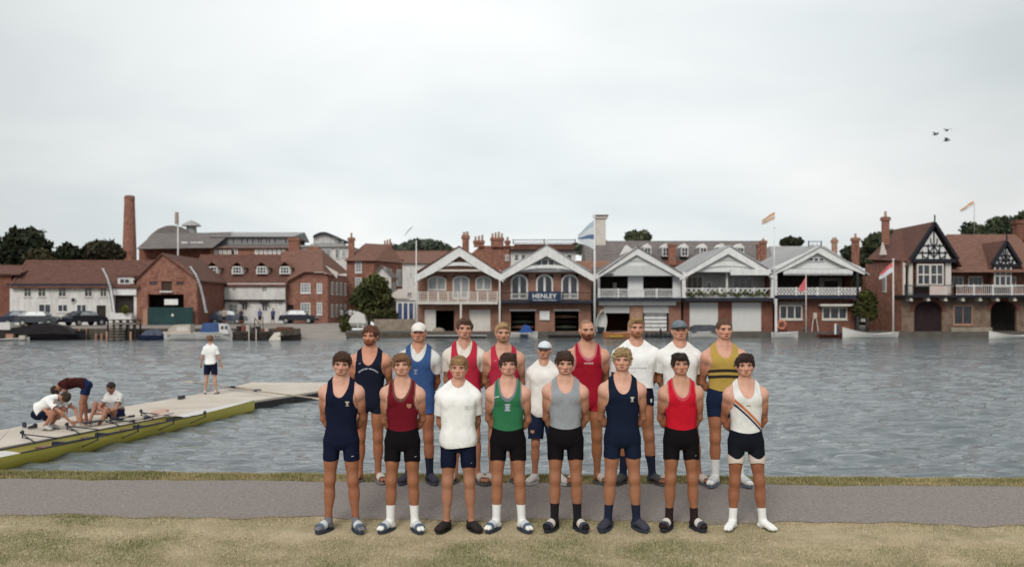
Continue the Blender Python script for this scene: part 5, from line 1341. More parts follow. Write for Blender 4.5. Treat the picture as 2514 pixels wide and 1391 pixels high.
MB().box(PX(1511, YF), PX(1520, YF), YF + 2.2, YF + 2.39, PZ(730, YF), PZ(692, YF)).build('inner_window', M_cream, b)
shell(b, xl, xr, ze, xa, za + .12, 15, M_bath, M_slate, over=1.2, side=-.02)
barge(b, PX(1458, yb), PX(1680, yb), PZ(676, yb), PX(1562, yb), PZ(606, yb), yb - .1, .46, M_paint)
MB().prism([(PX(1532, yb), PZ(622, yb)), (PX(1545, yb), PZ(598, yb)), (PX(1562, yb), PZ(611, yb))], YF + 1, YF + 3).build('rear_gable', M_paint, b)
zf = PZ(733, yb)
MB().box(PX(1462, yb), PX(1678, yb), YF - 1.1, YF - .02, zf - .12, zf + .1).build('balcony_floor', M_navyb, b)
railing(b, PX(1470, yb), PX(1660, yb), zf + .1, PZ(709, yb), YF - 1.0, M_paint, post=1.7, kind='grid', bal=.17)
MB().box(PX(1545, YF), PX(1578, YF), YF - .98, YF - .9, zf + .1, PZ(712, YF)).build('panel', M_paint, b)
MB().box(PX(1469, YF), PX(1658, YF), YF - .35, YF - .01, PZ(749, YF), PZ(739, YF)).build('fascia', M_paint, b)
for d_ in dd: solid(b, 'roller_shutter', mat('shutter', (.50, .49, .48), .6, var=.06), d_[0], d_[1], YF + .05, YF + .12, PZ(768, YF), d_[3] - .02)
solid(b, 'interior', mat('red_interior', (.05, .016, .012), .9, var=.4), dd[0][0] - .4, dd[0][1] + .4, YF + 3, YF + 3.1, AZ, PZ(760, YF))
solid(b, 'pier', M_brickp, PX(1548, YF), PX(1577, YF), YF - .05, YF - .003, AZ, PZ(751, YF))
rs = random.Random(9)
for k in range(6):
    z = AZ + .05 + k * .36
    MB().box(dd[1][0] + .15, dd[1][1] - .15, YF + .3, YF + 1.2, z, z + .27).build('stacked_board', M_paint, b)

# --- fourth: white with planted balcony and two garage doors
b = building('boathouse', 'white gabled boathouse with flower balcony above two white garage doors', 1787, YF, AZ, 'boathouse', G)
xl, xr, xa = PX(1678, YF), PX(1897, YF), PX(1786, YF); ze, za = PZ(668, YF), PZ(606, YF)
up_ = [(PX(1684, YF), PX(1783, YF), PZ(735, YF), PZ(667, YF)), (PX(1787, YF), PX(1892, YF), PZ(735, YF), PZ(667, YF))]
dd = [(PX(1693, YF), PX(1763, YF), AZ + .02, PZ(742, YF)), (PX(1797, YF), PX(1869, YF), AZ + .02, PZ(742, YF))]
wallm(MB(), xl, xr, AZ, PZ(738, YF), YF, holes=dd).build('wall', M_brickd, b)
wallm(MB(), xl, xr, PZ(738, YF) + .003, ze, YF, holes=up_).build('upper_wall', M_wht2, b)
for d_ in dd: solid(b, 'garage_door', mat('garage_white', (.60, .59, .57), .6, var=.05, scale=2), d_[0], d_[1], YF + .05, YF + .13, d_[2], d_[3])
MB().prism([(xl, ze), (xr, ze), (xa, za)], YF - .78, YF + .2).build('gable_panel', M_wht2, b)
wb = [(PX(1694, YF), PX(1735, YF), PZ(733, YF), PZ(676, YF)), (PX(1744, YF), PX(1757, YF), PZ(715, YF), PZ(690, YF)), (PX(1810, YF), PX(1858, YF), PZ(728, YF), PZ(680, YF))]
wallm(MB(), xl + .3, xr - .3, PZ(737, YF), PZ(667, YF), YF + 1.8, th=.2, holes=wb).build('balcony_back', mat('balcony_cream', (.46, .44, .42), .8, var=.08), b)
for q in wb: window(b, *q, YF + 1.8, cols=3 if q[1] - q[0] > 1 else 1, rows=1, fr=.09, g=M_glass if q is not wb[0] else mat('warm_glass', (.12, .09, .06), .3, var=.5, scale=2), sill=False)
arc_band(b, 'gable_arch', M_paint, PX(1684, yb), PX(1894, yb), PZ(684, yb), PZ(645, yb) - PZ(684, yb), .28, yb + .1)
arc_band(b, 'inner_arch', M_paint, PX(1744, yb), PX(1828, yb), PZ(644, yb), PZ(624, yb) - PZ(644, yb), .14, yb + .1)
for q in (1760, 1815): MB().bar((PX(q, yb), yb + .05, PZ(642, yb)), (PX(q - (5 if q < 1786 else -5), yb), yb + .05, PZ(628, yb)), .1).build('strut', M_paint, b)
MB().prism([(PX(1750, YF), PZ(640, YF)), (PX(1822, YF), PZ(640, YF)), (PX(1786, YF), PZ(625, YF))], YF - .85, YF - .785).build('gable_inset', MATS['canopy_grey'], b)
shell(b, xl, xr, ze, xa, za + .12, 15, M_brickd, M_lead, over=1.2, side=-.02)
barge(b, PX(1668, yb), PX(1905, yb), PZ(676, yb), PX(1786, yb), PZ(604, yb), yb - .15, .46, M_paint)
for q in (1678, 1897): MB().box(PX(q, yb) - .16, PX(q, yb) + .16, YF - 1.1, YF - .9, PZ(736, yb), PZ(668, yb)).build('post', M_paint, b)
zf = PZ(733, yb)
MB().box(PX(1673, yb), PX(1900, yb), YF - 1.1, YF - .02, zf - .14, zf + .08).build('balcony_floor', M_navyb, b)
railing(b, PX(1682, yb), PX(1893, yb), zf + .08, PZ(707, yb), YF - 1.0, M_paint, post=1.6, kind='lattice')
MB().box(PX(1787, YF), PX(1884, YF), YF - 1.3, YF - .95, PZ(676, YF), PZ(662, YF)).build('awning', M_paint, b)
# --- fifth
b = building('boathouse', 'white gabled boathouse with lattice balcony and small three pane attic window, rightmost', 2005, YF, AZ, 'boathouse', G)
xl, xr, xa = PX(1904, YF), PX(2100, YF), PX(2005, YF); ze, za = PZ(660, YF), PZ(608, YF)
wl = [(PX(1913, YF), PX(1970, YF), PZ(784, YF), PZ(748, YF)), (PX(2018, YF), PX(2080, YF), PZ(784, YF), PZ(752, YF))]
wallm(MB(), xl, xr, AZ, PZ(736, YF), YF, holes=wl).build('wall', M_brickd, b)
for q in wl: window(b, *q, YF, cols=3, rows=1, fr=.13, bar_=.12, m=M_cream, g=M_glass)
MB().box(PX(1912, YF), PX(1975, YF), YF - .12, YF - .03, PZ(748, YF), PZ(741, YF)).build('window_hood', mat('hood', (.22, .20, .18), .8, var=.15), b)
MB().box(PX(2008, YF), PX(2090, YF), YF - .8, YF - .03, PZ(751, YF), PZ(746, YF)).build('shelf_roof', M_cream, b)
MB().prism([(xl - .5, ze), (xr + .5, ze), (xa, za)], YF - .78, YF + .2).build('gable_panel', M_wht2, b)
wq = hole(1997, 638, 38, 9, YF)
window(b, *wq, YF - .78, cols=3, rows=1, fr=.06, bar_=.12, g=M_glass, sill=False, proud=True)
solid(b, 'balcony_back', M_dark, xl + .2, xr - .2, YF + 2.2, YF + 2.3, PZ(736, YF), PZ(660, YF))
wallm(MB(), PX(2028, YF), PX(2085, YF), PZ(725, YF), PZ(680, YF), YF + 2.0, th=.15, holes=[(PX(2040, YF), PX(2075, YF), PZ(715, YF), PZ(688, YF))]).build('inner_screen', mat('hood', (.22, .20, .18)), b)
n = 34; x0, x1 = PX(1922, yb), PX(2092, yb); vz = MB(); vz.box(x0, x1, YF - 1.1, YF - .9, PZ(671, yb), PZ(660, yb))
for k in range(n): xa_ = x0 + (x1 - x0) * k / n; w_ = (x1 - x0) / n; vz.prism([(xa_, PZ(671, yb)), (xa_ + w_, PZ(671, yb)), (xa_ + w_ / 2, PZ(676, yb))], YF - 1.05, YF - .98)
vz.build('valance', M_paint, b)
shell(b, xl, xr, ze, xa, za + .12, 15, M_brickd, M_lead, over=1.3, side=.9)
barge(b, PX(1897, yb), PX(2120, yb), PZ(664, yb), PX(2005, yb), PZ(604, yb), yb - .2, .40, M_paint, curve=.1)
zf = PZ(727, yb)
MB().box(PX(1900, yb), PX(2112, yb), YF - 1.1, YF - .02, zf - .22, zf + .08).build('balcony_floor', M_navyb, b)
railing(b, PX(1902, yb), PX(2110, yb), zf + .1, PZ(706, yb), YF - 1.0, M_paint, post=2.2, kind='lattice')
for q in (1904, 2104): MB().box(PX(q, yb) - .1, PX(q, yb) + .1, YF - 1.1, YF - .95, AZ, PZ(664, yb)).build('post', M_paint if q < 2000 else M_iron, b)

# --- half timbered house at the right
b = building('half_timbered_house', 'large half timbered brick house with black and white gables and arched boat entrances', 2320, YF, AZ, 'house')
M_bl = mat('black_timber', (.016, .016, .022), .8, var=.2)
xl, xr = PX(2215, YF), PX(2560, YF); z2 = PZ(727, YF)
ar = [(2278, 744, 34, 80), (2363, 748, 0, 0), (2460, 744, 34, 80)]
d1 = (PX(2244, YF), PX(2313, YF), AZ - .4, PZ(738, YF)); d2 = (PX(2432, YF), PX(2496, YF), AZ - .4, PZ(738, YF)); dm = (PX(2340, YF), PX(2388, YF), PZ(797, YF), PZ(748, YF))
wallm(MB(), xl, xr, AZ - .5, z2, YF, holes=[d1, d2, dm]).build('wall', mat('stone_brick', (.115, .070, .052), .92, scale=1.8, bump=.6, bscale=5, col2=(.23, .165, .125)), b)
for d_ in (d1, d2):
    c_ = (d_[0] + d_[1]) / 2; a_ = (d_[1] - d_[0]) / 2; rise = a_ * .75; n = 12
    # spandrel closes the corners above the arch, voussoirs round it
    for s in (-1, 1):
        pts_ = [(c_ + s * a_, d_[3]), (c_ + s * a_, d_[3] - rise)] + [(c_ + s * a_ * math.cos(math.pi / 2 * k / n), d_[3] - rise + rise * math.sin(math.pi / 2 * k / n)) for k in range(1, n + 1)]
        MB().prism(pts_, YF + .004, YF + .3).build('spandrel', M_brickd, b)
    for k in range(15):
        t0, t1 = math.pi * k / 15 + .015, math.pi * (k + 1) / 15 - .015
        q = [(c_ + (a_ + e) * math.cos(t), d_[3] - rise + (rise + e) * math.sin(t)) for t, e in ((t0, .02), (t1, .02), (t1, .38), (t0, .38))]
        MB().prism(q, YF - .07, YF - .003).build('arch_brick', M_brickd, b)
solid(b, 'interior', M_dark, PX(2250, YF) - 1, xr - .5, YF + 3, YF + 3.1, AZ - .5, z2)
solid(b, 'boat_door', mat('door_maroon', (.022, .010, .012), .8, var=.3), d1[0], d1[1], YF + .32, YF + .4, AZ - .5, d1[3])
window(b, *dm, YF, cols=2, rows=1, fr=.12, m=M_brickp, g=M_glass)
solid(b, 'ledge', M_stonew, PX(2330, YF), PX(2430, YF), YF - .5, YF - .01, AZ - .6, PZ(803, YF))
# upper storey set back above the balcony
zt = PZ(640, YF)
uw = [(2280, 680, 66, 54)]
solid(b, 'upper_wall', M_brickd, PX(2213, YF), xr, YF + 1.5, YF + 12, z2, PZ(664, YF))
bx0, bx1 = PX(2246, YF), PX(2314, YF)
MB().box(bx0, bx1, YF - .2, YF + 1.6, PZ(703, YF), PZ(640, YF)).build('bay', M_brickd, b)
window(b, bx0 + .05, bx1 - .05, PZ(700, YF), PZ(648, YF), YF - .25, cols=4, rows=2, fr=.13, bar_=.12, m=M_cream, g=M_glass, name='bay_window', proud=True)
for q in ((2216, 2222), (2230, 2240), (2320, 2334)): MB().box(PX(q[0], YF), PX(q[1], YF), YF - .1, YF + .2, z2, PZ(645, YF)).build('pilaster', M_cream, b)
b2 = (PX(2443, YF), PX(2488, YF))
MB().box(b2[0], b2[1], YF + .4, YF + 1.6, PZ(705, YF), PZ(650, YF)).build('bay', M_brickd, b)
window(b, b2[0] + .04, b2[1] - .04, PZ(702, YF), PZ(652, YF), YF + .36, cols=3, rows=2, fr=.12, bar_=.11, m=M_cream, g=M_glass, name='bay_window', proud=True)
for q in ((2362, 40), (2412, 36), (2503, 20)): 
    a = hole(q[0], 690, q[1], 26, YF); window(b, *a, YF + 1.5, cols=3, rows=1, fr=.1, m=M_cream, g=M_glass, sill=False, proud=True)
MB().box(PX(2206, YF), xr, YF - 1.3, YF + 1.49, z2 - .1, z2 + .1).build('balcony_floor', M_bl, b)
for k in range(9): x = PX(2222 + k * 42, YF); MB().prism([(x, 0), (x + .3, 0), (x + .22, .32), (x, .32)], YF - 1.1, YF - .02).build('bracket', M_cream, b).location.z = z2 - .44
railing(b, PX(2210, YF), PX(2330, YF), z2 + .1, PZ(700, YF), YF - 1.2, M_iron, post=2.3, bal=.2, th=.03)
railing(b, PX(2330, YF), xr, z2 + .1, PZ(700, YF), YF - 1.2, M_paint, post=1.6, bal=.19, th=.035)
MB().box(PX(2268, YF), PX(2312, YF), YF - 1.32, YF - 1.26, z2 + .12, PZ(702, YF)).build('banner', mat('faded_pink', (.50, .36, .33), .8, col2=(.55, .50, .46), scale=1.2), b)
# big black and white gable
def timber_gable(par, pxa, pya, pxl, pxr, pye, Y, depth, ov):
    xa, za, x0, x1, ze = PX(pxa, Y), PZ(pya, Y), PX(pxl, Y), PX(pxr, Y), PZ(pye, Y); h = za - ze
    inner = [(x0 + (x1 - x0) * .12, ze), (x1 - (x1 - x0) * .12, ze), (xa, za - h * .20)]
    MB().prism(inner, Y - .1, Y + .2).build('plaster', M_paint, par)
    t = MB(); w = (x1 - x0)
    for a, c in (((x0, ze - .05), (xa, za)), ((x1, ze - .05), (xa, za))): t.bar((a[0], Y - .3, a[1]), (c[0], Y - .3, c[1]), .26, .36, up=(0, 1, 0))
    t.box(x0, x1, Y - .32, Y + .1, ze - .3, ze + .02)
    lw = .085
    t.bar((xa, Y - .16, ze), (xa, Y - .16, za - h * .2), lw, .12, up=(0, 1, 0))
    for f in (.18, .38): t.bar((x0 + w * (.12 + f * .34), Y - .16, ze + h * f), (x1 - w * (.12 + f * .34), Y - .16, ze + h * f), lw, .12, up=(0, 1, 0))
    for s in (-1, 1):
        for q in (.12, .24): t.bar((xa + s * w * q, Y - .165, ze), (xa + s * w * q, Y - .165, ze + h * (.62 - q * 1.6)), lw * .8, .1, up=(0, 1, 0))
        for u, v in (((0, .05), (.14, .38)), ((.14, .05), (0, .38)), ((.14, .02), (.26, .18)), ((.02, .38), (.07, .58))):
            pa = Vector((xa + s * w * u[0], Y - .17, ze + h * u[1])); pb = Vector((xa + s * w * v[0], Y - .17, ze + h * v[1])); pm = (pa + pb) / 2 + Vector((s * w * .02, 0, -h * .03)); t.bar(pa, pm, lw * .8, .1, up=(0, 1, 0)); t.bar(pm, pb, lw * .8, .1, up=(0, 1, 0))
    t.bar((xa, Y - .35, za - .1), (xa, Y - .35, za + .75), .1)
    t.build('timber', M_bl, par)
    gable_roof(par, x0, x1, ze, xa, za + .15, Y, Y + depth, M_tile, over=ov, side=.35, th=.18, name='gable_roof')
timber_gable(b, 2291, 548, 2232, 2348, 636, YF - .2, 9, .4)
timber_gable(b, 2467, 594, 2432, 2502, 648, YF + .5, 5, .3)
# main roofs
yr_ = YF + 7
V_ = [(PX(2205, YF), YF, PZ(640, YF)), (PX(2345, YF), YF, PZ(640, YF)), (PX(2200, yr_), yr_, PZ(566, yr_)), (PX(2290, yr_), yr_, PZ(545, yr_ - 7)), (PX(2128, YF + 6), YF + 6, PZ(636, YF + 6)), (PX(2150, YF + 14), YF + 14, PZ(636, YF + 14)), (PX(2340, YF + 14), YF + 14, PZ(636, YF + 14))]
np_mesh('roof', V_, [(0, 1, 3, 2), (0, 2, 4), (4, 2, 5), (2, 3, 6, 5)], M_tile, b)
x0 = PX(2335, YF)
V_ = [(x0, YF - 0.2, PZ(668, YF)), (xr + 1, YF - .2, PZ(668, YF)), (xr + 1, YF + 7, PZ(575, YF + 7)), (PX(2325, YF + 7), YF + 7, PZ(575, YF + 7)), (x0, YF + 14, PZ(668, YF)), (xr + 1, YF + 14, PZ(668, YF))]
np_mesh('roof', V_, [(0, 1, 2, 3), (3, 2, 5, 4), (0, 3, 4)], M_tile2, b)
side_wall(b, 2214, YF + .0, 2125, YF + 7, 640, AZ, M_brick, [(.45, 3.6, 5.2)], .6)
MB().prism([(PX(2162, YF + 3), PZ(625, YF + 3)), (PX(2178, YF + 3), PZ(625, YF + 3)), (PX(2168, YF + 3), PZ(594, YF + 3))], YF + 3, YF + 3.3).build('small_gable', M_cream, b)
chimney(b, 2168, 2184, 532, 600, YF + 4, pots=1, m=M_brick, poth=16)
chimney(b, 2094, 2110, 583, 800, YF + 12, pots=1, m=M_brick, poth=12)
chimney(b, 2497, 2530, 540, 590, YF + 8, pots=0, m=M_brickd)

# ---------- houses showing over the boathouse roofs
yy = 125.0
b = building('brick_terrace', 'brick terrace with crowded chimney stacks behind the first two boathouses', 1210, yy, AZ)
mb = MB(); mb.prism([(PX(1120, yy), AZ), (PX(1262, yy), AZ), (PX(1262, yy), PZ(603, yy)), (PX(1180, yy), PZ(603, yy)), (PX(1150, yy), PZ(628, yy)), (PX(1120, yy), PZ(640, yy))], yy, yy + 8); mb.build('wall', M_brick, b)
chimney(b, 1163, 1188, 590, 606, yy - .3, pots=3, m=M_brick, poth=12); chimney(b, 1205, 1236, 583, 606, yy - .4, pots=4, m=M_brick, poth=13); chimney(b, 1240, 1252, 590, 606, yy - .3, pots=1, m=M_brick, poth=10)
win(b, 1245, 632, 9, 14, yy, cols=2, rows=2, fr=.1, proud=True)
yy = 122.0
b = building('terrace_house', 'white house with balustraded roof terrace behind the name board boathouse', 1335, yy, AZ)
ws = [(1268, 632, 12, 16), (1285, 632, 12, 16), (1398, 632, 14, 16)]
wallm(MB(), PX(1254, yy), PX(1413, yy), AZ, PZ(616, yy), yy, holes=[hole(*q, yy) for q in ws]).build('wall', M_white, b)
for q in ws: win(b, *q, yy, cols=1, rows=2, fr=.09, sill=False)
MB().box(PX(1250, yy), PX(1416, yy), yy - .6, yy + 7, PZ(616, yy), PZ(612, yy)).build('cornice', M_wood, b)
MB().box(PX(1262, yy), PX(1411, yy), yy + .5, yy + 6, PZ(611.9, yy), PZ(598, yy)).build('attic', M_tile2, b)
rl = railing(b, PX(1260, yy), PX(1412, yy), PZ(598, yy), PZ(588, yy), yy - .1, M_iron, post=4.2, bal=.25, th=.03, name='terrace_rail')
yy = 135.0
b = building('slate_hall', 'long slate roofed hall with a row of white dormers behind the boathouses', 1690, yy, AZ)
xl, xr = PX(1440, yy), PX(1905, yy)
solid(b, 'wall', M_brickd, xl, xr, yy + .2, yy + 10, AZ, PZ(640, yy))
V_ = [(xl, yy, PZ(662, yy)), (xr, yy, PZ(662, yy)), (xr, yy + 6, PZ(591, yy + 6)), (xl, yy + 6, PZ(591, yy + 6)), (xl, yy + 12, PZ(650, yy)), (xr, yy + 12, PZ(650, yy))]
np_mesh('roof', V_, [(0, 1, 2, 3), (3, 2, 5, 4), (0, 3, 4), (1, 5, 2)], M_slate, b)
for q in (1590, 1635, 1681, 1727, 1773, 1818):
    ya = yy + 1.2; a = hole(q, 618, 17, 22, ya); dm_ = MB().box(a[0] - .1, a[1] + .1, ya + .08, ya + 4, a[2], a[3]).build('dormer', M_lead, b)
    window(dm_, *a, ya + .08, cols=2, rows=2, fr=.1, sill=False, name='dormer_window', proud=True); c_ = (a[0] + a[1]) / 2; w_ = a[1] - a[0]
    MB().prism([(a[0] - .15, a[3]), (a[1] + .15, a[3]), (c_, a[3] + .55)], ya - .05, ya + 4).build('dormer_gable', M_paint, dm_)
chimney(b, 1642, 1660, 598, 650, yy + .0, pots=0, m=M_brick); chimney(b, 1860, 1880, 598, 650, yy - 1, pots=0, m=M_brick)
yy = 128.0
b = building('oast_tower', 'tall white square chimney on a grey pyramid roof by the striped flag', 1477, yy, AZ)
x0, x1 = PX(1450, yy), PX(1532, yy); c_ = PX(1483, yy)
solid(b, 'wall', M_brickp, PX(1410, yy), x1, yy, yy + 5, AZ, PZ(640, yy))
V_ = [(x0, yy - .3, PZ(665, yy)), (x1, yy - .3, PZ(665, yy)), (x1, yy + 5, PZ(665, yy)), (x0, yy + 5, PZ(665, yy)), (c_ - .5, yy + 2, PZ(586, yy)), (c_ + .5, yy + 2, PZ(586, yy)), (c_ + .5, yy + 3, PZ(586, yy)), (c_ - .5, yy + 3, PZ(586, yy))]
np_mesh('roof', V_, [(0, 1, 5, 4), (1, 2, 6, 5), (2, 3, 7, 6), (3, 0, 4, 7), (4, 5, 6, 7)], M_slate, b)
x0, x1 = PX(1466, yy), PX(1490, yy)
MB().box(x0, x1, yy + 1.6, yy + 2.8, PZ(600, yy), PZ(532, yy)).build('white_stack', M_cream, b)
MB().box(x0 - .2, x1 + .25, yy + 1.4, yy + 3, PZ(533, yy), PZ(529, yy)).build('stack_collar', M_cream, b); MB().box(x0 - .3, x1 + .35, yy + 1.3, yy + 3.1, PZ(527, yy), PZ(524.5, yy)).build('stack_cap', M_slate, b); MB().box(x0 + .1, x1 - .1, yy + 1.7, yy + 2.7, PZ(529, yy), PZ(527, yy)).build('stack_neck', M_wood, b)
yy = 118.0
b = building('pale_roofed_house', 'house with pale grey roof and roof rail behind the lattice balcony', 2000, yy, AZ)
solid(b, 'wall', M_brickp, PX(1880, yy), PX(2055, yy), yy + .5, yy + 8, AZ, PZ(640, yy))
V_ = [(PX(1905, yy), yy, PZ(650, yy)), (PX(2095, yy), yy, PZ(650, yy)), (PX(2058, yy), yy + 5, PZ(604, yy + 5)), (PX(1915, yy), yy + 5, PZ(604, yy + 5)), (PX(1905, yy), yy + 10, PZ(640, yy)), (PX(2095, yy), yy + 10, PZ(640, yy))]
np_mesh('roof', V_, [(0, 1, 2, 3), (3, 2, 5, 4), (0, 3, 4), (1, 5, 2)], M_lead, b)
chimney(b, 2044, 2056, 588, 650, yy + 4, pots=2, m=M_brickp, poth=6); railing(b, PX(2010, yy), PX(2042, yy), PZ(604, yy + 4), PZ(592, yy + 4), yy + 4, M_iron, post=1.6, bal=.5, th=.03, name='roof_rail')
chimney(b, 1868, 1882, 590, 640, yy, pots=1, m=M_brick, poth=6)
b = building('far_gable_house', 'red roofed brick house under the distant trees', 1010, 160, AZ)
yy = 150.0; solid(b, 'wall', M_brick, PX(960, yy), PX(1090, yy), yy, yy + 8, GQ, PZ(634, yy)); roofx(b, PX(955, yy), PX(1094, yy), PZ(634, yy), PZ(616, yy + 4), yy, yy + 8, M_tile2)

# children were built in world coordinates: keep them there
for e in BLD:
    inv_ = Matrix.Translation(-Vector(e.location))
    for c in e.children: c.matrix_parent_inverse = inv_
# ================================================================== TREES
NAVY = (.007, .010, .027); BLK = (.0065, .0055, .0065); WHT = (.80, .80, .785)
def leafmat(name, a, b):
    return mat(name, a, .75, spec=.2, attr='Col', var=.18, scale=1.5)
def foliage(name, blobs, n, size, cols, seed, parent=None, flat=1.0):
    """leaf clumps on and inside a few ellipsoids: uneven outline with gaps"""
    rs = np.random.RandomState(seed); vol = np.array([b[1][0] * b[1][1] * b[1][2] for b in blobs]); pk = rs.choice(len(blobs), n, p=vol ** .8 / (vol ** .8).sum())
    c = np.array([b[0] for b in blobs])[pk]; r = np.array([b[1] for b in blobs])[pk]
    d = rs.normal(size=(n, 3)); d /= np.linalg.norm(d, axis=1)[:, None]
    rad = rs.uniform(.45, 1.0, n) ** .45; bump_ = 1 + .24 * vnoise(d * 4 + c * .3, 1.9, seed) + .16 * vnoise(d * 9, 1.3, seed + 2)
    p = c + d * r * (rad * np.clip(bump_, .6, 1.5))[:, None]
    nrm = d + rs.normal(0, .7, (n, 3)); nrm /= np.linalg.norm(nrm, axis=1)[:, None]
    u = np.cross(nrm, rs.normal(size=(n, 3))); u /= np.linalg.norm(u, axis=1)[:, None]; w = np.cross(nrm, u)
    s = (size * rs.uniform(.5, 1.3, n))[:, None]
    V_ = np.stack([p - u * s, p - w * s * .6 + nrm * s * .15, p + u * s, p + w * s * .6 + nrm * s * .15], 1).reshape(-1, 3)
    F_ = np.arange(4 * n).reshape(-1, 4)
    t = np.clip(.5 + .35 * vnoise(p, 1.1, seed) + rs.normal(0, .22, n), 0, 1)[:, None]
    col = np.array(cols[0]) * (1 - t) + np.array(cols[1]) * t
    return np_mesh(name, V_, F_, leafmat('leaf', (.05, .07, .03), None), parent, colors=np.repeat(col, 4, 0))
M_bark = mat('bark', (.06, .045, .035), .95, var=.3, scale=3, bump=.5)
def tree(label, px, base, Y, zb, blobs_px, n=2500, size=.35, cols=((.020, .028, .014), (.055, .070, .028)), seed=1, group=None, cat='tree', depth=.8, limbs=6):
    e = empty('tree' if cat == 'tree' else 'shrub', (PX(px, Y), Y, zb), 0, label, cat, group); BLD.append(e)
    rs = random.Random(seed); bl = []
    for cx, cy, rx, ry in blobs_px:
        u = Y / FPX; bl.append(((PX(cx, Y), Y + rs.uniform(-.5, .5) * rx * u * .6, PZ(cy, Y)), (rx * u, rx * u * depth, ry * u)))
    foliage('crown', bl, n, size, cols, seed, e)
    top = max(b[0][2] for b in bl); x0 = PX(px, Y); mb = MB(); hgt = top - zb; r0 = .035 * hgt + .05
    mb.tube([(x0, Y, zb - .1), (x0 + .1, Y, zb + hgt * .35), (x0 - .05, Y, zb + hgt * .75)], [r0, r0 * .7, r0 * .3], 8)
    for k in range(limbs):
        c = bl[k % len(bl)][0]; mb.tube([(x0, Y, zb + hgt * (.25 + .06 * k)), ((x0 + c[0]) / 2, (Y + c[1]) / 2, (zb + hgt * .35 + c[2]) / 2 + .2), (c[0] + rs.uniform(-.5, .5), c[1], c[2])], [r0 * .5, r0 * .3, r0 * .12], 6)
    mb.build('trunk', M_bark, e, smooth=True); return e
DK = ((.012, .016, .009), (.032, .038, .017))
tree('large dark round tree at the far left skyline', 62, 0, 128, GQ, [(65, 615, 62, 50), (35, 632, 36, 35), (98, 635, 34, 32), (60, 600, 34, 36)], 4200, .45, DK, 21)
tree('olive green bush behind the cottage roof below the dark tree', 95, 0, 118, GQ, [(95, 640, 32, 26), (120, 642, 18, 18)], 900, .4, ((.035, .032, .014), (.07, .062, .028)), 29, cat='tree')
tree('small dark domed tree between two larger ones on the left skyline', 165, 0, 128, GQ, [(163, 622, 24, 23), (185, 628, 22, 16)], 1300, .42, DK, 22)
tree('wide dark domed tree left of the factory chimney', 250, 0, 128, GQ, [(248, 620, 46, 29), (215, 628, 26, 20), (280, 626, 22, 20)], 2600, .42, ((.016, .015, .009), (.042, .036, .018)), 23)
tree('leafy green riverside tree in front of the white lodge', 905, 0, 104, GQ, [(918, 710, 38, 30), (895, 725, 30, 26), (940, 735, 26, 26), (900, 752, 26, 22), (925, 692, 22, 18), (880, 738, 22, 14)], 4200, .24, ((.022, .026, .012), (.095, .105, .030)), 24)
tree('grey green tree behind the white timbered boathouse', 1567, 0, 160, GQ, [(1553, 582, 18, 13), (1580, 581, 18, 13), (1567, 592, 26, 12)], 900, .5, ((.05, .06, .035), (.12, .13, .075)), 25)
tree('small dark tree beside the roof rail on the skyline', 1945, 0, 150, GQ, [(1945, 594, 24, 10), (1930, 597, 14, 8)], 600, .5, DK, 26)
tree('tall hedge like shrub covering the wall by the half timbered house', 2128, 0, 91.6, AZ, [(2128, 740, 26, 24), (2115, 760, 22, 22), (2140, 765, 18, 22), (2125, 722, 16, 12)], 2200, .17, ((.018, .020, .010), (.085, .085, .020)), 27, cat='shrub', depth=.5, limbs=3)
tree('round clipped shrub on the landing by the moored dinghy', 848, 0, 93.8, AZ, [(845, 795, 12, 22), (853, 805, 10, 12)], 700, .13, ((.03, .035, .010), (.12, .12, .03)), 28, cat='shrub', limbs=1)
tree('sprawling hedge on top of the stone garden wall', 945, 0, 98, AZ, [(930, 772, 18, 12), (955, 770, 20, 11), (965, 778, 14, 9), (922, 782, 12, 10)], 1500, .16, ((.028, .033, .012), (.11, .10, .032)), 30, cat='shrub', limbs=2)
tree('dark climbing shrub at the end of the lattice balcony', 2103, 0, 92.2, AZ, [(2103, 690, 12, 22), (2096, 675, 10, 10)], 700, .14, DK, 31, cat='shrub', limbs=1)
tree('potted green plant on the white counter by the dark opening', 308, 0, 101.6, PZ(768, 101.6), [(308, 760, 11, 9), (306, 752, 6, 5)], 260, .09, ((.04, .05, .01), (.16, .16, .03)), 32, cat='plant', limbs=1)
# far woods on the hills, each one mass
def wood(name, label, pts, n, size, Y, cols, seed):
    u = Y / FPX; rs = random.Random(seed)
    bl = [((PX(x, Y), Y + rs.uniform(-8, 8), PZ(y, Y)), (r * u * 1.15, r * u, r * u * .85)) for x, y, r in pts]
    o = foliage(name, bl, n, size, cols, seed); tag(o, label, 'woodland'); o['kind'] = 'stuff'; return o
HZ = ((.050, .062, .050), (.105, .120, .085))  # paler leaf colours with the distance haze painted in
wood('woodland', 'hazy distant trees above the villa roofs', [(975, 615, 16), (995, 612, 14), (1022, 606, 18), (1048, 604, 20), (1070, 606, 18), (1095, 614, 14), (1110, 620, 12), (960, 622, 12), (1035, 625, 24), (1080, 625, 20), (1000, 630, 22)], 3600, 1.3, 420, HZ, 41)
wood('woodland', 'dark wooded hillside left of the half timbered house', [(2100, 622, 22), (2120, 605, 24), (2145, 595, 24), (2170, 588, 22), (2190, 592, 20), (2140, 630, 30), (2090, 640, 16), (2110, 640, 20)], 3600, .7, 240, ((.022, .030, .020), (.065, .078, .035)), 42)
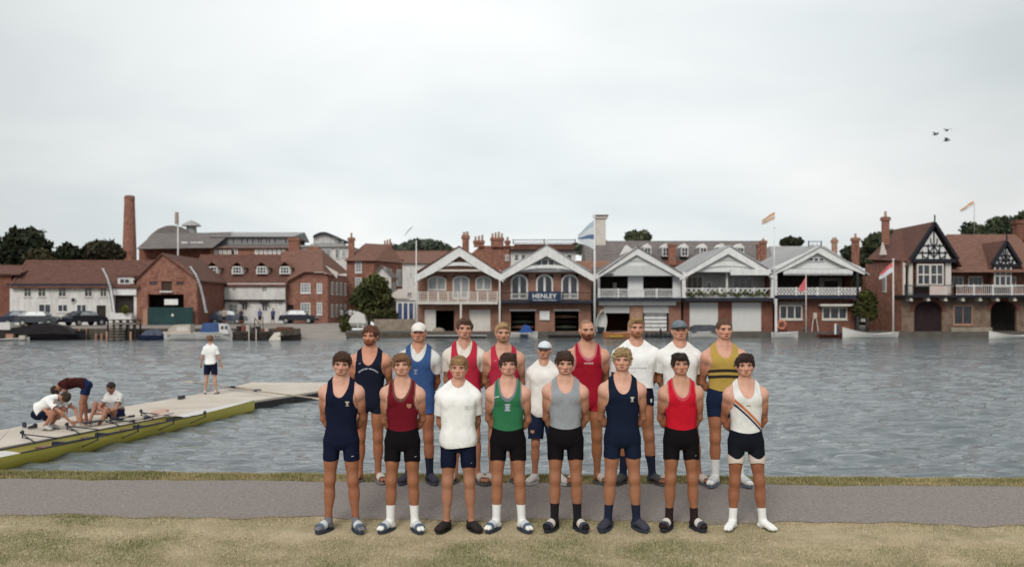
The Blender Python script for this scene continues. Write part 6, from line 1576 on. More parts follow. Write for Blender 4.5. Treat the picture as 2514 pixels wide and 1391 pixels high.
wood('woodland', 'dark wooded hill rising behind the house at the right edge', [(2365, 572, 18), (2395, 562, 20), (2420, 556, 20), (2440, 566, 22), (2465, 556, 22), (2490, 545, 22), (2515, 540, 24), (2540, 535, 26), (2400, 580, 26), (2450, 582, 30), (2500, 572, 34), (2560, 560, 36)], 5200, .7, 260, ((.022, .032, .022), (.070, .085, .040)), 43)
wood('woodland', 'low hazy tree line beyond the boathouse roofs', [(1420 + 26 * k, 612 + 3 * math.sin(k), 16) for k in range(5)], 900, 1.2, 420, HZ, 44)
# plants along the flower balcony
o = foliage('balcony_flowers', [((PX(1690 + 10 * k, 91.3), 91.35, PZ(721 + 3 * math.sin(k * 1.7), 91.3)), (.26, .12, .16 + .07 * math.sin(k * 2.3))) for k in range(20)], 2600, .055, ((.04, .05, .012), (.16, .17, .05)), 45)
tag(o, 'trailing flowers and foliage along the flower balcony rail', 'plant'); o['kind'] = 'stuff'

# ================================================================== FLAGS AND BIRDS
def flagpole(label, px, top, bot, Y, m, r=.07, zb=None):
    e = empty('flagpole', (PX(px, Y), Y, PZ(bot, Y)), 0, label, 'flagpole'); BLD.append(e)
    z0, z1 = PZ(bot, Y), PZ(top, Y)
    MB().tube([(PX(px, Y), Y, z0), (PX(px, Y), Y, z1)], [r, r * .6], 8).build('pole', m, e, smooth=True)
    MB().ell((PX(px, Y), Y, z1 + r), (r * 1.2,) * 3, 8, 6).build('finial', m, e); return e
def flag(label, corners, Y, stripes, wave=.12, n=14):
    """corners in pixels: hoist top, hoist bottom, fly bottom, fly top; stripes: (t0, t1, material)"""
    a, b_, c, d = [Vector((PX(x, Y), 0, PZ(y, Y))) for x, y in corners]; w = (d - a).length
    e = empty('flag', (a.x, Y, b_.z), 0, label, 'flag'); BLD.append(e)
    for t0, t1, m in stripes:
        V_ = []; F_ = []; k_ = 4
        for j in range(k_ + 1):
            t = t0 + (t1 - t0) * j / k_
            for i in range(n + 1):
                s = i / n; p = a.lerp(d, s).lerp(b_.lerp(c, s), t); yy = Y - .02 + wave * w * math.sin(s * 7 + t * 1.5) * s
                V_.append((p.x, yy, p.z + .05 * w * math.sin(s * 5.5 + t) * s))
        nv = len(V_); V_ += [(x, y + .012, z) for x, y, z in V_]
        for j in range(k_):
            for i in range(n): q = (j * (n + 1) + i, j * (n + 1) + i + 1, (j + 1) * (n + 1) + i + 1, (j + 1) * (n + 1) + i); F_ += [q, tuple(nv + z for z in reversed(q))]
        np_mesh('stripe' if len(stripes) > 1 else 'cloth', V_, F_, m, e, smooth=True)
    return e
F_w = mat('flag_white', (.62, .64, .66), .8, var=.05); F_b = mat('flag_blue', (.10, .15, .28), .8, var=.08); F_p = mat('flag_pale_blue', (.42, .50, .56), .8, var=.06)
F_o = mat('flag_orange', (.60, .30, .12), .8, var=.1); F_k = mat('flag_pink', (.62, .14, .16), .8, var=.1); F_r = mat('flag_red', (.45, .08, .08), .8, var=.1); F_g = mat('flag_grey', (.26, .29, .31), .8, var=.1)
flagpole('white flagpole left of the first boathouse', 1022, 594, 820, 89, M_paint)
flag('grey furled flag flying above the first boathouse', [(1018, 552), (1008, 562), (992, 580), (1000, 566)], 89, [(0, 1, F_g)])
flagpole('tall white flagpole between the second and third boathouses', 1460, 535, 822, 89, M_paint, .11)
flag('white and blue striped flag on the tallest pole', [(1458, 540), (1458, 612), (1418, 590), (1420, 574)], 89, [(0, .22, F_p), (.22, .48, F_w), (.48, .66, F_b), (.66, 1, F_w)], wave=.08)
flagpole('white flagpole between the flower balcony and lattice balcony boathouses', 1901, 560, 745, 90.2, M_paint, .06)
flag('orange and white tattered flag high over the boathouses', [(1902, 520), (1902, 540), (1870, 552), (1872, 538)], 90.2, [(0, .33, F_o), (.33, .55, F_w), (.55, .8, F_o), (.8, 1, F_w)])
flagpole('short flagpole in front of the rightmost white boathouse', 1979, 675, 815, 89.2, M_cream, .06)
flag('pink flag drooping in front of the lattice balcony', [(1978, 681), (1978, 712), (1961, 716), (1964, 700)], 89.2, [(0, 1, F_k)])
flagpole('white flagpole before the half timbered house', 2193, 640, 826, 89.5, M_cream, .10)
flag('red and white pennant beside the half timbered house', [(2191, 643), (2191, 668), (2159, 686), (2162, 668)], 89.5, [(0, .45, F_k), (.45, 1, F_w)])
flagpole('thin grey flagpole on the skyline above the half timbered house', 2392, 500, 578, 120, M_lead, .05)
flag('small orange and pale flag flying at the right skyline', [(2390, 493), (2390, 506), (2357, 521), (2360, 512)], 120, [(0, .5, F_o), (.5, 1, F_w)])
M_bird = mat('bird_dark', (.13, .14, .16), .8, var=.2)
for i, (x, y, w, lb) in enumerate(((2325, 320, 1.0, 'dark bird flying highest of the three'), (2297, 330, .8, 'grey bird flying leftmost of the three'), (2324, 345, .8, 'grey bird flying lowest of the three'))):
    Y = 60; c = P(x, y, Y); e = empty('bird', c, .4 * i, lb, 'bird', 'birds in flight')
    MB().ell((0, 0, 0), (.07, .17, .06), 8, 6).ell((0, -.17, .02), (.035, .05, .035), 6, 5).build('body', M_bird, e, smooth=True)
    for s in (-1, 1): MB().add([(s * .03, -.08, .03), (s * .03, .08, .03), (s * .20 * w, .05, .10 + .03 * i), (s * .34 * w, .03, .02), (s * .20 * w, -.07, .10 + .03 * i), (s * .03, 0, .05)], [(0, 4, 2, 1), (4, 3, 2), (0, 4, 2, 5)]).build('wing', M_bird, e, fix=False)
    MB().add([(-.03, .14, 0), (.03, .14, 0), (.06, .28, 0), (-.06, .28, 0), (0, .2, .015)], [(0, 1, 4), (1, 2, 4), (2, 3, 4), (3, 0, 4)]).build('tail', M_bird, e, fix=False)

# ================================================================== BOATS
def hull(L_, B_, H_, sheer=.15, n=18, m=10, bow=2.2, stern=.75, flare=.85, draft=.12):
    """open boat hull along +x (bow), z=0 at the waterline; returns verts, faces and the sheer line"""
    V_ = []; F_ = []
    for i in range(n + 1):
        t = i / n; x = -L_ / 2 + L_ * t; w = B_ / 2 * (1 - max(0, (t - .45) / .55) ** bow) * (stern + (1 - stern) * min(1, t / .35)); w = max(w, .015)
        h = H_ + sheer * ((t - .35) ** 2) * 2
        for j in range(m + 1):
            a = -math.pi / 2 + math.pi * j / m; s = math.sin(a); zz = -draft + (h + draft) * (abs(s) ** 1.8)
            V_.append((x + (t - .5) * .0, w * np.sign(s) * (abs(s) ** .55) * (flare + (1 - flare) * abs(s)), zz))
    for i in range(n):
        for j in range(m): a = i * (m + 1) + j; F_.append((a, a + 1, a + m + 2, a + m + 1))
    F_.append(tuple(range(m + 1)))
    return V_, F_
def boat(label, px, py, Y, rz, L_, B_, H_, m, cat='boat', group=None, name='boat', **k):
    e = empty(name, (PX(px, Y), Y, WZ), R(rz), label, cat, group)
    V_, F_ = hull(L_, B_, H_, **k); np_mesh('hull', V_, F_, m, e, smooth=True)
    n, mm = 18, 10; g = MB()
    for side in (0, mm): g.tube([V_[i * (mm + 1) + side] for i in range(n + 1)], .035, 5)
    g.build('gunwale', m, e)
    return e, V_
def deck(e, V_, m, dz=-.12, name='deck'):
    n, mm = 18, 10; vs = []; fs = []
    for i in range(n + 1):
        a = V_[i * (mm + 1)]; c = V_[i * (mm + 1) + mm]; vs += [(a[0], a[1] * .93, a[2] + dz), (c[0], c[1] * .93, c[2] + dz)]
    for i in range(n): fs.append((2 * i, 2 * i + 1, 2 * i + 3, 2 * i + 2))
    return np_mesh(name, vs, fs, m, e)
M_gel = mat('white_gelcoat', (.62, .60, .57), .35, spec=.5, var=.04); M_boatb = mat('navy_canvas', (.035, .075, .19), .8, scale=1.5, col2=(.06, .11, .24)); M_varn = mat('varnished_wood', (.20, .065, .030), .35, spec=.5, var=.3, scale=4)
M_tarp = mat('beige_canvas', (.42, .35, .29), .85, scale=1.2, col2=(.52, .46, .40)); M_gtarp = mat('grey_cover', (.075, .080, .092), .85, var=.3, scale=2, bump=.5, bscale=4)
# cabin cruisers by the left quay
e, V_ = boat('beige white cabin cruiser moored left of the blue canopied cruiser', 442, 832, 84.4, 180, 2.9, 1.5, .55, M_gel, group='boats moored at the left quay')
deck(e, V_, M_gel)
MB().prism([(-1.1, .45), (1.0, .45), (.75, 1.0), (.25, 1.30), (-1.05, 1.34)], -.6, .6).build('canopy', M_tarp, e)
for s in (-.605, .56): MB().box(-.9, .1, s, s + .045, .75, 1.15).build('side_window', M_cream, e)
e, V_ = boat('white cruiser with large blue canvas canopy', 527, 832, 84.2, 0, 3.2, 1.6, .62, M_gel, group='boats moored at the left quay')
deck(e, V_, M_gel)
MB().prism([(-1.15, .60), (.55, .60), (.42, 1.42), (.15, 1.50), (-.75, 1.46)], -.68, .68).build('canopy', M_boatb, e)
mb = MB(); mb.prism([(.56, .55), (1.35, .55), (1.2, .95), (.95, 1.4), (.50, 1.4)], -.6, .6); cb = mb.build('cabin', M_gel, e)
for x in (.72, 1.05): MB().box(x, x + .2, -.63, -.602, .95, 1.2).build('porthole', M_glass, cb)
for x in (.3, .6): MB().tube([(x, -.80, .35), (x, -.74, .35)], .07, 8).build('porthole', M_glass, e)
MB().ell((-.35, -.82, .28), (.14, .05, .12), 10, 6).build('fender', mat('fender', (.22, .12, .09), .7, var=.3), e)
e, V_ = boat('canopied wooden launch with pale bow sheet at the slipway', 700, 832, 83.8, 0, 2.7, 1.3, .38, M_wood, group='boats moored at the left quay')
deck(e, V_, M_wood)
MB().prism([(-1.25, .02), (-.25, .02), (-.25, .72), (-.75, .66)], -.66, .60).build('bow_sheet', mat('cream_sheet', (.66, .60, .52), .8, var=.05), e)
MB().prism([(-.85, .92), (.55, .92), (.52, 1.10), (-.5, 1.14)], -.6, .6).build('canopy', mat('brown_canopy', (.13, .05, .035), .8, var=.2), e)
for x in (-.7, .0, .5):
    for s in (-.55, .55): MB().bar((x, s, .3), (x, s, .94), .04).build('canopy_post', M_wood, e)
# dark covered barge and small craft at the far left
e, V_ = boat('long dark covered workboat moored along the far left quay', 115, 832, 84.8, 8, 6.3, 1.9, .55, mat('black_hull', (.014, .012, .014), .6, var=.3), sheer=.3, group='boats moored at the left quay')
MB().prism([(-2.9, .5), (2.6, .5), (1.6, 1.15), (.0, 1.5), (-1.4, 1.25), (-2.8, 1.0)], -.8, .8).build('cover', mat('dark_cover', (.018, .015, .018), .85, var=.4, bump=.5), e)
e, V_ = boat('low white punt with brown locker cut off by the left edge', 20, 832, 83.8, 0, 3.6, 1.2, .12, M_gel, group='boats moored at the left quay')
MB().box(.0, .6, -.4, .4, .1, .55).build('locker', M_brickp, e); MB().box(1.1, 1.6, -.4, .4, .08, .42).build('seat_box', M_tarp, e)
MB().box(-1.5, .3, -.3, .5, .9, 1.5).build('cabin', M_gel, e); MB().box(-1.4, .2, -.2, .4, .1, .9).build('cabin_wall', M_wood, e)
e, V_ = boat('dark blue covered dinghy between the landing stage and the beige cruiser', 375, 832, 84.4, 0, 2.1, 1.2, .4, mat('blue_hull', (.018, .028, .070), .5, var=.2), group='boats moored at the left quay')
MB().prism([(-.9, .4), (.9, .4), (.3, .95), (-.4, .85)], -.5, .5).build('cover', mat('slate_cover', (.09, .10, .14), .85, var=.3, bump=.4), e)
# right side boats
GRB = 'boats moored at the boathouses'
e, V_ = boat('white motor dinghy with bright blue cover under the name board boathouse', 1285, 828, 90.4, 0, 2.6, 1.3, .42, M_gel, group=GRB)
deck(e, V_, M_gel); MB().prism([(-.4, .5), (.85, .5), (.55, 1.1), (.1, 1.2), (-.2, .8)], -.5, .5).build('cover', mat('bright_blue', (.030, .09, .30), .8, var=.3, scale=2, bump=.5), e)
MB().box(-.3, .4, -.62, -.55, .02, .35).build('ladder', M_navyb, e)
e, V_ = boat('orange varnished rowing skiff with yellow lettering', 1528, 832, 89.6, 0, 3.4, 1.1, .42, mat('orange_varnish', (.50, .20, .085), .35, spec=.5, var=.2, scale=3), sheer=.6, group=GRB)
deck(e, V_, M_varn, -.18); MB().prism([(.3, .3), (1.0, .3), (.75, .68), (.5, .68)], -.3, .3).build('seat_cushion', M_tarp, e)
# the name on the bow is unreadable at this size: a row of small yellow strokes, as the photo shows
mb = MB()
for k in range(8): mb.box(-1.15 + .15 * k, -1.06 + .15 * k, -.60, -.57, .12, .24 if k % 3 else .30)
mb.build('lettering', mat('yellow_paint', (.60, .45, .05), .6, var=.05), e)['kind'] = 'stuff'
e, V_ = boat('white launch under a grey cover at the garage doors', 1732, 832, 90.2, 0, 2.9, 1.3, .55, M_gel, group=GRB)
MB().prism([(-1.35, .5), (1.2, .5), (1.15, 1.05), (.6, 1.18), (-.9, 1.18), (-1.3, 1.0)], -.6, .6).build('cover', M_gtarp, e)
e, V_ = boat('small white dinghy below the lattice balcony boathouse', 1928, 832, 90.2, 0, 2.3, 1.1, .45, M_gel, group=GRB); deck(e, V_, M_gel)
e, V_ = boat('long slender white rowing launch beside the pennant pole', 2135, 832, 89.8, 180, 4.9, 1.3, .38, M_gel, sheer=.7, group=GRB); deck(e, V_, M_gel, -.06)
MB().box(1.9, 2.3, -.72, -.62, .0, .5).build('blue_fender', M_navyb, e)
e, V_ = boat('white skiff moored below the right arch', 2485, 832, 89.8, 180, 4.2, 1.1, .22, M_gel, sheer=.5, group=GRB); deck(e, V_, M_gel, -.05)
e, V_ = boat('dark red work pontoon boat below the shelf roof window', 2045, 832, 90.4, 0, 2.6, 1.2, .30, mat('dark_red', (.10, .028, .020), .7, var=.3), group=GRB); deck(e, V_, M_varn)
MB().tube([(.4, 0, .25), (.42, 0, 1.2)], [.26, .12], 8).build('furled_sail', M_gtarp, e); MB().bar((.1, -.3, .3), (.12, -.3, 1.3), .14).build('white_pole', M_paint, e)
e, V_ = boat('white dinghy stood upright on its stern by the flagpole', 1474, 832, 91.3, 0, 2.0, 1.0, .35, M_gel, group=GRB); e.location.z = AZ + 1.0; e.rotation_euler = (R(90), R(-85), R(15))
MB().box(-1.0, -.55, -.35, .3, -.1, .3).build('outboard_cover', M_navyb, e)
# row of black fenders
for k, x in enumerate((1588, 1600, 1611, 1622, 1634, 1645)):
    nm_ = ('leftmost round black mooring buoy of the row by the white stack', 'second round black buoy from the left by the white stack', 'round black buoy just left of the tall one', '', 'round black buoy just right of the tall one', 'rightmost round black mooring buoy of the row')[k]
    o = MB().ell((0, 0, 0), (.19, .19, .22 if k != 3 else .26), 10, 8).tube([(0, 0, .15), (0, 0, .30 if k != 3 else .7)], .06 if k != 3 else .09, 6).build('fender_buoy', mat('black_rubber', (.012, .012, .016), .6, var=.2), None, smooth=True)
    o.location = (PX(x, 90.7), 90.7, WZ + .12); tag(o, ('tall black mooring buoy, taller than its neighbours' if k == 3 else nm_), 'buoy', 'black buoys in a row')
# life ring and planters in front of the fifth boathouse
def ringm(c, r, w, n=20, k=8):
    mb = MB(); pts = [(c[0] + r * math.cos(2 * math.pi * i / n), c[1], c[2] + r * math.sin(2 * math.pi * i / n)) for i in range(n + 1)]
    return mb.tube(pts, w, k, caps=False)
o = ringm((0, 0, 0), .36, .11).build('life_ring', mat('ring_orange', (.42, .10, .06), .6, scale=6, col2=(.58, .26, .18)), None, smooth=True); o.location = (PX(1919, 91.6), 91.6, PZ(797, 91.6)); tag(o, 'orange red life ring by the three pane window', 'life ring')
o = MB().ell((0, 0, 0), (.22, .2, .24), 10, 8).build('buoy', M_gtarp, None, smooth=True); o.location = (PX(1977, 91.5), 91.5, AZ + .2); tag(o, 'grey round buoy on the apron beside the pink flag pole', 'buoy')
def easel(px, label):
    e = empty('easel', (PX(px, 91.5), 91.5, AZ), 0, label, 'easel')
    for s in (-.3, .3): MB().bar((s, 0, 0), (s * .3, .1, 1.7), .06).build('leg', M_cream, e)
    MB().box(-.16, .16, -.06, .02, 1.2, 1.75).build('board', M_tarp, e); return e
easel(2001, 'pale wooden easel stand on the boathouse apron')
# planters on the apron, jetty bits
o = MB().box(PX(845, 90), PX(1035, 90), 90.6, 91.0, -2, AZ - .1).build('landing_kerb', M_stone); tag(o, 'dark timber edging of the landing below the stone wall', 'kerb')
for x0_, x1_, lb in ((1030, 1195, 'low grey floating jetty in front of the leftmost boathouse'), (1345, 1440, 'dark slatted jetty right of the notice board')):
    e = empty('jetty', (PX(x0_, 90), 90, WZ), 0, lb, 'jetty', 'floating jetties')
    MB().box(0, PX(x1_, 90) - PX(x0_, 90), -.5, .6, .18, .28).build('deck', M_lead if x0_ == 1030 else M_wood, e)
    MB().box(.1, PX(x1_, 90) - PX(x0_, 90) - .1, -.4, .5, -.1, .175).build('float', M_wood, e)
o = MB().box(PX(1055, 92), PX(1088, 92), 92.0, 92.5, AZ, AZ + .02).ell((PX(1077, 92), 92.2, AZ), (.6, .3, .38), 10, 6).build('rubble_heap', M_stonew, None); tag(o, 'low heap of rubble in front of the dark doorway', 'rubble heap')
# green covered bank boat at landing
e, V_ = boat('white covered dinghy on the landing beside the clipped shrub', 878, 800, 95.6, 0, 1.9, 1.2, .4, M_gel); e.location.z = AZ + .35
MB().prism([(-.9, .35), (.9, .35), (.7, 1.15), (.1, 1.45), (-.5, 1.1)], -.5, .5).build('cover', M_gel, e)
for x in (-.6, .1, .6): MB().box(x, x + .07, -.75, -.65, -.5, .3).build('chock', M_paint, e)

# ================================================================== QUAYSIDE
def post(px, Y, top, label, m=M_wood, r=.09, zb=-1.5, group='timber posts along the left quay'):
    o = MB().tube([(0, 0, zb), (0, 0, PZ(top, Y))], [r * 1.1, r], 8).build('mooring_post', m); o.location = (PX(px, Y), Y, 0); return tag(o, label, 'post', group)
for px_, tp in ((34, 806), (152, 822), (195, 806), (211, 806), (64, 795), (118, 820), (236, 818), (250, 818)):
    post(px_, YQ - .25, tp, {34: 'weathered post beside the far left punt', 152: 'short pale post right of the dark covered workboat', 195: 'tall pale post under the dark blue saloon car, left of a pair', 211: 'tall pale post under the dark blue saloon car, right of a pair', 64: 'tall post standing at the covered workboat, highest of the posts', 118: 'stubby post hidden behind the covered workboat', 236: 'stubby post below the dark cottage door', 250: 'stubby post next to the landing stage'}[px_], M_brickp)
e = empty('landing_stage', (PX(305, 84.5), 84.5, WZ), 0, 'tall timber landing stage with steps down to the water', 'landing stage')
for x in (-1.15, -.6, 0, .6, 1.15):
    for y in (-.6, .6): MB().bar((x, y, -1), (x, y, 1.75), .12).build('post', M_wood, e)
MB().box(-1.25, 1.25, -.75, .75, 1.35, 1.45).build('deck', mat('grey_planks', (.22, .19, .17), .9, var=.3), e)
for k in range(5): MB().box(-.95, .35, -1.0 + .05 * k, -.72 + .05 * k, .12 + .24 * k, .17 + .24 * k).build('step', MATS['grey_planks'], e)
MB().bar((-1.15, -.6, 1.7), (1.15, -.6, 1.7), .07).bar((-1.15, .6, 1.7), (1.15, .6, 1.7), .07).build('handrail', M_wood, e)
for x in (-1.1, .9): MB().bar((x, -.9, -.4), (x, -.9, .75), .14).build('pile', M_brickp, e)
e = empty('timber_jetty', (PX(618, 84.8), 84.8, WZ), 0, 'low dark timber jetty crowded with deck gear', 'jetty')
MB().box(-1.55, 1.5, -.7, .9, .62, .74).build('deck', mat('dark_planks', (.055, .045, .04), .9, var=.3), e)
for x in (-1.4, -.7, 0, .7, 1.4): MB().bar((x, -.6, -1), (x, -.6, .62), .13).build('pile', M_wood, e)
for x in (.0, .6): MB().bar((x, -.85, -.4), (x, -.85, .95), .09).build('pale_pole', M_tarp, e)
MB().box(-1.5, 1.45, -.62, -.5, .1, .45).build('waling', M_wood, e)
rs = random.Random(5)
for k in range(7):
    x = -1.2 + .4 * k; MB().box(x, x + rs.uniform(.18, .34), -.4, .1, .745, .745 + rs.uniform(.15, .55)).build('crate', (M_wood, M_brickd, M_tarp, M_gtarp)[k % 4], e)
MB().bar((.25, -.2, .74), (.3, -.1, 1.9), .06).bar((.3, -.1, 1.9), (.75, -.1, 1.2), .05).bar((.95, 0, .74), (.95, 0, 2.0), .05).build('derrick', M_wood, e)
# parked cars
def car(label, px, Y, rz, col, L_=4.2, zb=None, h=1.45, name='car', kind='hatch'):
    e = empty(name, (PX(px, Y), Y, GQ if zb is None else zb), R(rz), label, 'car', 'cars parked on the left quay'); m = mat('car_%.2f_%.2f' % col[:2], col, .3, metal=.2, spec=.6, var=.03); a = L_ / 2
    body = [(-a, .35), (-a + .05, .75), (-a + .15, .92), (-a * .45, .98), (a * .5, .98), (a - .1, .82), (a, .6), (a, .35)]
    MB().prism(body, -.84, .84).build('body', m, e)
    mb = MB(); lo_ = [(-a + .25, .98), (a * .48, .98), (a * .18, h), (-a * .42, h)]
    n = 4; vs = [(x, -.80, z) if z < 1 else (x, -.62, z) for x, z in lo_] + [(x, .80, z) if z < 1 else (x, .62, z) for x, z in lo_]
    mb.add(vs, [(0, 1, 2, 3), (7, 6, 5, 4), (0, 4, 5, 1), (1, 5, 6, 2), (2, 6, 7, 3), (3, 7, 4, 0)]); c = mb.build('cabin', m, e)
    for s in (-1, 1):
        y0, y1 = s * .805, s * .635
        for xa_, xb_ in ((-.78, .02), (.10, .80)):
            MB().add([(xa_ * a * .6 - .1, y0 - s * .02 + s * .012, 1.03), (xb_ * a * .6, y0 - s * .02 + s * .012, 1.03), (xb_ * a * .42, y1 + s * .02 + s * .012, h - .07), (xa_ * a * .5, y1 + s * .02 + s * .012, h - .07)], [(0, 1, 2, 3)]).build('window', M_glassl, c, fix=False)
    MB().add([(a * .49 - .04, -.74, 1.03), (a * .49 - .04, .74, 1.03), (a * .20, .58, h - .05), (a * .20, -.58, h - .05)], [(0, 1, 2, 3)]).build('windscreen', M_glassl, c, fix=False).location = (.03, 0, .02)
    for x in (-a * .6, a * .62):
        for s in (-1, 1):
            w = MB().tube([(x, s * .86, .32), (x, s * .66, .32)], .32, 16).build('wheel', mat('tyre', (.015, .015, .016), .9, var=.2), e)
            MB().tube([(x, s * .875, .32), (x, s * .861, .32)], .19, 12).build('rim', M_lead, w)
    for s in (-1, 1):
        MB().box(a - .03, a + .02, s * .55 - .14, s * .55 + .14, .62, .76).build('headlight', M_gel, e)
    return e
car('black estate car with pale glazed roof parked by the brick corner house', 733, 111, 0, (.015, .017, .028), 4.1, h=1.5)
car('dark blue saloon car parked before the lower cottage windows', 208, 99.5, 60, (.012, .022, .055))
car('dark grey car parked at the left end of the cottage row', 95, 97.5, 5, (.05, .055, .065), 4.0)
car('navy car parked nearest the left edge', 52, 99, 20, (.02, .03, .06), 3.8)
car('black car half hidden under the riverside tree', 868, 121, 0, (.014, .015, .02), 4.0)
car('silver blue car parked outside the white inn', 560, 108, 0, (.10, .13, .18), 3.9)
# drinkers and passers by on the far quay, tiny in the photo
def small_person(label, px, Y, zb, top, bot, h=1.72, rz=0, group='people on the far bank', hairc=(.06, .035, .02)):
    pose = dict(el=(.24, .02, 1.16), wr=(.25, -.06, .93), hand=(.25, -.09, .85))
    return build_person(label, (PX(px, Y), Y, zb), h=h, rz=rz, pose=pose, res=.03, face=False, hair=('short', hairc), top=dict(kind='tee', col=top, hem=.92), shorts=dict(col=bot, hem=.50, loose=.02), seed=int(px), group=group)
for px_, Y_, tp, bt, lb in ((822, 119, (.6, .58, .55), (.03, .03, .05), 'person in white shirt standing left of the tables by the brick house'), (838, 118, (.62, .6, .58), (.02, .02, .03), 'person in white shirt and black trousers by the brick side wall'), (860, 117.5, (.58, .57, .58), (.03, .03, .04), 'person in white shirt under the edge of the riverside tree'),
                            (638, 108, (.10, .12, .25), (.02, .02, .03), 'person in blue standing by the right end of the white inn'), (592, 107, (.05, .05, .07), (.02, .02, .03), 'person in dark clothes outside the inn'), (550, 106, (.45, .36, .28), (.03, .03, .03), 'person in beige top outside the inn door'),
                            (670, 109, (.05, .07, .15), (.03, .03, .05), 'person in navy beside the white inn corner')):
    small_person(lb, px_, Y_, GQ, tp, bt)
small_person('person in dark top inside the middle arched window of the name board boathouse', 1326, YF + .9, PZ(742, YF), (.06, .05, .06), (.03, .03, .03), 1.5)

# ================================================================== PONTOON, SHELL AND ITS CREW
DZ = -.35
near = [(-13.2, 4.0), (-9.62, 17.5), (-7.35, 26.9), (-5.75, 31.2), (-5.25, 32.6)]
far_ = [(-8.95, 32.3), (-9.35, 29.3), (-10.13, 25.5), (-10.75, 21.0), (-15.6, 4.0)]
e = empty('pontoon', (-8, 28, WZ), 0, 'long pale floating landing pontoon reaching in from the left edge', 'pontoon'); BLD2 = [e]
M_pont = mat('pontoon_deck', (.50, .435, .365), .9, scale=.9, col2=(.60, .54, .47), bump=.25, bscale=30)
M_pedge = mat('pontoon_edge', (.035, .032, .034), .8, var=.3)
def poly_strip(nm, A, B, z0, z1, m, par, inset=0):
    n = len(A); vs = [(x, y, z) for z in (z0, z1) for x, y in A + B[::-1]]; k = 2 * n
    fs = [(i, i + 1, k - 2 - i, k - 1 - i) for i in range(n - 1)]
    top = [tuple(q + k for q in f) for f in fs]; fs2 = [tuple(reversed(f)) for f in fs] + top + [(i, (i + 1) % k, k + (i + 1) % k, k + i) for i in range(k)]
    return np_mesh(nm, vs, fs2, m, par)
def lerp2(A, t):
    n = len(A) - 1; s = t * n; i = min(int(s), n - 1); f = s - i; return (A[i][0] + (A[i + 1][0] - A[i][0]) * f, A[i][1] + (A[i + 1][1] - A[i][1]) * f)
farr = far_[::-1]
# deck built of panels, each a little uneven
nP = 15
for k in range(nP):
    t0, t1 = k / nP, (k + 1) / nP - .0012
    a0, a1, b0, b1 = lerp2(near, t0), lerp2(near, t1), lerp2(farr, t0), lerp2(farr, t1)
    dz = .003 * ((k * 5) % 3)
    poly_strip('deck_panel', [a0, a1], [b0, b1], DZ - .06, DZ + dz - .006, M_pont, e)
poly_strip('float', near, farr, WZ - .2, DZ - .063, M_pedge, e)
poly_strip('deck_panel', [(-5.25, 32.65), (-5.1, 33.9)], [(-9.0, 32.35), (-8.9, 34.2)], DZ - .06, DZ, M_pont, e)
poly_strip('float', [(-5.3, 32.65), (-5.15, 33.85)], [(-8.95, 32.35), (-8.85, 34.1)], WZ - .2, DZ - .063, M_pedge, e)
for x, y in ((-9.3, 28.0), (-10.35, 24.5)): MB().box(x - .05, x + .05, y - .18, y + .18, DZ, DZ + .09).build('cleat', M_iron, e)
inv_ = Matrix.Translation(-Vector(e.location))
for c in e.children: c.matrix_parent_inverse = inv_

bow = Vector((-7.05, 27.2, 0)); dirb = Vector((2.03, 9.6, 0)).normalized(); LB = 17.0; ctr = bow - dirb * LB / 2
e = empty('rowing_shell', (ctr.x, ctr.y, WZ), math.atan2(dirb.y, dirb.x), 'long yellow green racing shell with white decks moored along the pontoon', 'rowing shell')
M_yel = mat('yellow_hull', (.52, .44, .060), .30, spec=.5, scale=.8, col2=(.58, .50, .085)); M_wdeck = mat('white_deck', (.60, .57, .54), .4, spec=.4, var=.05)
def shell_hull():
    n, m = 60, 12; V_ = []; F_ = []
    for i in range(n + 1):
        t = i / n; x = -LB / 2 + LB * t; q = 1 - abs(2 * t - 1) ** 2.6; w = .02 + .30 * q; h = .235 + .05 * abs(2 * t - 1) ** 2
        for j in range(m + 1):
            a = math.pi * j / m; V_.append((x, -w * math.cos(a), -.13 * q * math.sin(a) ** .7 + (h if j in (0, m) else h * (abs(math.cos(a)) ** 2.2))))
    for i in range(n):
        for j in range(m): a = i * (m + 1) + j; F_.append((a, a + m + 1, a + m + 2, a + 1))
    return V_, F_, n, m
V_, F_, n, m = shell_hull(); np_mesh('hull', V_, F_, M_yel, e, smooth=True)
def shell_deck(i0, i1, nm, mm, dz, scale=.97, crown=.03):
    vs = []; fs = []
    for i in range(i0, i1 + 1):
        a = V_[i * (m + 1)]; w = abs(a[1]) * scale
        for s in (-1, -.5, 0, .5, 1): vs.append((a[0], w * s, a[2] + dz + crown * (1 - s * s)))
    for i in range(i1 - i0):
        for s in range(4): q = i * 5 + s; fs.append((q, q + 1, q + 6, q + 5))
    return np_mesh(nm, vs, fs, mm, e, smooth=True)
shell_deck(46, 60, 'foredeck', M_wdeck, .003); shell_deck(0, 26, 'afterdeck', M_wdeck, .003)
shell_deck(26, 46, 'cockpit', mat('cockpit', (.10, .09, .085), .8, var=.3), -.11, .92, 0)
g = MB()
for side in (0, m): g.tube([(V_[i * (m + 1) + side][0], V_[i * (m + 1) + side][1], V_[i * (m + 1) + side][2] + .008) for i in range(26, 47)], .016, 5)
g.build('gunwale', mat('dark_gunwale', (.05, .04, .06), .5, var=.2), e)
for k in range(4):
    x = 4.0 - 1.35 * k
    MB().box(x - .12, x + .12, -.14, .14, .17, .20).build('sliding_seat', M_varn, e)
    MB().box(x + .35, x + .42, -.14, .14, .12, .24).build('foot_stretcher', M_navyb, e)
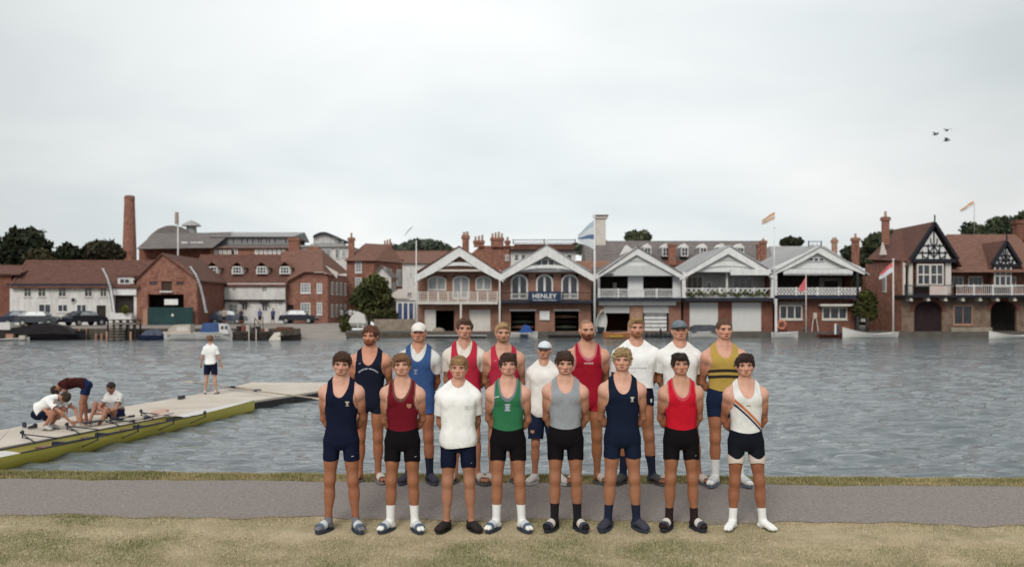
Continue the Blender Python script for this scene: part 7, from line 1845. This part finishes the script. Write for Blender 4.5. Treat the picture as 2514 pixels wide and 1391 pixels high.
for k in range(4):
    x = 4.4 - 1.35 * k
    for s in (-1, 1):
        rg = MB(); w = .27
        for dx in (-.35, .30): rg.tube([(x + dx, s * w, .26), (x, s * .82, .36)], .013, 6)
        rg.tube([(x + .30, s * w, .10), (x, s * .82, .30)], .011, 6); rr = rg.build('rigger', M_iron, e)
        MB().tube([(x, s * .82, .28), (x, s * .82, .44)], .016, 6).box(x - .035, x + .035, s * .82 - .015, s * .82 + .03, .37, .42).build('rowlock', M_iron, rr)
MB().ell((LB / 2 + .01, 0, .26), (.05, .035, .035), 10, 8).build('bow_ball', M_wdeck, e, smooth=True)
# oars
def oar(label, a, b_, blade, m):
    a = Vector(a); b_ = Vector(b_); d = (b_ - a); L_ = d.length
    e = empty('oar', a, math.atan2(d.y, d.x), label, 'oar', 'oars lying by the shell'); tilt = math.asin(d.z / L_); e.rotation_euler = (0, -tilt, math.atan2(d.y, d.x))
    MB().tube([(0, 0, 0), (L_ - .45, 0, 0)], .021, 8).build('shaft', mat('oar_shaft', (.36, .30, .24), .5, var=.15), e, smooth=True)
    MB().tube([(0, 0, 0), (.16, 0, 0)], .026, 8).build('grip', M_iron, e)
    MB().tube([(L_ * .32, 0, 0), (L_ * .32 + .22, 0, 0)], .034, 8).build('collar', M_navyb, e)
    ol = [(L_ - .5, -.03), (L_ - .4, -.10), (L_ - .1, -.12), (L_, -.08), (L_, .10), (L_ - .12, .12), (L_ - .4, .08), (L_ - .5, .03)]
    MB().prismz(ol, -.008, .012).build('blade', m, e)
    return e
oar('oar with cream blade pointing out over the water behind the standing man', onz(640, 957, -.28), onz(455, 936, -.20), None, mat('cream_blade', (.50, .40, .32), .6, var=.1))
oar('long oar lying across the pontoon towards the right', onz(560, 950, -.30), onz(792, 979, -.16), None, mat('cream_blade', (.50, .40, .32)))
oar('dark shafted oar lying beside the bending rower', onz(330, 1020, -.22), onz(205, 1038, -.27), None, M_iron)
oar('oar laid along the cockpit towards the pink shoe', onz(318, 1034, -.24), onz(420, 1012, -.20), None, mat('cream_blade', (.50, .40, .32)))
# small things on the pontoon
def shoe(label, px, py, col, rz):
    p = onz(px, py, DZ); e = empty('shoe', p, rz, label, 'shoe', 'loose shoes on the pontoon')
    MB().ell((0, 0, .04), (.05, .14, .04), 10, 6).ell((0, .07, .07), (.042, .06, .045), 8, 6).build('upper', mat('shoe_%.2f_%.2f' % col[:2], col, .8, var=.2), e, smooth=True)
    MB().ell((0, 0, .012), (.054, .145, .012), 10, 4).build('sole', M_gel, e)
shoe('dark trainer lying left of the crouching rower', 60, 1049, (.03, .03, .045), .5); shoe('black trainer beside the crouching rower', 80, 1052, (.04, .04, .06), -.3)
o = MB().ell((0, 0, .06), (.22, .12, .06), 12, 6).ell((.1, .03, .1), (.12, .08, .05), 10, 5).build('towel', mat('pink_towel', (.52, .33, .29), .9, var=.15, bump=.5), None, smooth=True); o.location = onz(392, 1018, DZ); tag(o, 'crumpled pink towel on the pontoon edge', 'towel')

def fr_(th, canon, world, yaw=0):
    M = rot('X', th) @ rot('Z', yaw); return M, np.array(world, float) - M @ np.array(canon, float)
def posed(hipc, thp, thc, thh, head_off=(0, 0, 0), **k):
    pF = fr_(thp, (0, 0, .91), hipc)
    waist = pF[1] + pF[0] @ np.array([0, 0, 1.08]); cF = fr_(thc, (0, 0, 1.08), waist)
    hb = cF[1] + cF[0] @ np.array([0, .0, 1.57]) + np.array(head_off); hF = (rot('X', thh) @ rot('Z', k.pop('hyaw', 0)), hb)
    d = dict(pelF=pF, chestF=cF, headF=hF, flat=False, toe=8)
    for sd, s in (('r', -1), ('l', 1)):
        d['hip_' + sd] = pF[1] + pF[0] @ np.array([s * .09, 0, .90]); d['sh_' + sd] = cF[1] + cF[0] @ np.array([s * .186, .0, 1.42])
    d.update(k); return d
GP = 'rowers readying the shell on the pontoon'
p = onz(517, 966, DZ + .0)
build_person('rower in white t-shirt standing on the pontoon with his back turned', (p.x, p.y, DZ), h=1.72, rz=math.pi, pose=dict(toe=20, ankle=(.17, .02, .085), knee=(.13, -.005, .50), el=(.265, .02, 1.17), wr=(.315, -.04, .94), hand=(.335, -.07, .85)), res=.011, seed=51, bw=.98,
             skin=(.50, .28, .20), tan=(.46, .26, .18), hair=('mop', (.22, .11, .06), .012, .16), top=dict(kind='tee', col=WHT, hem=.93, flare=.01, sleeve=.75), shorts=dict(col=(.010, .012, .030), hem=.60, loose=.018), shoes=dict(kind='trainer', col=(.5, .47, .44), solecol=(.06, .06, .08), sole=.02), group=GP)
p = onz(128, 1056, DZ)
build_person('rower in white t-shirt and navy shorts crouching over the shell', (p.x - .1, p.y + .1, DZ), h=1.80, rz=R(80), res=.012, seed=52, skin=(.45, .22, .15), tan=(.36, .17, .11), face=False,
             pose=posed((0, .24, .30), 18, 62, 95, knee_r=(-.16, -.24, .40), knee_l=(.16, -.22, .42), ankle_r=(-.13, .02, .085), ankle_l=(.13, .05, .085), el_r=(-.24, -.42, .40), el_l=(.22, -.46, .42), wr_r=(-.12, -.55, .20), wr_l=(.12, -.60, .18), hand_r=(-.08, -.62, .13), hand_l=(.09, -.67, .12)),
             hair=('mop', (.05, .03, .02), .016, .16), top=dict(kind='tee', col=WHT, hem=1.02, flare=.02, sleeve=.62), shorts=dict(col=(.008, .010, .026), t=.62, hem=.6), shoes=dict(kind='trainer', col=(.5, .47, .44), solecol=(.1, .1, .1), sole=.02), group=GP)
p = onz(184, 1037, DZ)
build_person('rower in dark red top and navy shorts bent double with hands on the shell', (p.x + .12, p.y + .05, DZ), h=1.72, rz=R(-72), res=.012, seed=53, skin=(.36, .16, .10), tan=(.30, .13, .08), face=False,
             pose=posed((0, .12, .86), 45, 98, 150, head_off=(0, 0, -.02), knee_r=(-.11, .06, .48), knee_l=(.11, .02, .48), ankle_r=(-.13, .10, .085), ankle_l=(.13, .0, .085), el_r=(-.20, -.40, .62), el_l=(.20, -.36, .60), wr_r=(-.12, -.38, .34), wr_l=(.14, -.30, .33), hand_r=(-.10, -.40, .24), hand_l=(.12, -.30, .23)),
             hair=('mop', (.035, .02, .016), .018, .16), top=dict(kind='tee', col=(.045, .012, .012), hem=1.0, flare=.0, sleeve=.3), shorts=dict(col=(.012, .020, .060), t=.50, hem=.6), group=GP)
p = onz(262, 1040, DZ)
build_person('rower with dark hair sitting low on the pontoon edge in a white shirt', (p.x, p.y + .35, DZ), h=1.72, rz=R(-18), res=.012, seed=54, skin=(.40, .20, .14), tan=(.33, .15, .10), face=True,
             pose=posed((0, .15, .13), -5, 24, 30, hyaw=-20, knee_r=(-.34, -.20, .44), knee_l=(.10, -.34, .34), ankle_r=(-.22, -.52, .085), ankle_l=(.12, -.62, .0), el_r=(-.26, -.20, .34), el_l=(.24, -.18, .34), wr_r=(.04, -.34, .30), wr_l=(-.04, -.36, .24), hand_r=(.13, -.36, .29), hand_l=(-.13, -.38, .24)),
             hair=('short', (.035, .025, .022), .014, .165), top=dict(kind='tee', col=(.60, .60, .58), hem=1.15, flare=.0, sleeve=.5), shorts=dict(col=(.012, .016, .05), t=.45, hem=.6), group=GP)
for e in BLD:
    inv_ = Matrix.Translation(-Vector(e.location))
    for c in e.children: c.matrix_parent_inverse = inv_
# ================================================================== THE ROWERS

def emblem(x, z, w, h, kind='crest'):
    """small woven club badge: a few separate blocks that read as a crest"""
    def fn(p):
        u = (p[:, 0] - x) / (w / 2); v = (p[:, 2] - z) / (h / 2)
        def bx(a, b, c, d): return np.minimum(np.minimum(u - a, b - u), np.minimum(v - c, d - v))
        if kind == 'crest': r = np.maximum.reduce([bx(-.95, .95, .45, .95), .62 - np.abs(u) - np.abs(v * .9 + .05), bx(-.8, .8, -.98, -.68)])
        elif kind == 'cross': r = np.maximum.reduce([bx(-.9, .9, .5, 1), bx(-.9, .9, -1, -.5), bx(-.32, .32, -.7, .7), np.minimum(.5 - np.abs(np.abs(u) - .55), .55 - np.abs(v) * 1.1) - .28])
        elif kind == 'word': r = np.minimum(np.minimum(1 - np.abs(u), .55 + .35 * np.sin(u * 17) - np.abs(v)), .9 + .9 * np.cos(u * 24))
        elif kind == 'tick': r = np.minimum(1 - np.abs(u), .35 - np.abs(v - u * .45))
        elif kind == 'shield': r = np.minimum(1 - np.abs(u), np.minimum(1 - v, 1 + v - np.abs(u) * .7)) + .02
        else: r = np.minimum(1 - np.abs(u), 1 - np.abs(v))
        return np.where(p[:, 1] < .0, r, -1)
    return ((x - w, x + w), (-1, .0), (z - h, z + h)), fn
def mark(which, name, col, x, z, w, h, kind='crest'):
    b, f = emblem(x, z, w, h, kind); return (which, name, col, b, f)
def arc_text(p):
    r = np.sqrt(p[:, 0] ** 2 + (p[:, 2] - 1.165) ** 2); a = np.arctan2(p[:, 0], p[:, 2] - 1.165)
    l = np.minimum(.0085 - np.abs(r - .160), (.80 - np.abs(a)) * .1)
    l = np.minimum(l, .004 + .010 * np.cos(a * 62)); l = np.where(np.abs(a - .03) < .035, -1, l)
    return np.where(p[:, 1] < 0, l, -1)
def bands(*zs):
    return lambda p: np.max([w - np.abs(p[:, 2] - z - .012 * np.cos(p[:, 0] * 9)) for z, w in zs], 0)
def diag(off, w):
    return lambda p: np.where(p[:, 1] < .05, w - np.abs((p[:, 2] - (1.185 + off)) + (p[:, 0] * .95) + .5 * p[:, 0] ** 2) * .72, -1)

def vary(pose, kw):
    """nobody stands quite like his neighbour: head turned and tilted a little, elbows and weight shifted"""
    r = np.random.RandomState(kw['seed'] * 7 + 1); pose = dict(pose)
    pose['headF'] = (rot('Z', r.uniform(-9, 9)) @ rot('Y', r.uniform(-4, 4)) @ rot('X', r.uniform(-5, 6)), (r.uniform(-.008, .008), r.uniform(-.012, .002), 1.60 + r.uniform(-.004, .004)))
    for sd, s in (('r', -1), ('l', 1)):
        pose['el_' + sd] = (s * (.203 + r.uniform(-.010, .012)), .085 + r.uniform(-.02, .02), 1.13 + r.uniform(-.02, .01))
        pose['sh_' + sd] = (s * .186, .012 + r.uniform(-.01, .01), 1.414 + r.uniform(-.012, .006))
    kw['rz'] = kw.get('rz', 0) + R(r.uniform(-4, 4)); return pose
def front(px, ty, label, ax=(None, None), **kw):
    Y = 9.95 + kw.pop('dy', 0); x = PX(px, Y); g_ = gz(x, Y)
    h = CAM_H - (ty - PY0) * Y / FPX - g_
    pose = kw.pop('pose', {})
    if ax[0] is not None:
        s = 1.85 / h
        al = PX(ax[0], Y - .0) - x; ar = PX(ax[1], Y) - x
        for sd, v in (('r', al * s), ('l', ar * s)):
            pose['ankle_' + sd] = (v, .02, .085); sg = 1 if sd == 'l' else -1
            pose['knee_' + sd] = (sg * .100 + (v - sg * .100) * .50, -.005, .50)
    return build_person(label, (x, Y, g_ + .004), h=h - (kw.get('shoes') or {}).get('sole', 0), pose=vary(pose, kw), **kw)
SLD = dict(kind='slide', col=(.52, .55, .57), col3=(.09, .12, .17), solecol=(.03, .04, .06), sole=.022)
SKP = (.60, .335, .25); TN = (.31, .112, .056)
GF = 'rowers standing in the front row'; GB = 'rowers standing in the back row'
front(838, 862, 'young man in plain navy rowing suit with brown fringe, left end of front row', (805, 873), hair=('mop', (.085, .040, .026), .016, .158), seed=1, skin=SKP, tan=(.30, .115, .058), bw=1.0, fw=1.03,
      top=dict(kind='unisuit', col=NAVY, hem=.715, neck=1.365), socks=dict(col=(.17, .17, .19), h=.125), shoes=SLD, group=GF,
      decals=[mark('top', 'club_badge', (.55, .52, .42), .085, 1.305, .042, .050), mark('top', 'maker_mark', (.6, .62, .65), .135, .765, .022, .014, 'tick')])
front(988, 867, 'young man in burgundy vest and black shorts with tousled sandy hair', (957, 1018), hair=('mop', (.26, .14, .072), .021, .160), seed=2, skin=SKP, tan=(.30, .12, .06), fw=1.03,
      top=dict(kind='singlet', col=(.135, .008, .016), hem=1.055, trim=(.13, .05, .035)), shorts=dict(col=BLK, hem=.72), socks=dict(col=WHT, h=.25), shoes=SLD, group=GF,
      decals=[mark('top', 'club_badge', (.42, .22, .14), .088, 1.295, .046, .046, 'shield'), mark('shorts', 'maker_mark', (.5, .5, .5), .150, .770, .018, .016, 'tick')])
front(1125, 873, 'young man in loose white t-shirt, navy shorts and black shoes with blond bowl haircut', (1096, 1157), hair=('mop', (.42, .25, .12), .016, .150), seed=3, skin=SKP, tan=(.36, .165, .095), fw=1.02,
      top=dict(kind='tee', col=WHT, hem=.875, flare=.020, sleeve=.66), shorts=dict(col=NAVY, hem=.665), shoes=dict(kind='trainer', col=(.018, .013, .012), solecol=(.012, .010, .010), sole=.014), group=GF,
      decals=[mark('top', 'faint_print', (.52, .57, .62), .090, 1.30, .050, .040, 'crest'), mark('shorts', 'maker_mark', (.4, .4, .45), .140, .715, .016, .012, 'tick')])
front(1247, 866, 'young man in green rowing vest with pale chest emblem and dark fringe', (1218, 1281), hair=('mop', (.075, .036, .024), .018, .148), seed=4, skin=SKP, tan=(.33, .14, .075),
      top=dict(kind='singlet', col=(.030, .150, .068), hem=1.055, trim=(.16, .17, .21)), shorts=dict(col=BLK, hem=.725), socks=dict(col=WHT, h=.25), shoes=SLD, group=GF,
      decals=[mark('top', 'chest_emblem', (.36, .38, .46), .0, 1.275, .064, .074, 'cross'), mark('top', 'maker_mark', (.6, .6, .6), -.110, 1.385, .045, .022, 'tick')])
front(1388, 861, 'young man in grey marl vest and black shorts with dark curly fringe', (1361, 1418), hair=('mop', (.070, .033, .024), .019, .160), seed=5, skin=SKP, tan=(.31, .13, .07), bw=1.02,
      top=dict(kind='singlet', col=(.27, .285, .31), hem=1.06, neck=1.40), shorts=dict(col=BLK, hem=.72), socks=dict(col=(.010, .008, .010), h=.25),
      shoes=dict(kind='slide', col=(.55, .50, .44), col3=(.045, .05, .07), solecol=(.02, .02, .03), sole=.026), group=GF)
front(1528, 855, 'young man in navy rowing suit with blond curly hair and navy clogs', (1493, 1563), hair=('curly', (.47, .33, .17), .020, .160), seed=6, skin=SKP, tan=(.33, .14, .075), bw=1.04,
      top=dict(kind='unisuit', col=(.008, .013, .030), hem=.72, neck=1.375), socks=dict(col=(.010, .014, .035), h=.235), shoes=dict(kind='clog', col=(.035, .045, .065), solecol=(.03, .035, .05), sole=.02), group=GF,
      decals=[mark('top', 'club_badge', (.52, .50, .45), .088, 1.325, .042, .052)])
front(1672, 866, 'young man in bright red vest and black shorts with short dark hair', (1643, 1705), hair=('mop', (.035, .022, .018), .016, .162), seed=7, skin=(.53, .29, .20), tan=(.29, .115, .055), bw=1.02,
      top=dict(kind='singlet', col=(.48, .010, .025), hem=1.06, trim=(.50, .05, .07)), shorts=dict(col=BLK, hem=.725), socks=dict(col=(.020, .010, .010), h=.20),
      shoes=dict(kind='slide', col=(.58, .54, .49), col3=(.045, .05, .07), solecol=(.02, .02, .03), sole=.026), group=GF,
      decals=[mark('shorts', 'maker_mark', (.35, .3, .25), .140, .765, .016, .016, 'tick')])
def chevron(p):
    a = np.abs(np.abs(p[:, 0]) - .115)
    zz = .800 - .052 * np.cos(np.clip((np.abs(p[:, 0]) - .115) / .1, -1.3, 1.3) * 1.3)
    return np.where(p[:, 1] < .2, .022 - np.abs(p[:, 2] - zz + .02), -1)
front(1831, 868, 'young man in white vest with orange and navy sash, right end of front row', (1800, 1873), hair=('mop', (.045, .020, .018), .018, .156), seed=8, skin=SKP, tan=(.28, .105, .052), bw=1.0, fw=1.04,
      top=dict(kind='singlet', col=(.66, .66, .64), hem=.985), shorts=dict(col=(.009, .010, .016), hem=.70, waist=1.03), socks=dict(col=WHT, h=.22), group=GF,
      decals=[('top', 'orange_stripe', (.52, .17, .06), ((-.25, .25), (-1, .1), (.9, 1.45)), diag(.045, .013)), ('top', 'navy_stripe', (.010, .018, .055), ((-.25, .25), (-1, .1), (.9, 1.45)), diag(.0, .009)),
              mark('top', 'chest_print', (.33, .24, .20), .0, 1.30, .045, .025, 'word'), ('shorts', 'shorts_trim', (.60, .52, .47), ((-.3, .3), (-1, 1), (.66, .85)), lambda p: .778 - .035 * np.cos((np.abs(p[:, 0]) - .11) * 22) - p[:, 2])])

def back(px, ty, label, toe=1196, ax=(None, None), **kw):
    Y = P(px, toe, 1).y; g0 = on_ground(px, toe); Y = g0.y + .17; x = PX(px, Y); g_ = gz(x, Y)
    h = CAM_H - (ty - PY0) * Y / FPX - g_; pose = kw.pop('pose', {})
    if ax[0] is not None:
        s = 1.85 / h
        for sd, v in (('r', (PX(ax[0], Y) - x) * s), ('l', (PX(ax[1], Y) - x) * s)):
            pose['ankle_' + sd] = (v, .02, .085); sg = 1 if sd == 'l' else -1
            pose['knee_' + sd] = (sg * .100 + (v - sg * .100) * .50, -.005, .50)
    return build_person(label, (x, Y, g_ + .004), h=h - (kw.get('shoes') or {}).get('sole', 0), pose=vary(pose, kw), group=GB, **kw)
SLP = dict(kind='slide', col=(.50, .43, .38), solecol=(.10, .045, .04), sole=.022)
SLW = dict(kind='slide', col=(.56, .53, .48), solecol=(.20, .17, .16), sole=.022)
BK = (.015, .018, .022)
back(908, 797, 'bearded man with brown mullet in dark navy suit with white lettering arc', ax=(882, 928), toe=1194, hair=('mullet', (.16, .065, .035), .018, .165), beard=((.22, .075, .035), .006), seed=11, skin=(.56, .26, .17), tan=(.32, .12, .06), bw=1.06,
     top=dict(kind='unisuit', col=(.010, .013, .026), hem=.80, neck=1.36), shoes=SLW,
     decals=[('top', 'chest_lettering', (.50, .54, .60), ((-.16, .16), (-1, 0), (1.2, 1.36)), arc_text), mark('top', 'maker_mark', (.6, .6, .65), -.098, 1.385, .022, .014, 'tick')])
back(1028, 789, 'man in white cap and royal blue suit over a white t-shirt', ax=(1003, 1055), toe=1196, cap=('white', (.72, .69, .64), (.62, .58, .53)), seed=12, skin=(.56, .28, .19), tan=TN, bw=1.04, hair=('buzz', (.12, .07, .04), .004, .16),
     top=dict(kind='overtee', col=(.040, .085, .22), hem=.79, neck=1.38, strap=.14, tee=dict(col=(.62, .62, .60), hem=1.0, flare=0, sleeve=.60)), socks=dict(col=(.012, .016, .035), h=.27),
     shoes=dict(kind='clog', col=(.045, .045, .05), solecol=(.06, .04, .04), sole=.02), decals=[mark('top', 'club_badge', (.22, .27, .38), -.02, 1.265, .05, .06)])
back(1140, 780, 'brown haired man in red suit over a white t-shirt', ax=(1116, 1172), toe=1196, hair=('quiff', (.13, .065, .045), .014, .168), seed=13, skin=(.56, .30, .22), tan=(.38, .17, .10), bw=1.02,
     top=dict(kind='overtee', col=(.42, .025, .050), hem=.79, neck=1.38, tee=dict(col=(.66, .60, .53), hem=1.0, flare=0, sleeve=.60)), shoes=SLP)
back(1236, 789, 'blond man with stubble in red sleeveless suit', ax=(1208, 1262), toe=1196, hair=('quiff', (.56, .38, .20), .010, .172), beard=((.38, .22, .13), .002), seed=14, skin=(.57, .31, .22), tan=(.34, .15, .085), bw=1.05,
     top=dict(kind='unisuit', col=(.42, .028, .055), hem=.80, neck=1.36), shoes=SLP, decals=[mark('top', 'maker_mark', (.6, .5, .5), -.10, 1.39, .022, .014, 'tick')])
back(1335, 835, 'short coxswain in pale blue cap, loose white t-shirt and baggy navy shorts', ax=(1313, 1373), toe=1197, cap=('paleblue', (.55, .62, .66), (.05, .065, .08), (.72, .76, .77)), seed=15, skin=(.56, .30, .21), tan=(.36, .15, .085), bw=.92, hair=('buzz', (.12, .07, .04), .004, .16),
     top=dict(kind='tee', col=(.76, .73, .69), hem=.86, flare=.035, sleeve=.85), shorts=dict(col=(.012, .018, .045), hem=.575, loose=.022), shoes=dict(kind='trainer', col=(.56, .53, .50), solecol=(.5, .48, .45), sole=.02), socks=dict(col=(.6, .57, .53), h=.11),
     decals=[mark('shorts', 'logo', (.45, .22, .14), -.145, .66, .05, .045, 'shield')])
back(1442, 781, 'bald man with brown beard in deep red sleeveless suit', ax=(1412, 1467), toe=1196, hair=('buzz', (.36, .19, .12), .001, .19), beard=((.16, .050, .025), .011), seed=16, skin=(.57, .30, .20), tan=(.29, .115, .05), bw=1.06,
     top=dict(kind='unisuit', col=(.31, .010, .024), hem=.80, neck=1.39, trim=(.46, .13, .16)), shoes=SLP, decals=[mark('top', 'chest_word', (.55, .30, .30), .0, 1.335, .105, .034, 'word')])
back(1562, 777, 'strawberry blond man with ginger beard in white t-shirt and black shorts', ax=(1530, 1602), toe=1195, hair=('quiff', (.45, .29, .14), .012, .172), beard=((.32, .13, .06), .004), seed=17, skin=(.60, .32, .23), tan=(.31, .125, .062), bw=1.10,
     top=dict(kind='tee', col=WHT, hem=1.04, flare=.010, sleeve=.62), shorts=dict(col=(.009, .010, .020), hem=.86), socks=dict(col=(.012, .015, .04), h=.29), shoes=dict(kind='clog', col=(.05, .05, .052), solecol=(.07, .045, .05), sole=.02),
     decals=[mark('shorts', 'white_patch', (.6, .6, .6), .155, .905, .026, .045, 'shield'), mark('top', 'faint_print', (.50, .50, .50), .0, 1.27, .20, .018, 'word')])
back(1669, 782, 'man in dark cap with pale crown and plain white t-shirt', ax=(1640, 1716), toe=1197, cap=('dark', (.05, .065, .085), (.018, .020, .024), (.25, .29, .32)), seed=18, skin=(.58, .30, .21), tan=(.30, .12, .06), bw=1.06, hair=('buzz', (.09, .05, .03), .004, .16),
     top=dict(kind='tee', col=(.76, .75, .73), hem=1.00, flare=.012, sleeve=.62), shorts=dict(col=(.010, .011, .018), hem=.76), shoes=SLP)
back(1777, 781, 'man in mustard yellow vest with two black bands and navy shorts', ax=(1757, 1818), toe=1203, hair=('short', (.15, .075, .045), .010, .170), seed=19, skin=(.60, .32, .23), tan=(.33, .13, .065), bw=1.07,
     top=dict(kind='singlet', col=(.42, .285, .070), hem=1.06, neck=1.40), shorts=dict(col=(.010, .018, .045), hem=.755), socks=dict(col=WHT, h=.27), shoes=dict(kind='slide', col=(.62, .62, .61), solecol=(.12, .14, .18), sole=.022),
     decals=[('top', 'black_bands', (.022, .016, .012), ((-.3, .3), (-1, 1), (1.1, 1.3)), bands((1.250, .016), (1.185, .016)))])
